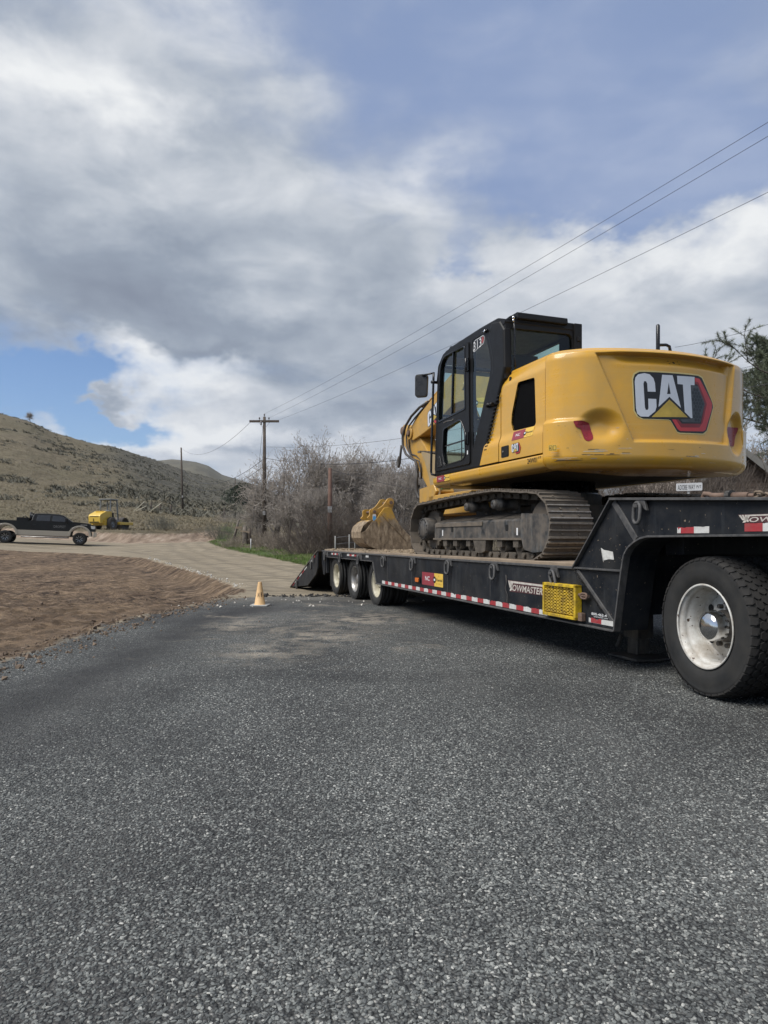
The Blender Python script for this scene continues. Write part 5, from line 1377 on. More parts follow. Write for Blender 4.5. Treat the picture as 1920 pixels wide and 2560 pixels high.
mir = MB(); cm = Vector((1.09, YC + .13, 2.40)); mr = Matrix.Translation(cm) @ Matrix.Rotation(R_(-38), 4, 'Z') @ Matrix.Rotation(R_(6), 4, 'Y')
pl = rnd_poly([(-.085, -.165), (.085, -.165), (.092, .165), (-.09, .165)], .045, 4)
mir.prism(pl, lambda u, v, t: mr @ Vector((t, u, v)), -.022, .03, 0); mir.prism([(p[0] * .88, p[1] * .92) for p in pl], lambda u, v, t: mr @ Vector((t, u, v)), -.0235, -.020, 1)
mo = cabp(mir, 'mirror', [M_BLK, M_BLKG], .012)
b = MB(); b.cyl((.60, 1.15, 2.77), (.60, 1.15, 2.83), .012, 8); b.box((.585, 1.13, 2.82), (.63, 1.17, 2.85)); b.tube([(.60, 1.16, 2.82), (.72, 1.22, 2.76), (.80, YC, 2.62), (.84, YC + .005, 2.42)], .008, 6); cabp(b, 'antenna', M_BLKG, 0)

# --- boom, stick and their cylinders
def slab(outer, y0, y1, name, mat, parent, bevel=.012, mi=0, holes=()):
    b = MB(); b.prism(outer, XZ, y0, y1, holes=holes); return b.build(name, mat, parent, base=(0, 0, 0), bevel=bevel, seg=2)
boom_o = [(.22, 1.22), (.36, 1.10), (.52, 1.18), (.95, 1.72), (1.45, 2.18), (2.05, 2.44), (2.55, 2.46), (3.35, 2.235), (3.90, 2.150), (4.32, 2.105), (4.52, 2.15), (4.545, 2.26), (4.44, 2.37), (3.95, 2.555), (3.35, 2.745), (2.70, 2.94), (2.10, 2.98), (1.55, 2.82), (1.0, 2.42), (.55, 1.85)]
boom = slab(boom_o, -.20, .20, 'boom', M_YEL2, exc)
b = MB()
for y in (-.235, .205): b.prism([(4.62 + .12 * math.cos(a), 2.25 + .115 * math.sin(a)) for a in np.linspace(0, 2 * math.pi, 20, endpoint=False)], lambda u, v, t: (u - .19, t, v), y, y + .03)
b.cyl((4.43, -.27, 2.25), (4.43, .27, 2.25), .05, 16, 1)
for y in (.262, .27): b.cyl((4.43, .2, 2.25), (4.43, .262, 2.25), .062, 12, 1)
b.build('boom_nose', [M_YEL2, M_RUST], boom, base=(0, 0, 0), bevel=.006)
stick_o = [(5.06, 2.43), (5.04, 2.30), (4.94, 2.10), (4.70, 1.92), (4.36, 1.70), (4.10, 1.475), (3.44, .92), (2.62, .28), (2.52, .16), (2.36, .16), (2.32, .30), (2.45, .46), (3.22, 1.22), (3.72, 1.82), (4.10, 2.13), (4.34, 2.20), (4.50, 2.14), (4.66, 2.24), (4.80, 2.42), (4.92, 2.50)]
stick = slab(stick_o, -.15, .15, 'stick', M_YEL2, exc)
b = MB(); b.lathe([(.001, .20), (.07, .20), (.085, .185), (.085, -.185), (.07, -.20), (.001, -.20)], (4.92, 0, 2.37), 'y', 20); b.build('stick_pin', M_RUST, stick, base=(0, 0, 0))
def ram(name, a, b_, parent, r=.075, y=0.0, f=.58):
    A = Vector((a[0], y, a[1])); B = Vector((b_[0], y, b_[1])); m_ = A.lerp(B, f); k = MB(); k.cyl(A, m_, r, 18, 0); k.cyl(m_, B, r * .58, 14, 1); k.cyl(A - Vector((0, r * .9, 0)), A + Vector((0, r * .9, 0)), r * .95, 14, 0); k.cyl(B - Vector((0, r * .8, 0)), B + Vector((0, r * .8, 0)), r * .9, 14, 0); k.cyl(m_, m_ + (B - A).normalized() * .05, r * 1.1, 16, 0)
    return k.build(name, [M_YEL2, M_CHR], parent, base=(0, 0, 0))
ram('boom_cylinder', (.75, 1.02), (1.95, 2.62), exc, .07, .29); ram('boom_cylinder', (.75, 1.02), (1.95, 2.62), exc, .07, -.29)
ram('stick_cylinder', (2.35, 3.10), (4.92, 2.37), exc, .075, 0, .56); ram('bucket_cylinder', (4.55, 1.72), (3.25, .85), exc, .06, 0, .6)
# hard lines and hoses over the boom, the big hose loop at its nose
for k in range(4):
    y = -.12 + k * .085
    b = MB(); b.tube([(1.0, y, 2.50), (1.55, y, 2.90), (2.1, y, 3.04), (2.7, y, 3.00), (3.35, y, 2.82), (3.70, y, 2.71 + .02 * (k % 2)), (3.85, y, 2.74), (4.02, y, 2.68)], .017, 6); b.build('hard_line', M_YEL2, boom, base=(0, 0, 0))
for k in range(4):
    y = .06 + k * .070; dzk = .035 * math.sin(k * 2.1)
    b = MB(); b.tube([(3.62, y * .7, 2.70 + dzk), (3.95, y * .8, 2.66 + dzk), (4.22, y, 2.54 + dzk), (4.46, y + .02, 2.40), (4.60 + dzk, y + .03, 2.22), (4.58 + dzk, y + .03, 2.02), (4.46 + dzk, y + .02, 1.86), (4.28, y + .02, 1.78 + dzk), (4.02, y, 1.68), (3.98, y - .02, 1.55), (4.0, y - .04, 1.38 + dzk)], .016 if k < 3 else .024, 7); b.build('hose', M_HOSE, boom, base=(0, 0, 0))
b = MB(); b.tube([(4.66, .30, 2.05), (4.72, .30, 1.86), (4.80, .28, 1.72), (4.92, .26, 1.66), (5.03, .24, 1.70), (5.06, .22, 1.80), (5.05, .20, 1.88)], .024, 8); b.build('hose', M_HOSE, boom, base=(0, 0, 0))
b = MB(); b.tube([(4.0, .24, 1.55), (4.02, .25, 1.30), (4.03, .25, 1.12), (3.95, .24, 1.0), (3.86, .22, .98)], .035, 7)
b.tube([(4.06, .2, 1.48), (4.2, .2, 1.36), (4.22, .2, 1.22), (4.12, .2, 1.12), (4.05, .2, 1.2)], .010, 5); b.tube([(4.1, .2, 1.4), (4.16, .2, 1.28), (4.12, .2, 1.18), (4.02, .2, 1.22)], .028, 6)
b.tube([(3.90, .19, 1.05), (3.70, .20, .86), (3.55, .20, .70)], .030, 7); b.build('hose_bundle', M_HOSE, stick, base=(0, 0, 0))
# ditching bucket tucked under the stick
bk = [(3.06, 1.72), (2.45, 1.60), (2.30, 1.30), (2.28, .80), (2.42, .44), (2.70, .30), (2.62, .60), (2.60, .95), (2.72, 1.28), (2.90, 1.55)]
bkt = MB(); bkt.prism(bk, XZ, .55, .57); bkt.prism(bk, XZ, -.57, -.55)
build_each(bkt, 'bucket_cheek', pm('mud_stained_yellow', (.36, .26, .12), .7, var=.2, dirt=((.27, .22, .16), .8, 5, .14), vscale=5), exc, base=(0, 0, 0))
b = MB(); sh_ = [(3.10, 1.735), (2.90, 1.56), (2.72, 1.28), (2.60, .95), (2.62, .60), (2.70, .30)]
for p, q in zip(sh_[:-1], sh_[1:]): b.mesh([(p[0], -.56, p[1]), (q[0], -.56, q[1]), (q[0], .56, q[1]), (p[0], .56, p[1])], [(0, 1, 2, 3)], 0, True)
b.bar((3.08, -.60, 1.72), (3.08, .60, 1.72), .10, .03, mi=1)
b.build('bucket_shell', [pm('worn_bucket_shell', (.33, .28, .21), .6, metal=.1, var=.25, dirt=((.15, .11, .08), .7, 6, .13), vscale=6), M_STLB], exc, base=(0, 0, 0))
b = MB(); b.prism([(3.0, .70), (2.62, .72), (2.30, 1.0), (2.40, 1.12), (3.0, 1.08)], XZ, .30, .62); b.box((1.1, -.5, .62), (2.6, .62, .94)); b.build('stowed_coupler', M_YEL2, exc, base=(0, 0, 0), bevel=.01)
b = MB(); b.box((1.10, .94, 1.0), (1.14, 1.06, 1.16), 0); b.box((1.098, .935, .94), (1.142, 1.065, 1.0), 1); put_text(b, 'X', lambda u, v, t: (1.0965, u, v), .98, 1.02, 1.05, 1.10, 0, 2); b.build('sample_tag', [M_WHT, flat('green_print', (.02, .16, .05), .5), M_PRB], exc, base=(0, 0, 0))
# boom decals: rental sticker and maker's logo
rental_sticker(exc, lambda u, v, t: (u, .201 + t, v + (u - 2.0) * .18), 2.15, 1.45, 2.30, 2.45, .001, base=(0, 0, 0))
def small_logo(fn, x0, x1, z0, z1, name, parent):
    b = MB(); mp = lambda p: (x0 + (.55 - p[0]) / (.55 + .449) * (x1 - x0), z0 + (p[1] - 1.295) / (1.878 - 1.295) * (z1 - z0))
    for outer, holes, mi, lv in logo_polys(mp, hexes=False, border=False): b.sheet(outer, fn, lv * .0012, mi, holes=holes)
    return b.build(name, M_LG, parent, base=(0, 0, 0))
small_logo(lambda u, v, t: (u, .202 + t, v - (u - 3.1) * .30), 3.62, 2.95, 2.30, 2.66, 'maker_logo', boom)
# decals on the flank
fl = lambda u, v, t: (sidefn(u, v, .003 + t))
rental_sticker(exc, fl, -1.135, -1.55, 1.306, 1.402, .0, base=(0, 0, 0))
rental_sticker(exc, lambda u, v, t: (u, 1.2645 + t, v), .84, .43, 1.008, 1.088, .0, base=(0, 0, 0))
small_logo(lambda u, v, t: (u, 1.2645 + t, v), -1.14, -1.33, 1.150, 1.268, 'maker_logo', exc)
b = MB(); put_text(b, '24W01', lambda u, v, t: (u, 1.2645, v), -1.457, -1.64, 1.022, 1.075, 0, 0, .01); put_text(b, '77', lambda u, v, t: (u, 1.2645, v + .03), -1.655, -1.715, 1.022, 1.045, 0, 0); b.build('fleet_number', M_PRB, exc, base=(0, 0, 0))
# ------------------------------------------------------------------ loose digging bucket at the rear of the deck
BKL = L2W(13.15, -4.72, .908)
DA = Vector((.94, .342, 0)); DW = Vector((-.342, .94, 0))         # profile direction (teeth end) and width direction, in the world
bucket = thing('excavator_bucket', 'muddy yellow digging bucket standing on the tail of the trailer deck', 'bucket', BKL, math.atan2(DA.y, DA.x))
def bucket_mud():
    m_ = bpy.data.materials.new('bucket_mud_coat'); m_.use_nodes = True; T = NT(m_.node_tree); bs_ = m_.node_tree.nodes['Principled BSDF']
    t = T.new('ShaderNodeTexCoord').outputs['Object']; z = T.sep(t)[2]
    n1 = T.noise(t, 5, 7, .7); n2 = T.noise(T.mapping(t, scale=(9, 9, 4)), 1.6, 7, .72)
    mud = T.ramp(n2, [(.34, (.095, .066, .042)), (.5, (.235, .175, .112)), (.64, (.40, .315, .215))])
    f = T.sstep(T.add(z, T.mul(T.math('SUBTRACT', n1, .5), .75)), .74, .50)
    T.L.new(T.mix(f, (.52, .30, .045), mud), bs_.inputs['Base Color']); bs_.inputs['Roughness'].default_value = .75
    T.L.new(T.bump(n2, .8, .03), bs_.inputs['Normal']); return m_
M_BKT = bucket_mud()
def B(xz, yz): return ((xz - 800) * .000989 / .94, (1245 - yz) * .000989)
outl = [B(*p) for p in [(205, 900), (222, 1010), (290, 1110), (380, 1180), (500, 1225), (620, 1245), (850, 1245), (1240, 1222), (1395, 1190), (1395, 1130), (1290, 1030), (1140, 905), (980, 720), (900, 590), (835, 440), (800, 395), (740, 378), (670, 395), (590, 500), (520, 610), (420, 690), (350, 790), (300, 860)]]
W0 = .33
for y in (-W0, W0 - .025):
    b = MB(); b.prism(outl, XZ, y, y + .025); b.build('cheek_plate', M_BKT, bucket, base=(0, 0, 0), bevel=.006)
b = MB(); sh_ = [B(*p) for p in [(420, 640), (330, 690), (250, 760), (205, 880), (215, 1000), (290, 1110), (380, 1180), (500, 1225), (620, 1243), (850, 1243), (1240, 1220), (1400, 1188)]]
for p, q in zip(sh_[:-1], sh_[1:]): b.mesh([(p[0], -W0, p[1]), (q[0], -W0, q[1]), (q[0], W0, q[1]), (p[0], W0, p[1])], [(0, 1, 2, 3)], 0, True)
b.build('shell', [M_BKT, M_YEL2], bucket, base=(0, 0, 0))
ear = [B(*p) for p in [(560, 620), (420, 640), (350, 600), (400, 545), (400, 440), (440, 412), (500, 412), (560, 420), (660, 350), (720, 270), (760, 205), (820, 185), (880, 215), (895, 280), (880, 360), (850, 440), (800, 520), (700, 520)]]
for y in (-.27, .16):
    b = MB(); b.prism(rnd_poly(ear, .02, 2), XZ, y, y + .045); b.build('hinge_ear', M_YEL2, bucket, base=(0, 0, 0), bevel=.006)
for (px_, pz_), r in ((B(820, 285), .062), (B(485, 475), .055)):
    b = MB(); b.cyl((px_, -.30, pz_), (px_, .22, pz_), r * .45, 14, 1)
    for y in (-.285, .20): b.lathe([(r * .5, -.012), (r, -.012), (r, .012), (r * .5, .012)], (px_, y, pz_), 'y', 20, 0, smooth=False)
    b.cyl((px_, -.312, pz_), (px_, -.295, pz_), r * .6, 6, 1, smooth=False); b.build('pin', [M_YEL2, M_RUST], bucket, base=(0, 0, 0))
b = MB(); p = B(600, 500); q = B(1120, 1060); b.bar((p[0], -W0 - .01, p[1]), (q[0], -W0 - .01, q[1]), .02, .012, up=(0, 1, 0)); b.build('wear_strip', M_BKT, bucket, base=(0, 0, 0))
b = MB()
for k in range(5):
    y = -W0 + .06 + k * .135; p = B(1330, 1195); q = B(1410, 1180); b.bar((p[0], y, p[1]), (q[0] + .02, y, q[1]), .07, .03)
b.build('tooth_shank', M_STL, bucket, base=(0, 0, 0))['kind'] = 'stuff'
p = B(475, 585); b = MB(); b.prism(rnd_poly([(p[0] - .035, p[1] - .07), (p[0] + .035, p[1] - .07), (p[0] + .035, p[1] + .06), (p[0] - .035, p[1] + .06)], .02, 2), XZ, -.325, -.32, 0); b.prism(rnd_poly([(p[0] - .033, p[1] - .07), (p[0] + .033, p[1] - .07), (p[0] + .03, p[1] + .02), (p[0] - .03, p[1] + .02)], .02, 2), XZ, -.3265, -.3245, 1)
b.build('hang_tag', [M_WHT, flat('sky_blue_print', (.10, .38, .72), .4)], bucket, base=(0, 0, 0))

# ------------------------------------------------------------------ marker cone
CN = Vector((-2.10, 11.55, tz(-2.10, 11.55)))
cone = thing('marker_cone', 'faded tan safety cone lettered N B at the edge of the pavement', 'cone', CN)
M_CONE = pm('faded_cone_plastic', (.74, .47, .22), .55, var=.1, vscale=9, dirt=((.48, .33, .17), .4, 8, .15))
b = MB(); b.lathe([(.098, .022), (.090, .03), (.031, .395), (.030, .40), (.024, .402), (.022, .38)], (0, 0, 0), 'z', 32); b.build('cone_body', M_CONE, cone, base=(0, 0, 0))
b = MB(); b.prism(rnd_poly([(-.15, -.13), (.15, -.16), (.165, .13), (-.14, .15)], .02, 2), XY, .0, .022); b.build('cone_base', pm('grey_cone_base', (.40, .40, .38), .7, var=.2, dirt=((.2, .19, .17), .5, 12, .15)), cone, base=(0, 0, 0), bevel=.006)
def CONE(u, v, t):
    r = .090 + (.031 - .090) * (v - .03) / .365 + .0015; a = -math.pi / 2 + u / .075 + .10; return (r * math.cos(a), r * math.sin(a), v)
b = MB(); put_text(b, 'N', CONE, -.038, -.005, .150, .225, 0, 0, .02); put_text(b, 'B', CONE, .022, .050, .160, .232, 0, 0, .02); b.build('cone_lettering', pm('brown_marker_ink', (.05, .02, .01), .6), cone, base=(0, 0, 0))

# ------------------------------------------------------------------ pickup truck
def zt2(pts): return [((x - 1003) * .00507, max(0, (828 - y) * .00507 + (x - 1003) * .00507 * .058)) for x, y in pts]
pk_front = Vector(((199.5 - 960) / 1707 * 45.5, 45.5, 0)); pk_front.z = tz(pk_front.x, 45.5)
zr = tz(pk_front.x - 4.3 * math.cos(R_(21)), 45.5 - 4.3 * math.sin(R_(21))); pitch = math.atan2(zr - pk_front.z, 4.3)
pick = thing('pickup_truck', 'black and beige lifted crew-cab pickup truck parked on the dirt road', 'pickup truck', pk_front); pick.rotation_euler = (0, pitch, R_(21))
M_PKB = pm('pickup_black_paint', (.006, .0065, .007), .3, coat=.08, var=.2, vscale=2, dirt=((.03, .027, .022), .2, 3, .18), spec=.3)
M_PKT = pm('pickup_beige_paint', (.36, .325, .265), .35, coat=.3, var=.1, dirt=((.25, .21, .16), .4, 4, .15))
M_PGL = pm('dark_tinted_glass', (.010, .012, .015), .06, spec=.6, coat=.5)
HW = .98
def arch(cx, cz, r, n=10): return [(cx + r * math.cos(a), cz + r * math.sin(a)) for a in np.linspace(0, math.pi, n)]
fa, ra = arch(.02, .62, .56), arch(-4.28, .62, .56)
low = [(.90, .60), (.90, .88)] + [] 
upper = [(.93, .90), (.91, 1.26), (.80, 1.34), (.45, 1.42), (-.30, 1.48), (-.42, 1.47), (-2.80, 1.46), (-2.82, 1.46), (-5.75, 1.43), (-5.75, .86), (-4.84, .86)] + [(-4.28 + .56 * math.cos(a), .62 + .56 * math.sin(a)) for a in np.linspace(math.pi - .44, .44, 9)] + [(-3.77, .86), (-.49, .86)] + [(.02 + .56 * math.cos(a), .62 + .56 * math.sin(a)) for a in np.linspace(math.pi - .44, .52, 9)]
b = MB(); b.prism(upper, XZ, -HW, HW); b.build('body', M_PKB, pick, base=(0, 0, 0), bevel=.03, seg=2)
for y0, y1 in ((-HW - .01, -HW + .03), (HW - .03, HW + .01)):
    b = MB(); b.prism([(-.49, .858), (-3.77, .858), (-3.72, .60), (-3.68, .53), (-.58, .53), (-.54, .60)], XZ, y0, y1); b.build('rocker_panel', M_PKT, pick, base=(0, 0, 0), bevel=.01)
    b = MB(); b.prism([(-4.79, .858), (-5.75, .858), (-5.75, .60), (-4.86, .58)], XZ, y0, y1); b.build('rear_quarter_panel', M_PKT, pick, base=(0, 0, 0), bevel=.01)
    for cx in (.02, -4.28):
        b = MB(); o_ = [(cx + .70 * math.cos(a), .60 + .66 * math.sin(a)) for a in np.linspace(-.05, math.pi + .05, 18)]; i_ = [(cx + .56 * math.cos(a), .60 + .55 * math.sin(a)) for a in np.linspace(math.pi + .05, -.05, 18)]
        b.prism(o_ + i_, XZ, y0 - (.04 if y0 < 0 else -.0), y1 + (.04 if y0 > 0 else 0)); b.build('fender_flare', M_PKT, pick, base=(0, 0, 0), bevel=.015)
cabpr = [(-.42, 1.46), (-1.00, 1.885), (-1.30, 1.945), (-2.0, 1.965), (-2.60, 1.945), (-2.72, 1.90), (-2.84, 1.46)]
b = MB(); n = len(cabpr)
def cw_(z): return HW - .02 - max(0, z - 1.46) * .34
k = b.addv([(p[0], -cw_(p[1]), p[1]) for p in cabpr]); k2 = b.addv([(p[0], cw_(p[1]), p[1]) for p in cabpr])
for i in range(n): b.face((k + i, k + (i + 1) % n, k2 + (i + 1) % n, k2 + i))
b.face([k + i for i in range(n)]); b.face([k2 + i for i in range(n)][::-1]); b.build('cab', M_PKB, pick, base=(0, 0, 0), bevel=.03, seg=2)
for s_ in (-1, 1):
    fnc = lambda u, v, t: (u, s_ * (cw_(v) + .004), v)
    for wn_ in ([(-.62, 1.475), (-1.06, 1.82), (-1.62, 1.86), (-1.65, 1.475)], [(-1.78, 1.475), (-1.75, 1.86), (-2.50, 1.855), (-2.58, 1.475)]):
        b = MB(); b.sheet(rnd_poly(wn_, .04, 3), fnc, 0); b.build('side_window', M_PGL, pick, base=(0, 0, 0))
    b = MB()
    for x in (-.56, -1.70, -2.80): b.box((x - .006, s_ * (HW + .001) - .003, .60), (x + .006, s_ * (HW + .001) + .003, 1.45))
    b.build('door_gap', M_HOLE, pick, base=(0, 0, 0))['kind'] = 'stuff'
    for x in (-1.56, -2.66): b = MB(); b.box((x - .09, s_ * HW - .005, 1.20), (x + .09, s_ * HW + .03, 1.235)) ; b.build('door_handle', M_BLKG, pick, base=(0, 0, 0), bevel=.006)
    b = MB(); b.box((-.86, s_ * (HW + .06), 1.42), (-.68, s_ * (HW + .30), 1.70)); b.bar((-.7, s_ * HW, 1.46), (-.75, s_ * (HW + .1), 1.5), .05, .05); b.build('mirror', M_BLK, pick, base=(0, 0, 0), bevel=.03)
    b = MB(); b.tube([(-.75, s_ * (HW + .04), .44), (-3.4, s_ * (HW + .04), .44)], .045, 8); b.build('side_step', M_ALU, pick, base=(0, 0, 0))
    b = MB(); b.prism([(.90, 1.06), (.935, 1.24), (.66, 1.28), (.70, 1.08)], XZ, s_ * (HW + .004) - .01, s_ * (HW + .004)); b.box((.925, s_ * .55 - .3, 1.05), (.94, s_ * .55 + .3, 1.24)); b.build('headlamp', [pm('lamp_lens', (.45, .45, .45), .1, coat=.5)], pick, base=(0, 0, 0))
    b = MB(); b.box((.45, s_ * (HW + .001) - .004, 1.29), (.05, s_ * (HW + .001) + .006, 1.33)); b.build('fender_vent', M_ALU, pick, base=(0, 0, 0))
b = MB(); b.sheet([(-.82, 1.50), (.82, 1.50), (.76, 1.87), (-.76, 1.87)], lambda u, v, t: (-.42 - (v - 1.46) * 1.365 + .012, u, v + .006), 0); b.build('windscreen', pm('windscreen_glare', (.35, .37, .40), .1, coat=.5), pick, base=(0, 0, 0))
b = MB(); b.prism(rnd_poly([(.80, .52), (.99, .56), (1.0, .84), (.86, .88)], .03, 2), XZ, -HW - .02, HW + .02); b.build('front_bumper', M_PKT, pick, base=(0, 0, 0), bevel=.03, seg=2)
b = MB(); b.box((.905, -.72, .92), (.945, .72, 1.24)); b.build('front_grille', M_BLKG, pick, base=(0, 0, 0), bevel=.01)
b = MB(); b.box((-3.7, -.85, 1.43), (-3.02, .85, 1.66)); b.build('tool_box', M_BLK, pick, base=(0, 0, 0), bevel=.02)
b = MB(); b.tube([(-2.92, -.85, 1.44), (-2.92, -.82, 1.98), (-2.92, .82, 1.98), (-2.92, .85, 1.44)], .035, 8)
for y in (-.5, -.25, 0, .25, .5): b.tube([(-2.92, y, 1.46), (-2.92, y, 1.97)], .015, 6)
b.tube([(-2.95, -.84, 1.55), (-3.2, -.84, 1.75), (-3.35, -.84, 1.68)], .03, 6); b.build('headache_rack', M_BLKG, pick, base=(0, 0, 0))
b = MB(); b.box((-5.75, -.90, 1.42), (-2.9, .90, 1.435)); b.build('bed_cover', M_BLK, pick, base=(0, 0, 0))
b = MB(); put_text(b, 'DROPSET', lambda u, v, t: (u, -(HW + .006), v), -1.53, -.83, 1.06, 1.22, 0, 0); b.build('door_lettering', pm('grey_vinyl', (.16, .16, .16), .5), pick, base=(0, 0, 0))
b = MB()
b.box((-5.4, -.5, .50), (.5, .5, .62)); b.cyl((0, -.8, .4), (0, .8, .4), .07, 8); b.cyl((-4.3, -.8, .4), (-4.3, .8, .4), .07, 8); b.build('chassis', M_UND, pick, base=(0, 0, 0))
def pk_tyre():
    b = MB(); b.lathe([(.235, -.13), (.30, -.15), (.37, -.145), (.40, -.12), (.405, 0), (.40, .12), (.37, .145), (.30, .15), (.235, .13)], (0, 0, 0), 'y', 36); return b
def pk_rim():
    b = MB(); b.lathe([(.24, -.13), (.25, -.135), (.235, -.11), (.225, -.04), (.08, -.05), (.07, -.09), (.001, -.095)], (0, 0, 0), 'y', 30)
    for k in range(8):
        a = k * math.pi / 4
        for da in (-.12, .12): b.bar((.07 * math.cos(a), -.09, .07 * math.sin(a)), (.23 * math.cos(a + da), -.11, .23 * math.sin(a + da)), .02, .02, up=(0, 1, 0), mi=1)
    return b
pt = pk_tyre().build('tyre', M_RUB, None); pr = pk_rim().build('rim', [M_BLKG, pm('milled_alloy', (.3, .3, .3), .3, metal=.8)], None)
for x in (0, -4.3):
    for y, fl_ in ((-.86, 0), (.86, math.pi)):
        w = node('wheel', pick, (x, y, .405), (0, random.random(), fl_))
        for src in (pt, pr): c_ = src.copy(); COL.objects.link(c_); c_.parent = w
bpy.data.objects.remove(pt); bpy.data.objects.remove(pr)

# ------------------------------------------------------------------ soil compactor
RLp = Vector(((258 - 960) / 1707 * 58, 58.0, 0)); RLp.z = tz(RLp.x, RLp.y) - .02
roll = thing('soil_compactor', 'yellow soil compactor with grey roll bar parked on the cut bank', 'road roller', RLp, R_(76))
roll.scale = (.92, .92, .96)
M_RY = pm('compactor_yellow', (.66, .43, .035), .4, coat=.2, var=.08, dirt=((.45, .32, .12), .4, 4, .15))
M_RG = pm('compactor_grey', (.17, .19, .21), .5, var=.15, dirt=((.25, .22, .18), .3, 4, .15))
b = MB(); b.prism(rnd_poly([(-1.25, .62), (-1.28, 1.28), (-1.15, 1.42), (-.35, 1.72), (.42, 1.72), (.42, .62)], .06, 3), XZ, -.60, .60); b.build('engine_hood', M_RY, roll, base=(0, 0, 0), bevel=.05, seg=2)
b = MB()
for k in range(6): b.box((-.62 + k * .12, -.35, 1.66 + k * .012), (-.56 + k * .12, .35, 1.735)); 
b.build('hood_vent', M_RY, roll, base=(0, 0, 0))['kind'] = 'stuff'
b = MB(); b.cyl((-.2, .1, 1.7), (-.2, .1, 1.85), .06, 10); b.build('exhaust', M_BLK, roll, base=(0, 0, 0))
b = MB(); b.box((-1.30, -.45, 1.22), (-1.285, .45, 1.26)); b.box((-1.30, -.5, .70), (-1.285, .5, .78)); b.box((-1.31, .05, .8), (-1.29, .10, 1.05)); b.build('rear_grille', M_HOLE, roll, base=(0, 0, 0))['kind'] = 'stuff'
b = MB(); b.box((-.75, -.72, .45), (-.35, .72, .9)); b.build('rear_frame', M_RY, roll, base=(0, 0, 0), bevel=.03)
for s_ in (-1, 1):
    w = node('wheel', roll, (.12, s_ * .80, .60))
    b = MB(); b.lathe([(.28, -.16), (.40, -.19), (.52, -.185), (.585, -.15), (.60, 0), (.585, .15), (.52, .185), (.40, .19), (.28, .16)], (0, 0, 0), 'y', 36)
    for k in range(22):
        a = k * 2 * math.pi / 22
        for yy, off in ((-.085, 0), (.085, .14)):
            b.bar((.60 * math.cos(a + off), yy - .07, .60 * math.sin(a + off)), (.605 * math.cos(a + off + .08), yy + .07, .605 * math.sin(a + off + .08)), .05, .03, up=(math.cos(a), 0, math.sin(a)))
    b.build('tyre', pm('dusty_lug_tyre', (.055, .05, .044), .85, var=.25, dirt=((.17, .14, .11), .5, 5, .15)), w, base=(0, 0, 0))
    b = MB(); b.lathe([(.28, s_ * .14), (.26, s_ * .08), (.10, s_ * .07), (.09, s_ * .12), (.001, s_ * .12)], (0, 0, 0), 'y', 24); b.build('rim', M_RG, w, base=(0, 0, 0))
    for x in (.35, 1.30): b = MB(); b.bar((x + (.1 if x > 1 else -.08), s_ * .56, .95), (x, s_ * .50, 2.78), .11, .11); b.build('roll_bar_post', M_RG, roll, base=(0, 0, 0), bevel=.01)
    b = MB(); b.bar((1.15, s_ * .93, .68), (3.12, s_ * .93, .66), .12, .26); b.build('drum_frame', M_RY, roll, base=(0, 0, 0), bevel=.02)
b = MB(); b.box((.20, -.62, 2.76), (1.45, .62, 2.84)); b.box((.28, -.56, 2.70), (1.37, .56, 2.76)); b.build('canopy', M_RG, roll, base=(0, 0, 0), bevel=.02)
b = MB(); b.box((.42, -.70, .70), (1.40, .70, .98)); b.box((.55, -.25, .98), (.95, .25, 1.42)); b.box((.50, -.25, 1.40), (.62, .25, 1.85)); b.build('operator_platform', M_RG, roll, base=(0, 0, 0), bevel=.02)
b = MB(); b.box((1.18, -.18, .98), (1.32, .18, 1.62)); b.tube([(1.16 + .0 * math.cos(a), .17 * math.cos(a), 1.66 + .17 * math.sin(a)) for a in np.linspace(0, 2 * math.pi, 14, endpoint=False)], .016, 6, closed=True)
for y in (-.62, .62): b.tube([(.6, y, 1.0), (.62, y, 1.55), (1.36, y, 1.55), (1.38, y, 1.0)], .02, 6)
b.build('steering_console', M_BLK, roll, base=(0, 0, 0))
b = MB(); b.lathe([(.60, -.84), (.615, -.83), (.615, .83), (.60, .84)], (2.15, 0, .61), 'y', 48); b.lathe([(.60, -.84), (.56, -.83), (.55, -.70), (.001, -.70)], (2.15, 0, .61), 'y', 48, 1); b.lathe([(.60, .84), (.56, .83), (.55, .70), (.001, .70)], (2.15, 0, .61), 'y', 48, 1)
b.build('drum', [pm('dusty_drum_steel', (.19, .165, .14), .6, metal=.3, var=.2, dirt=((.28, .23, .18), .6, 4, .15)), M_UND], roll, base=(0, 0, 0))
b = MB(); b.box((3.05, -.98, .56), (3.17, .98, .80)); b.box((1.10, -.98, .56), (1.22, .98, .80)); build_each(b, 'drum_cross_beam', M_RY, roll, base=(0, 0, 0), bevel=.02)
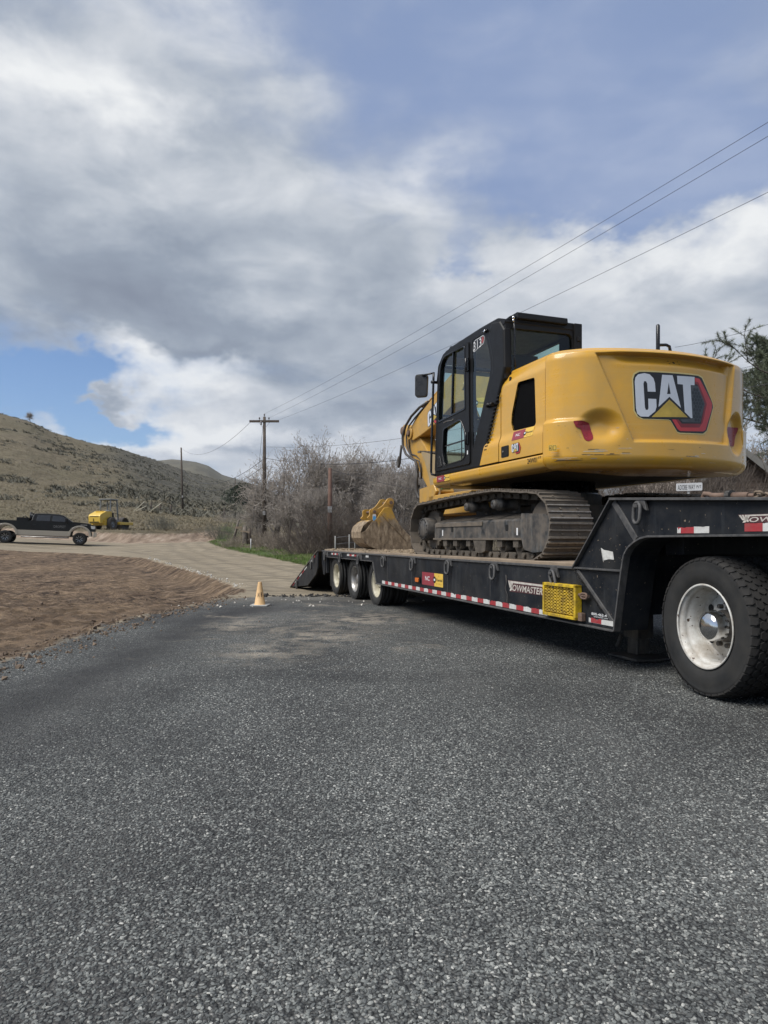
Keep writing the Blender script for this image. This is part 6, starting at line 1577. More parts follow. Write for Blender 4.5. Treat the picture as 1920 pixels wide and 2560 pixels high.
# ------------------------------------------------------------------ utility poles and lines
def PX(px, Y, dz=0):
    X = (px - 960) / 1707 * Y; return Vector((X, Y, tz(X, Y) + dz))
M_POLE = pm('weathered_pole_wood', (.075, .058, .045), .85, var=.35, vscale=5, streak=((.16, .13, .10), .5, (30, 30, .6)), bump=.5, bscale=30)
M_RPOLE = pm('reddish_pole_wood', (.12, .065, .046), .8, var=.25, vscale=4, streak=((.09, .045, .03), .5, (30, 30, .6)))
M_INS = pm('insulator_glaze', (.12, .11, .11), .25, coat=.4)
def pole(label, base, hgt, r=.15, mat=None, arm=True, group='utility poles', lean=0):
    t = thing('utility_pole', label, 'utility pole', base, group=group)
    b = MB(); b.tube([(0, 0, -.3), (lean * .5, 0, hgt * .5), (lean, 0, hgt)], [r, r * .85, r * .62], 12); b.build('post', mat or M_POLE, t, base=(0, 0, 0))
    if arm:
        b = MB(); b.box((-1.08, -.14, hgt - .42), (1.08, -.02, hgt - .26)); b.build('cross_arm', M_POLE, t, base=(0, 0, 0), bevel=.01)
        for s_ in (-1, 1): b = MB(); b.bar((s_ * .42, -.1, hgt - .40), (s_ * .06, -.1, hgt - .85), .03, .012); b.build('arm_brace', M_RUST, t, base=(0, 0, 0))
        for x, z in ((-.35, hgt - .26), (.0, hgt), (.34, hgt - .26), (-1.0, hgt - .26), (1.0, hgt - .26)):
            if abs(x) > .9: continue
            b = MB(); b.lathe([(.02, 0), (.02, .08), (.06, .10), (.045, .14), (.06, .16), (.03, .22), (.001, .23)], (x, -.06 if x else 0, z), 'z', 12); b.build('insulator', M_INS, t, base=(0, 0, 0))
        b = MB(); b.cyl((-.22, -.12, hgt - .62), (-.22, -.12, hgt - .30), .05, 8); b.build('fuse_cutout', M_INS, t, base=(0, 0, 0))
    b = MB(); b.box((-.10, -r - .03, 2.0), (.10, -r, 2.3)); b.build('pole_tag', M_ALU, t, base=(0, 0, 0))
    return t
p_main = PX(661, 50); H1 = 1.13 + (1347 - 1042) / 1707 * 50 - p_main.z
pole('tall weathered utility pole with one cross arm beside the bare trees', p_main, H1, .16)
p2 = PX(457, 100); H2 = 1.13 + (1347 - 1119) / 1707 * 100 - p2.z; pole('plain dark utility pole on the grassy hillside left of the cross-arm pole', p2, H2, .17, arm=False, lean=-.25)
p3 = PX(588, 182); H3 = 1.13 + (1347 - 1193) / 1707 * 182 - p3.z; pole('thin distant utility pole in front of the dark pine on the hill', p3, H3, .18, arm=False)
p4 = PX(825, 33); H4 = 1.13 + (1347 - 1170) / 1707 * 33 - p4.z; pole('short reddish wooden pole rising out of the dark thicket', p4, H4, .13, M_RPOLE, arm=False)
M_WIRE = pm('wire_dark', (.035, .035, .04), .5); M_WIREL = pm('wire_pale', (.16, .16, .17), .5)
def wire(name, label, a, b_, sag, r, mat=None, n=26, group='overhead lines'):
    a = Vector(a); b_ = Vector(b_); m_ = MB()
    m_.tube([a.lerp(b_, i / n) - Vector((0, 0, sag * 4 * (i / n) * (1 - i / n))) for i in range(n + 1)], r, 5)
    o = m_.build(name, mat or M_WIRE, None); tag(o, label, 'power line', group); return o
top = p_main + Vector((0, 0, H1))
e_far = [(15.8, -3.0, 10.7), (16.4, -3.0, 10.3), (16.9, -3, 8.05)]
for k, (dx_, dz_) in enumerate(((.0, .2), (.34, -.1), (1.0, -.26))):
    X1, Y1, Z1 = [((1920 - 960) / 1707) * Y_ for Y_ in (14,)][0], 14, 0
    zr_ = 1.13 + (1347 - (268, 303, 443)[k]) / 1707 * 14
    a = top + Vector((dx_, -.08, dz_)); q = Vector((X1, 14, zr_)); d = (q - a)
    wire('power_line', ('topmost of the three long wires rising to the upper right', 'second of the three long wires rising to the upper right', 'lowest of the three long wires rising to the upper right')[k], a, a + d * 1.32, .42, .0055)
def Wp(px, py, Y): return Vector(((px - 960) / 1707 * Y, Y, 1.13 + (1347 - py) / 1707 * Y))
wire('service_line', 'wire crossing the sky behind the hand rail towards the pine', Wp(1688, 868, 26), Wp(2300, 655, 17), .3, .007)
wire('service_line', 'dark cable passing through the lower pine branches at the right edge', Wp(1500, 1010, 30), Wp(2250, 880, 22), .35, .012)
wire('service_line', 'thin cable just above the pine at the right edge', Wp(1500, 985, 34), Wp(2300, 800, 24), .3, .007)
wire('communication_line', 'thick black cable from the main pole to behind the excavator boom', Wp(661, 1145, 50), Wp(1300, 1085, 34), .9, .018)
wire('communication_line', 'thin cable below the thick one from the main pole to the excavator', Wp(661, 1164, 50), Wp(1300, 1135, 34), .8, .010)
wire('communication_line', 'faint upper cable from the main pole across to the excavator boom', Wp(661, 1117, 50), Wp(1300, 1040, 34), .5, .012, M_WIREL)
wire('communication_line', 'cable running from the short reddish pole to the right through the trees', Wp(825, 1173, 33), Wp(1300, 1250, 30), .3, .010)
wire('communication_line', 'upper cable hanging from the main pole to the hillside pole', Wp(661, 1146, 50), p2 + Vector((-.1, 0, H2 - 3.2)), 2.0, .020)
wire('communication_line', 'lower cable hanging from the main pole to the hillside pole', Wp(661, 1164, 50), p2 + Vector((-.1, 0, H2 - 4.4)), 1.9, .020)
wire('power_line', 'high wire from the main pole back over the hillside pole', top + Vector((-.9, 0, -.26)), p2 + Vector((-.2, 0, H2 - .1)), 1.6, .014, M_WIREL)
wire('guy_wire', 'slanting guy wire braced against the main pole', top + Vector((-.1, 0, -.6)), Wp(630, 1330, 49), .0, .012)

# ------------------------------------------------------------------ bare trees
def seg_mesh(name, A, Bv, r0, r1, mat, sides=3):
    A = np.asarray(A); Bv = np.asarray(Bv); d = Bv - A; L = np.linalg.norm(d, axis=1, keepdims=True) + 1e-9; d = d / L
    ref = np.where(np.abs(d[:, 2:3]) < .9, np.array([[0, 0, 1.]]), np.array([[1., 0, 0]]))
    x = np.cross(d, ref); x /= np.linalg.norm(x, axis=1, keepdims=True) + 1e-9; y = np.cross(d, x)
    n = len(A); V = np.zeros((n, sides * 2, 3))
    for k in range(sides):
        a = 2 * math.pi * k / sides; o = x * math.cos(a) + y * math.sin(a)
        V[:, k] = A + o * np.asarray(r0)[:, None]; V[:, sides + k] = Bv + o * np.asarray(r1)[:, None]
    base = np.arange(n)[:, None] * sides * 2
    F = np.concatenate([base + np.array([[k, (k + 1) % sides, sides + (k + 1) % sides, sides + k]]) for k in range(sides)], 0)
    me = bpy.data.meshes.new(name); me.from_pydata(V.reshape(-1, 3).tolist(), [], F.tolist())
    me.polygons.foreach_set('use_smooth', [True] * len(F)); me.materials.append(mat); return me
def grow_tree(seed, H, stems=1, spread=.5, levels=5, dens=1.0, lean=0.0):
    rg = np.random.default_rng(seed); segs = []
    def branch(p, d, L, r, lv):
        nseg = 4 if lv < 3 else 3; pts = [p]; r_ = r
        for i in range(nseg):
            d = d + rg.normal(0, .13 + .05 * lv, 3) + np.array([0, 0, .10 if lv > 0 else .03]); d /= np.linalg.norm(d)
            q = p + d * L / nseg; rn = r * (1 - .62 * (i + 1) / nseg)
            segs.append((p, q, r_, rn, lv)); r_ = rn; p = q; pts.append(p)
            if lv < levels and (i > 0 or lv > 0):
                nch = rg.poisson((1.75 if lv < levels - 1 else 2.3) * dens)
                for _ in range(nch):
                    a = rg.uniform(0, 2 * math.pi); perp = np.cross(d, [math.cos(a), math.sin(a), .3]); perp /= np.linalg.norm(perp) + 1e-9
                    ang = rg.uniform(.35, .95) * (.8 + spread * .5)
                    dn = d * math.cos(ang) + perp * math.sin(ang); branch(p, dn, L * rg.uniform(.45, .72), max(.0035, r_ * rg.uniform(.45, .7)), lv + 1)
        if lv < levels: branch(p, d, L * .55, max(.0035, r_), lv + 1)
    for s_ in range(stems):
        a = rg.uniform(0, 2 * math.pi); t = (spread * rg.uniform(.25, .7) if stems > 1 else .06)
        branch(np.array([rg.normal(0, .15 * (stems > 1)), rg.normal(0, .15 * (stems > 1)), -.2]), np.array([math.cos(a) * t + lean, math.sin(a) * t, 1.0]), H * rg.uniform(.38, .5), H * .024 / (1 + .2 * (stems > 1)), 0)
    return segs
M_BARK = pm('bare_bark', (.105, .092, .080), .9, var=.35, vscale=6, streak=((.17, .15, .13), .5, (20, 20, 2)))
M_TWIG = pm('bare_twigs', (.31, .275, .24), .9, var=.35, vscale=2)
M_TWIGD = pm('dark_thicket_twigs', (.115, .092, .075), .9, var=.35, vscale=2)
def tree_meshes(seed, H, cap=11000, mat=None, **kw):
    S = grow_tree(seed, H, **kw)
    big = [s for s in S if s[4] <= 1]; sm = [s for s in S if s[4] > 1]
    if len(sm) > cap:
        rs = random.Random(seed); lo_ = [s for s in sm if s[4] <= 3]; hi_ = [s for s in sm if s[4] > 3]; sm = lo_ + rs.sample(hi_, max(0, min(len(hi_), cap - len(lo_))))
    f = lambda q, mt, mn, sd: seg_mesh('tree', [s[0] for s in q], [s[1] for s in q], [max(s[2], mn) for s in q], [max(s[3], mn) for s in q], mt, sd)
    return f(big, M_BARK, .01, 6), f(sm, mat or M_TWIG, .0105, 3)
TV = [tree_meshes(s, 6.0, **k) for s, k in ((1, dict(stems=5, spread=.7, dens=.92, levels=4)), (5, dict(stems=2, spread=.5, dens=1.1, levels=4)), (9, dict(stems=4, spread=.45, dens=.95, levels=4)), (14, dict(stems=7, spread=.9, dens=.85, levels=4)), (23, dict(stems=2, spread=.8, dens=1.1, levels=4)))]
def put_tree(name, label, pos, H, var, rz, group='bare trees beyond the road', cat='tree'):
    t = thing(name, label, cat, pos, rz, group); t.scale = (H / 6.0,) * 3
    for nm, me in (('trunk', TV[var][0]), ('crown', TV[var][1])):
        o = bpy.data.objects.new(nm, me); COL.objects.link(o); o.parent = t
    return t
TREES = [  # px, depth, top pixel row, variant, label
 (770, 47, 1108, 0, 'tallest many-stemmed bare tree between the two wooden poles'),
 (690, 52, 1160, 2, 'bare tree directly right of the tall cross-arm pole'),
 (722, 43, 1205, 1, 'smaller bare tree in front of the tallest one, right of the main pole'),
 (840, 54, 1125, 2, 'slim bare tree just behind the short reddish pole'),
 (880, 49, 1140, 4, 'bare tree behind the right half of the dark thicket'),
 (920, 56, 1135, 0, 'broad bare tree rising above the loose bucket'),
 (962, 46, 1165, 1, 'bare tree right above the pins of the loose bucket'),
 (1000, 40, 1175, 3, 'spreading bare tree with dark stems right of the loose bucket'),
 (1042, 52, 1150, 2, 'bare tree seen behind the hoses of the excavator stick'),
 (1085, 47, 1160, 4, 'bare tree half hidden by the excavator cab front'),
 (1130, 55, 1140, 0, 'bare tree seen through the lower cab window'),
 (648, 62, 1262, 3, 'low spreading bare tree at the left foot of the main pole'),
 (632, 64, 1292, 3, 'low grey bare shrub tree left of the main pole'),
 (800, 40, 1215, 4, 'grey bare tree rising out of the back of the dark thicket'),
 (1180, 50, 1160, 1, 'bare tree behind the middle of the excavator cab'),
 (1895, 27, 1085, 2, 'bare tree in front of the old house at the right edge'),
 (1960, 33, 1075, 4, 'bare tree behind the old house roof at the right edge')]
for i, (px, Y, ty, var, lab) in enumerate(TREES):
    p = PX(px, Y); Hh = (1.13 + (1347 - ty) / 1707 * Y - p.z) * 1.13; put_tree('bare_tree', lab, p, Hh, var, i * 1.37)
# lone tree on the skyline of the hill
Xl, Yl = (77 - 960) / 1707 * 256, 256
put_tree('skyline_tree', 'small lone bare tree on the skyline of the left hill', Vector((Xl, Yl, tz(Xl, Yl) - .3)), 4.6, 4, .5, None)

# thickets: many fine upright stems from one root
def thicket(seed, W_, D_, H, n, mat, kids=5):
    rg = np.random.default_rng(seed); A = []; Bv = []; r0 = []
    for i in range(n):
        x, y = rg.normal(0, W_ * .28), rg.normal(0, D_ * .28); d = np.array([x / W_ * 1.3 + rg.normal(0, .18), y / D_ * 1.0 + rg.normal(0, .18), 1.0]); d /= np.linalg.norm(d)
        L = H * rg.uniform(.45, 1.0) * max(.35, 1 - (x / W_) ** 2 * 1.6); p = np.array([x, y, -.05])
        for s_ in range(4):
            d = d + rg.normal(0, .10, 3); d /= np.linalg.norm(d); q = p + d * L / 4; A.append(p); Bv.append(q); r0.append(.007 - .0011 * s_); 
            for k in range(kids if s_ else 1):
                dk = d + rg.normal(0, .45, 3); dk[2] = abs(dk[2]); dk /= np.linalg.norm(dk); e = q + dk * L * rg.uniform(.10, .26); A.append(q); Bv.append(e); r0.append(.0038)
            p = q
    return seg_mesh('thicket', A, Bv, r0, [r * .7 for r in r0], mat)
def put_bush(name, label, pos, me, sc=1.0, rz=0, group='bushes by the road', cat='bush'):
    o = bpy.data.objects.new(name, me); COL.objects.link(o); o.location = pos; o.rotation_euler = (0, 0, rz); o.scale = (sc,) * 3; tag(o, label, cat, group); return o
TH1 = thicket(3, 4.2, 2.4, 2.35, 420, M_TWIGD); TH2 = thicket(8, 3.4, 2.4, 1.9, 210, M_TWIG, 4); M_SAGE = pm('sage_twigs', (.155, .15, .12), .9, var=.3, vscale=3); TH3 = thicket(12, 1.6, 1.4, 1.0, 120, M_SAGE, 6)
M_PALE = pm('pale_dry_weeds', (.30, .255, .205), .9, var=.3, vscale=3); TH4 = thicket(19, 1.8, 1.2, .9, 150, M_PALE, 6)
put_bush('thicket', 'dense dark brown thicket behind the tail of the trailer', PX(818, 33), TH1, .88, .3); put_bush('thicket', 'dark thicket directly behind the loose bucket', PX(880, 34), TH1, 1.05, 2.1); put_bush('thicket', 'dark thicket rising behind the excavator track front', PX(985, 35), TH1, .9, 4)
put_bush('thicket', 'grey thicket left of the tall cross-arm pole', PX(640, 62), TH2, .6, 3.1); put_bush('thicket', 'grey thicket behind the bucket and the track', PX(1010, 40), TH2, 1.3, .7)
put_bush('thicket', 'low grey thicket where the dirt road disappears', PX(575, 72), TH2, .7, .2); put_bush('thicket', 'brownish thicket below the counterweight by the street sign', PX(1640, 21), TH1, 1.4, .9); put_bush('thicket', 'tangled thicket right of the street sign', PX(1735, 22), TH1, 1.4, 2.9)
put_bush('thicket', 'tangled thicket behind the gooseneck left of the street sign', PX(1545, 24), TH1, 1.4, 1.9)
put_bush('sagebrush', 'lone grey sagebrush on top of the cut bank', PX(404, 59), TH3, 1.35, .4); put_bush('sagebrush', 'sagebrush left of the leaning wooden post', PX(556, 60), TH3, 1.5, 2)
put_bush('weed_clump', 'pale dry weed clump at the edge of the green verge', PX(585, 43), TH4, .8, .3); put_bush('weed_clump', 'pale pinkish dry weeds around the foot of the tall pole', PX(668, 43), TH4, 1.1, 1.2); put_bush('weed_clump', 'pale dry weeds right of the tall pole foot', PX(702, 39), TH4, 1.0, 2.6); put_bush('weed_clump', 'pale dry weeds in front of the dark thicket', PX(750, 33.5), TH4, .8, 4)

# dark juniper on the hill
def leafy(seed, W_, H, n, size, mat, shape=1.0):
    rg = np.random.default_rng(seed); u = rg.uniform(0, 1, n) ** .8; a = rg.uniform(0, 2 * math.pi, n); z = rg.uniform(.02, 1, n)
    prof = np.sin(np.clip(z, 0, 1) * math.pi * .80 + .45) ** .8 * (1 + .22 * np.sin(a * 3 + z * 7) + .12 * np.sin(a * 7 + z * 17)); r = W_ * .5 * prof * np.sqrt(u)
    C = np.stack([r * np.cos(a), r * np.sin(a), z * H], 1); V = []; F = []
    d1 = rg.normal(0, 1, (n, 3)); d1 /= np.linalg.norm(d1, axis=1, keepdims=True); d2 = np.cross(d1, rg.normal(0, 1, (n, 3))); d2 /= np.linalg.norm(d2, axis=1, keepdims=True)
    s_ = size * rg.uniform(.5, 1.3, (n, 1)); V = np.stack([C - d1 * s_, C + d2 * s_ * .5, C + d1 * s_], 1).reshape(-1, 3); F = np.arange(n * 3).reshape(-1, 3)
    me = bpy.data.meshes.new('leafy'); me.from_pydata(V.tolist(), [], F.tolist()); me.materials.append(mat); return me
M_JUN = pm('juniper_green', (.024, .036, .016), .85, var=.5, vscale=.8)
jp = PX(610, 172); jt = thing('juniper_tree', 'round dark evergreen on the lower hillside behind the thin pole', 'tree', jp)
o = bpy.data.objects.new('crown', leafy(4, 9.0, 6.6, 6000, .34, M_JUN)); COL.objects.link(o); o.parent = jt; o.location = (0, 0, .1)
b = MB(); b.tube([(0, 0, -.3), (.1, 0, 2.0)], [.22, .12], 8); b.build('trunk', M_BARK, jt, base=(0, 0, 0))

# sage and grass scattered over the slope
def scatter_tufts(name, n, xr, yr, hgt, wid, mat, keep, seed, blades=7, curl=.5):
    rg = np.random.default_rng(seed); u = rg.uniform(xr[0], xr[1], n * 2); Yq = np.exp(rg.uniform(math.log(yr[0]), math.log(yr[1]), n * 2)); X = (u - 960) / 1707 * Yq
    k = keep(X, Yq); X, Yq = X[k][:n], Yq[k][:n]; Z = terrain(X, Yq); m_ = len(X); sc = rg.uniform(.5, 1.35, m_)
    a = rg.uniform(0, 2 * math.pi, (m_, blades)); t = rg.uniform(.1, 1, (m_, blades)) * wid * sc[:, None]; hh = hgt * sc[:, None] * rg.uniform(.5, 1, (m_, blades))
    bx = X[:, None] + rg.normal(0, wid * .25, (m_, blades)); by = Yq[:, None] + rg.normal(0, wid * .25, (m_, blades)); tx = bx + np.cos(a) * t * curl; ty = by + np.sin(a) * t * curl
    w = wid * .10 * sc[:, None] * np.ones((1, blades)); ox, oy = -np.sin(a + .7) * w, np.cos(a + .7) * w; z0 = Z[:, None] - .03 + 0 * a
    V = np.stack([np.stack([bx - ox, by - oy, z0], -1), np.stack([bx + ox, by + oy, z0], -1), np.stack([tx, ty, z0 + hh], -1)], 2).reshape(-1, 3); F = np.arange(len(V)).reshape(-1, 3)
    me = bpy.data.meshes.new(name); me.from_pydata(V.tolist(), [], F.tolist()); me.materials.append(mat); o = bpy.data.objects.new(name, me); COL.objects.link(o); o['kind'] = 'stuff'; return o
M_SG = pm('sagebrush_grey', (.14, .132, .10), .9, var=.45, vscale=.6); M_DG = pm('dry_grass', (.255, .215, .14), .9, var=.4, vscale=.5); M_GG = pm('fresh_grass', (.11, .165, .035), .8, var=.4, vscale=1.5); M_DB = pm('dark_shrub', (.095, .090, .066), .9, var=.4, vscale=.6)
onhill = lambda X, Y: sdf(X, Y, HILLF) > .8
def onridge(X, Y):
    uu = 960 + 1707 * X / Y; return (sdf(X, Y, HILLF) > 1) & (fbm(X / 7, Y / 16, 3, 90) > .02 - .22 * ((uu + (Y - 120) * .55) > 330))
o = scatter_tufts('sagebrush_cover', 5200, (-60, 760), (85, 420), .55, .95, M_SG, onridge, 5, 9, .9); o['label'] = 'grey sagebrush dotted over the hillside'
o = scatter_tufts('dark_shrub_cover', 1700, (-60, 760), (110, 430), .75, 1.3, M_DB, lambda X, Y: onridge(X, Y) & (fbm(X / 5, Y / 9, 2, 33) > .05), 6, 9, .9); o['label'] = 'dark low shrubs in bands on the ridge'
o = scatter_tufts('dry_grass', 16000, (-60, 1000), (57, 170), .24, .26, M_DG, onhill, 7, 6, 1.0); o['label'] = 'dry pale grass covering the lower slope'
o = scatter_tufts('verge_grass', 9000, (500, 1000), (23, 58), .16, .10, M_GG, lambda X, Y: (np.abs(sdf(X, Y, VERGE) - 1.1) < 1.1) & (fbm(X / 1.6, Y / 1.6, 3, 55) > -.06), 8, 5, .8); o['label'] = 'fresh green grass along the road edge'
o = scatter_tufts('verge_dry_grass', 9000, (480, 1960), (17, 64), .42, .22, pm('verge_straw', (.17, .145, .105), .9, var=.4, vscale=.8), lambda X, Y: sdf(X, Y, VERGE) > 2.0, 9, 6, .9); o['label'] = 'dry brown grass under the trees'
# roadside litter: wooden posts, stake, leaning poles, fences
M_OLDW = pm('grey_old_wood', (.14, .12, .10), .9, var=.3, vscale=6, bump=.4, bscale=30)
def stick(name, label, a, b_, r, mat, cat='post', group=None, n=8):
    m_ = MB(); m_.tube([a, (Vector(a) + Vector(b_)) / 2, b_], [r, r * .95, r * .85], n); o = m_.build(name, mat, None); tag(o, label, cat, group); return o
q = PX(589, 56); t = thing('leaning_post', 'leaning old wooden post with a pale board nailed across it', 'post', q)
b = MB(); b.tube([(-.25, 0, -.2), (.28, 0, 1.75)], [.11, .09], 8); b.build('post', M_OLDW, t, base=(0, 0, 0)); b = MB(); b.box((.0, -.15, .98), (.55, -.11, 1.16)); b.build('board', M_WOOD, t, base=(0, 0, 0))
q = PX(612, 46); t = thing('stump_post', 'thick broken fence post with loose boards on the green verge', 'post', q)
b = MB(); b.tube([(0, 0, -.2), (.03, 0, .7), (0, 0, 1.25)], [.20, .18, .13], 9); b.build('post', M_OLDW, t, base=(0, 0, 0)); b = MB(); b.tube([(.32, 0, -.2), (.34, 0, 1.1)], [.12, .10], 8); b.build('second_post', M_POLE, t, base=(0, 0, 0)); b = MB(); b.bar((-.25, -.2, .95), (.35, -.2, .85), .03, .10); b.build('board', M_WOOD, t, base=(0, 0, 0))
q = PX(627, 39); stick('survey_stake', 'thin white stake standing in the verge left of the tall pole', q - Vector((0, 0, .1)), q + Vector((0, 0, .62)), .022, M_WHT, 'stake')
for i, (px, Y, hgt) in enumerate(((377, 90, 1.0), (399, 90, 1.0), (426, 90, 1.05), (560, 96, 1.2))):
    q = PX(px, Y); stick('fence_post', ('leftmost dark fence post beside the leaning pale poles on the hill', 'dark fence post right of the leaning pale poles', 'fence post nearest the hillside utility pole', 'fence post left of the dark evergreen')[i], q - Vector((0, 0, .3)), q + Vector((.05, 0, hgt)), .13, M_POLE, 'post', 'hillside fence posts')
for i, (x0, y0, x1, y1) in enumerate(((333, 1244, 361, 1218), (334, 1245, 366, 1230), (371, 1245, 404, 1220))):
    a = Wp(x0, y0, 84); a.z = tz(a.x, 84); c_ = Wp(x1, y1, 84); c_.z = a.z + (y0 - y1) / 1707 * 84; stick('pale_pole', ('steeper of the two crossed pale poles lying on the hillside', 'flatter of the two crossed pale poles lying on the hillside', 'single pale pole leaning right of the crossed pair')[i], a, c_, .05, pm('bleached_pole', (.5, .46, .36), .8), 'pole', 'pale poles on the hillside')
# wire fence behind the trailer
fx = [(838, 27), (873, 27.2), (887, 27.4), (930, 27.6)]
ft = thing('wire_fence', 'low wire fence with thin steel posts behind the trailer deck', 'fence', PX(838, 27)); fb = ft.location
for px, Y in fx:
    q = PX(px, Y) - fb; b = MB(); b.tube([q, q + Vector((0, 0, 1.05))], .025, 6); b.build('fence_post', pm('pale_steel_post', (.26, .26, .24), .6), ft, base=(0, 0, 0))
for zz_ in (.45, .72, .98):
    b = MB(); b.tube([PX(px, Y) - fb + Vector((0, 0, zz_)) for px, Y in fx], .008, 5); b.build('fence_wire', M_WIREL, ft, base=(0, 0, 0))

# ------------------------------------------------------------------ street sign, old house and pine on the right
q = Wp(1723, 1218, 17); zs_ = q.z; q.z = tz(q.x, 17); sg = thing('street_sign', 'white street name sign reading ADOBE WAY PVT behind the gooseneck', 'street sign', q, R_(4))
b = MB(); b.cyl((0, .03, -.2), (0, .03, zs_ - q.z - .08), .03, 10); b.build('post', pm('galvanised_post', (.35, .35, .34), .45, metal=.6), sg, base=(0, 0, 0))
hw_, hh_ = .335, .098; zc_ = zs_ - q.z
b = MB(); b.prism(rnd_poly([(-hw_, zc_ - hh_), (hw_, zc_ - hh_ + .02), (hw_, zc_ + hh_ + .02), (-hw_, zc_ + hh_ - .01)], .025, 3), XZ, -.01, .0); b.build('sign_blade', M_WHT, sg, base=(0, 0, 0))
fs_ = lambda u, v, t: (u, -.0125, zc_ + v + u * .04)
b = MB(); put_text(b, 'ADOBE WAY', fs_, -.30, .145, -.06, .062, 0, 0); put_text(b, 'PVT', fs_, .185, .305, -.035, .04, 0, 0); b.build('sign_lettering', M_PRB, sg, base=(0, 0, 0))

hz0 = tz(12, 24) - .1; HOUSE = thing('old_house', 'old brown timber house with a steep gable behind the counterweight', 'house', (12.3, 24.0, hz0))
M_SID = pm('brown_siding', (.145, .105, .080), .85, var=.3, vscale=3, streak=((.07, .052, .042), .5, (.6, 20, 20)))
M_SHK = pm('shake_roof', (.155, .125, .10), .9, var=.35, vscale=4, bump=.6, bscale=18)
gz, gx = 4.25 - hz0, 2.1; sl_ = .79
for i in range(20):
    z0_, z1_ = i * .205, (i + 1) * .205; half = min(gx, (gz - z0_) / sl_ - .02)
    if half < .15: break
    b = MB(); h2 = max(.05, min(gx, (gz - z1_) / sl_ - .02)); b.prism([(-half, z0_), (half, z0_), (h2, z1_ + .012), (-h2, z1_ + .012)], lambda u, v, t: (u, -t - (.018 * (1 - (v - z0_) / .205)), v), 0, .03); b.build('siding_board', M_SID, HOUSE, base=(0, 0, 0))
b = MB(); b.box((-gx, .05, -.2), (gx, 7.0, gz - gx * sl_)); b.build('wall', M_SID, HOUSE, base=(0, 0, 0))
for s_ in (-1, 1):
    b = MB(); b.mesh([(0, -.45, gz + .08), (s_ * (gx + .5), -.45, gz + .08 - (gx + .5) * sl_), (s_ * (gx + .5), 7.4, gz + .08 - (gx + .5) * sl_), (0, 7.4, gz + .08), (0, -.45, gz - .04), (s_ * (gx + .5), -.45, gz - .04 - (gx + .5) * sl_), (s_ * (gx + .5), 7.4, gz - .04 - (gx + .5) * sl_), (0, 7.4, gz - .04)], [(0,1,2,3),(7,6,5,4),(0,4,5,1),(1,5,6,2),(2,6,7,3)]); b.build('roof', M_SHK, HOUSE, base=(0, 0, 0))
    b = MB(); b.bar((0, -.48, gz), (s_ * (gx + .5), -.48, gz - (gx + .5) * sl_), .05, .20); b.build('barge_board', pm('grey_barge_board', (.20, .19, .17), .8), HOUSE, base=(0, 0, 0))

def pine(seed, base, H):
    rg = np.random.default_rng(seed); A = []; Bv = []; r0 = []; r1 = []; tips = []
    def br(p, d, L, r, lv):
        n = 4
        for i in range(n):
            d = d + rg.normal(0, .16, 3) + np.array([0, 0, .05]); d /= np.linalg.norm(d); q = p + d * L / n; A.append(p); Bv.append(q); r0.append(r * (1 - .18 * i)); r1.append(r * (1 - .18 * (i + 1))); p = q
            if lv < 3:
                for _ in range(rg.choice([1, 1, 2]) if lv else 2):
                    a = rg.uniform(0, 6.28); pp = np.cross(d, [math.cos(a), math.sin(a), .2]); pp /= np.linalg.norm(pp); br(p, d * .75 + pp * .75, L * rg.uniform(.38, .6), r * .5, lv + 1)
            if lv >= 1: tips.append((p, d))
        tips.append((p, d))
    zt_ = H * .54; 
    while zt_ < H * .97:
        a = rg.uniform(0, 6.28); L = 4.6 * (1 - (zt_ / H) ** 2.6) + .6; br(np.array([0, 0, zt_]), np.array([math.cos(a), math.sin(a), .12]), L, .055 * L / 3, 0); zt_ += H * .028
    t = thing('pine_tree', 'long-needled pine tree spreading behind the counterweight at the right edge', 'tree', base)
    o = bpy.data.objects.new('branch_work', seg_mesh('pine', A, Bv, r0, r1, pm('pine_bark', (.075, .06, .05), .9, var=.3), 4)); COL.objects.link(o); o.parent = t
    b = MB(); b.tube([(0, 0, -.4), (.1, 0, H * .5), (0, 0, H)], [.30, .20, .03], 12); b.build('trunk', M_BARK, t, base=(0, 0, 0))
    P = np.array([x[0] for x in tips]); D_ = np.array([x[1] for x in tips]); n = len(P); m_ = 22
    dd = D_[:, None, :] * .75 + rg.normal(0, .62, (n, m_, 3)); dd /= np.linalg.norm(dd, axis=2, keepdims=True); L = rg.uniform(.10, .20, (n, m_, 1)); st = P[:, None, :] - D_[:, None, :] * rg.uniform(0, .16, (n, m_, 1))
    e = st + dd * L; sd_ = np.cross(dd, rg.normal(0, 1, (n, m_, 3))); sd_ /= np.linalg.norm(sd_, axis=2, keepdims=True); w = .0065
    V = np.stack([st - sd_ * w, st + sd_ * w, e], 2).reshape(-1, 3); F = np.arange(len(V)).reshape(-1, 3)
    me = bpy.data.meshes.new('needles'); me.from_pydata(V.tolist(), [], F.tolist()); me.materials.append(pm('pine_needles', (.125, .145, .090), .7, var=.45, vscale=1.2)); o = bpy.data.objects.new('crown', me); COL.objects.link(o); o.parent = t
pine(6, Vector((17.9, 28, tz(17.9, 28))), 8.9)

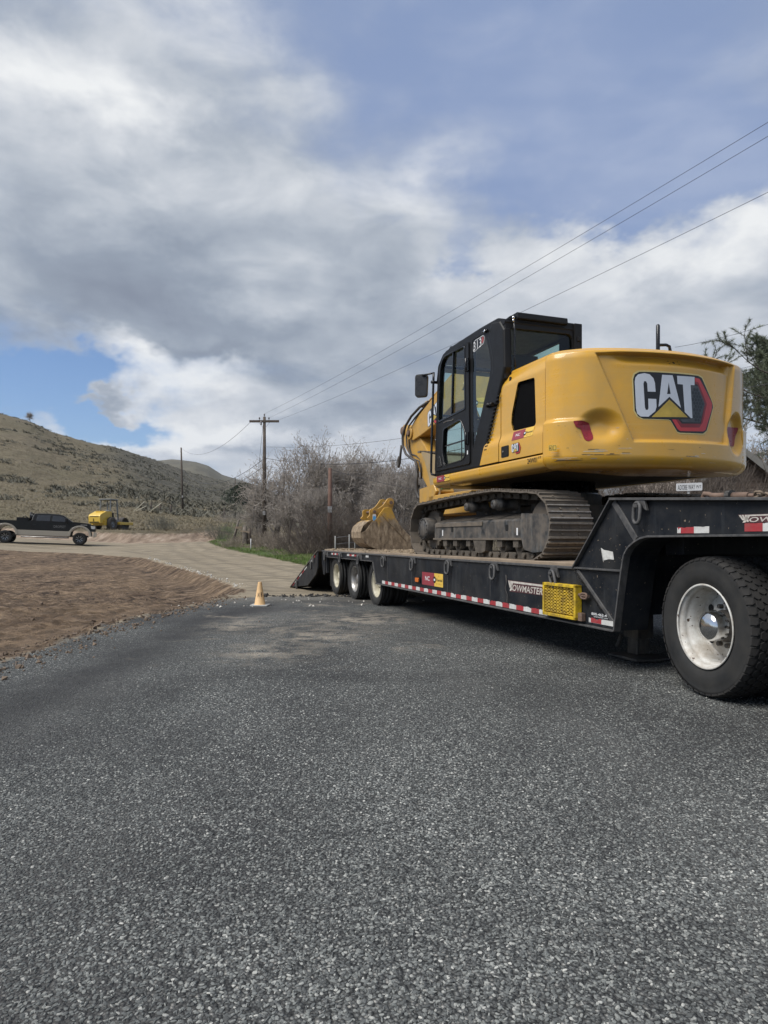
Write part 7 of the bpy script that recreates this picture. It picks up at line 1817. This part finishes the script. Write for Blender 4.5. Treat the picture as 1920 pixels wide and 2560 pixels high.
# ------------------------------------------------------------------ stones
def gravel(name, label, Y0, Y1, dens, smin, smax, seed, xl=None):
    ys = np.geomspace(Y0, Y1, 40); xs = np.linspace(-1, 1, 26); V = []; F = []
    for y in ys:
        for t in xs: x = max(-3.45, t * (.60 * y + .15)); V.append((x, y, 0))
    V = np.array(V); V[:, 2] = terrain(V[:, 0], V[:, 1])
    for j in range(len(ys) - 1):
        for i in range(len(xs) - 1): a = j * len(xs) + i; F.append((a, a + 1, a + len(xs) + 1, a + len(xs)))
    me = bpy.data.meshes.new(name); me.from_pydata(V.tolist(), [], F); o = bpy.data.objects.new(name, me); COL.objects.link(o); o['kind'] = 'stuff'; o['label'] = label
    da_ = me.attributes.new('dens', 'FLOAT', 'POINT'); da_.data.foreach_set('value', (dens * np.minimum(1, (2.1 / V[:, 1]) ** 1.55) * (1 - sstep(V[:, 1], Y1 * .72, Y1))).astype(np.float32))
    g = bpy.data.node_groups.new(name, 'GeometryNodeTree'); g.interface.new_socket('Geometry', in_out='INPUT', socket_type='NodeSocketGeometry'); g.interface.new_socket('Geometry', in_out='OUTPUT', socket_type='NodeSocketGeometry')
    N_ = g.nodes; Lk = g.links; gi = N_.new('NodeGroupInput'); go = N_.new('NodeGroupOutput')
    dp = N_.new('GeometryNodeDistributePointsOnFaces'); na_ = N_.new('GeometryNodeInputNamedAttribute'); na_.data_type = 'FLOAT'; na_.inputs['Name'].default_value = 'dens'; Lk.new(na_.outputs['Attribute'], dp.inputs['Density']); dp.inputs['Seed'].default_value = seed; Lk.new(gi.outputs[0], dp.inputs['Mesh'])
    ico = N_.new('GeometryNodeMeshIcoSphere'); ico.inputs['Radius'].default_value = .5; ico.inputs['Subdivisions'].default_value = 2
    ps = N_.new('GeometryNodeInputPosition'); nz_ = N_.new('ShaderNodeTexVoronoi'); nz_.inputs['Scale'].default_value = 1.9; Lk.new(ps.outputs[0], nz_.inputs['Vector'])
    mu = N_.new('ShaderNodeMath'); mu.operation = 'MULTIPLY_ADD'; mu.inputs[1].default_value = -.55; mu.inputs[2].default_value = 1.28; Lk.new(nz_.outputs['Distance'], mu.inputs[0])
    vm = N_.new('ShaderNodeVectorMath'); vm.operation = 'SCALE'; Lk.new(ps.outputs[0], vm.inputs[0]); Lk.new(mu.outputs[0], vm.inputs['Scale'])
    sp = N_.new('GeometryNodeSetPosition'); Lk.new(ico.outputs['Mesh'], sp.inputs['Geometry']); Lk.new(vm.outputs[0], sp.inputs['Position'])
    sm_ = N_.new('GeometryNodeSetMaterial'); Lk.new(sp.outputs[0], sm_.inputs['Geometry']); sm_.inputs['Material'].default_value = M_STONE
    rs = N_.new('FunctionNodeRandomValue'); rs.data_type = 'FLOAT_VECTOR'; rs.inputs[0].default_value = (smin, smin * .7, smin * .4); rs.inputs[1].default_value = (smax, smax * .75, smax * .5)
    rr = N_.new('FunctionNodeRandomValue'); rr.data_type = 'FLOAT_VECTOR'; rr.inputs[0].default_value = (-.35, -.35, 0); rr.inputs[1].default_value = (.35, .35, 6.28); rr.inputs['Seed'].default_value = 5
    io = N_.new('GeometryNodeInstanceOnPoints'); Lk.new(dp.outputs['Points'], io.inputs['Points']); Lk.new(sm_.outputs[0], io.inputs['Instance']); Lk.new(rs.outputs[0], io.inputs['Scale']); Lk.new(rr.outputs[0], io.inputs['Rotation'])
    Lk.new(io.outputs[0], go.inputs[0]); md = o.modifiers.new('g', 'NODES'); md.node_group = g; return o
M_STONE = bpy.data.materials.new('chip_stone'); M_STONE.use_nodes = True
T = NT(M_STONE.node_tree); bs = M_STONE.node_tree.nodes['Principled BSDF']; oi = T.new('ShaderNodeObjectInfo')
sc_ = T.ramp(oi.outputs['Random'], [(0, (.064, .067, .066)), (.35, (.118, .124, .121)), (.62, (.180, .189, .180)), (.86, (.27, .277, .258)), (.97, (.39, .39, .36)), (1, (.58, .57, .52))]); P_ = T.new('ShaderNodeNewGeometry').outputs['Position']; xp_ = T.add(T.sep(P_)[0], 3.52, T.mul(T.noise(P_, 1.1, 4, .6), .5)); d1_ = T.math('DIVIDE', T.math('SUBTRACT', xp_, 1.35), .42); sc_ = T.mix(T.mul(T.math('EXPONENT', T.mul(d1_, d1_, -1.0)), .8), sc_, (.045, .046, .046)); T.L.new(T.mix(T.mul(T.ramp(T.noise(P_, .42, 5, .6, .5), [(.40, 1.0), (.58, 0.0)]), .5), sc_, (0.054, 0.057, 0.055)), bs.inputs['Base Color']); bs.inputs['Roughness'].default_value = .75; bs.inputs['Specular IOR Level'].default_value = .3
gravel('gravel', 'loose grey chippings over the near half of the paved yard', 1.25, 11.0, 8600, .0050, .0170, 3)
# clods along the torn edge and pale stones on the lip of the bank
def clods(name, label, pts, n, spread, s0, s1, mat, seed):
    rg = random.Random(seed); b = MB()
    L = [0]
    for p, q in zip(pts[:-1], pts[1:]): L.append(L[-1] + math.hypot(q[0] - p[0], q[1] - p[1]))
    for _ in range(n):
        s_ = rg.uniform(0, L[-1]); i = 0
        while i < len(L) - 2 and L[i + 1] < s_: i += 1
        t = (s_ - L[i]) / (L[i + 1] - L[i]); x = pts[i][0] + (pts[i + 1][0] - pts[i][0]) * t + rg.gauss(0, spread); y = pts[i][1] + (pts[i + 1][1] - pts[i][1]) * t + rg.gauss(0, spread); z = 0.0; r = rg.uniform(s0, s1) * (.5 + rg.random() ** 3)
        o_ = [Vector(v) for v in ((1,0,0),(-1,0,0),(0,1,0),(0,-1,0),(0,0,1),(0,0,-1))]; rot = Matrix.Rotation(rg.uniform(0, 6), 3, Vector((rg.gauss(0, 1), rg.gauss(0, 1), rg.gauss(0, 1) + .1)).normalized())
        vs = [rot @ (v * r * rg.uniform(.6, 1.2)) + Vector((x, y, z + r * .2)) for v in o_]; b.mesh(vs, [(0,2,4),(2,1,4),(1,3,4),(3,0,4),(2,0,5),(1,2,5),(3,1,5),(0,3,5)])
    V_ = np.array(b.v); C_ = V_.reshape(-1, 6, 3).mean(1); Z_ = np.repeat(terrain(C_[:, 0], C_[:, 1]), 6); V_[:, 2] += Z_; b.v = [tuple(v) for v in V_]
    o = b.build(name, mat, None); o['kind'] = 'stuff'; o['label'] = label; return o
M_CLOD = pm('earth_clod', (.15, .11, .078), .95, var=.5, vscale=2); M_PST = pm('pale_stone', (.48, .45, .40), .85, var=.2, vscale=2)
edge_near = [(-3.6, 3.5), (-3.5, 6.2), (-3.5, 7.3), (-3.6, 9.3), (-3.3, 10.7), (-3.1, 13.2)]; lip = [(-3.5, 17.0), (-3.75, 17.5), (-5.35, 21.05), (-7.9, 25.65), (-10.9, 31.1)]
clods('earth_clods', 'dark earth clods along the torn pavement edge', edge_near, 1300, .24, .012, .034, M_CLOD, 2)
clods('earth_clods', 'earth clods scattered over the clawed dirt lot', [(-4.5, 8), (-6, 14), (-8, 20), (-12, 26), (-10, 14), (-7, 9)], 600, 1.4, .012, .04, M_CLOD, 3)
clods('pale_stones', 'row of pale stones on the lip of the dirt bank', lip, 150, .06, .018, .045, M_PST, 4)
clods('pale_stones', 'pale stones strewn near the cone', [(-3.4, 12.4), (-1.4, 12.2), (.2, 12.6)], 60, .5, .01, .035, M_PST, 5)
clods('asphalt_crumbs', 'dark crumbs of broken pavement at its far edge', [(-2.5, 13.45), (-1.2, 13.5), (.5, 13.3)], 260, .14, .015, .05, pm('asphalt_crumb', (.035, .033, .031), .95, var=.5), 6)
# ------------------------------------------------------------------ air between the near things and the mountain
hb = MB(); hb.box((-5200, -400, -9), (5200, 5200, 480)); hz_o = hb.build('haze', [bpy.data.materials.new('haze_air')], None); hz_o['kind'] = 'stuff'; hz_o['label'] = 'thin haze in the valley air'
hm = hz_o.data.materials[0]; hm.use_nodes = True; T = NT(hm.node_tree); hm.node_tree.nodes.clear()
pv = T.new('ShaderNodeVolumePrincipled'); pv.inputs['Color'].default_value = (.78, .86, 1, 1); pv.inputs['Density'].default_value = .00008; pv.inputs['Anisotropy'].default_value = .1
mo_ = T.new('ShaderNodeOutputMaterial'); T.L.new(pv.outputs[0], mo_.inputs['Volume'])
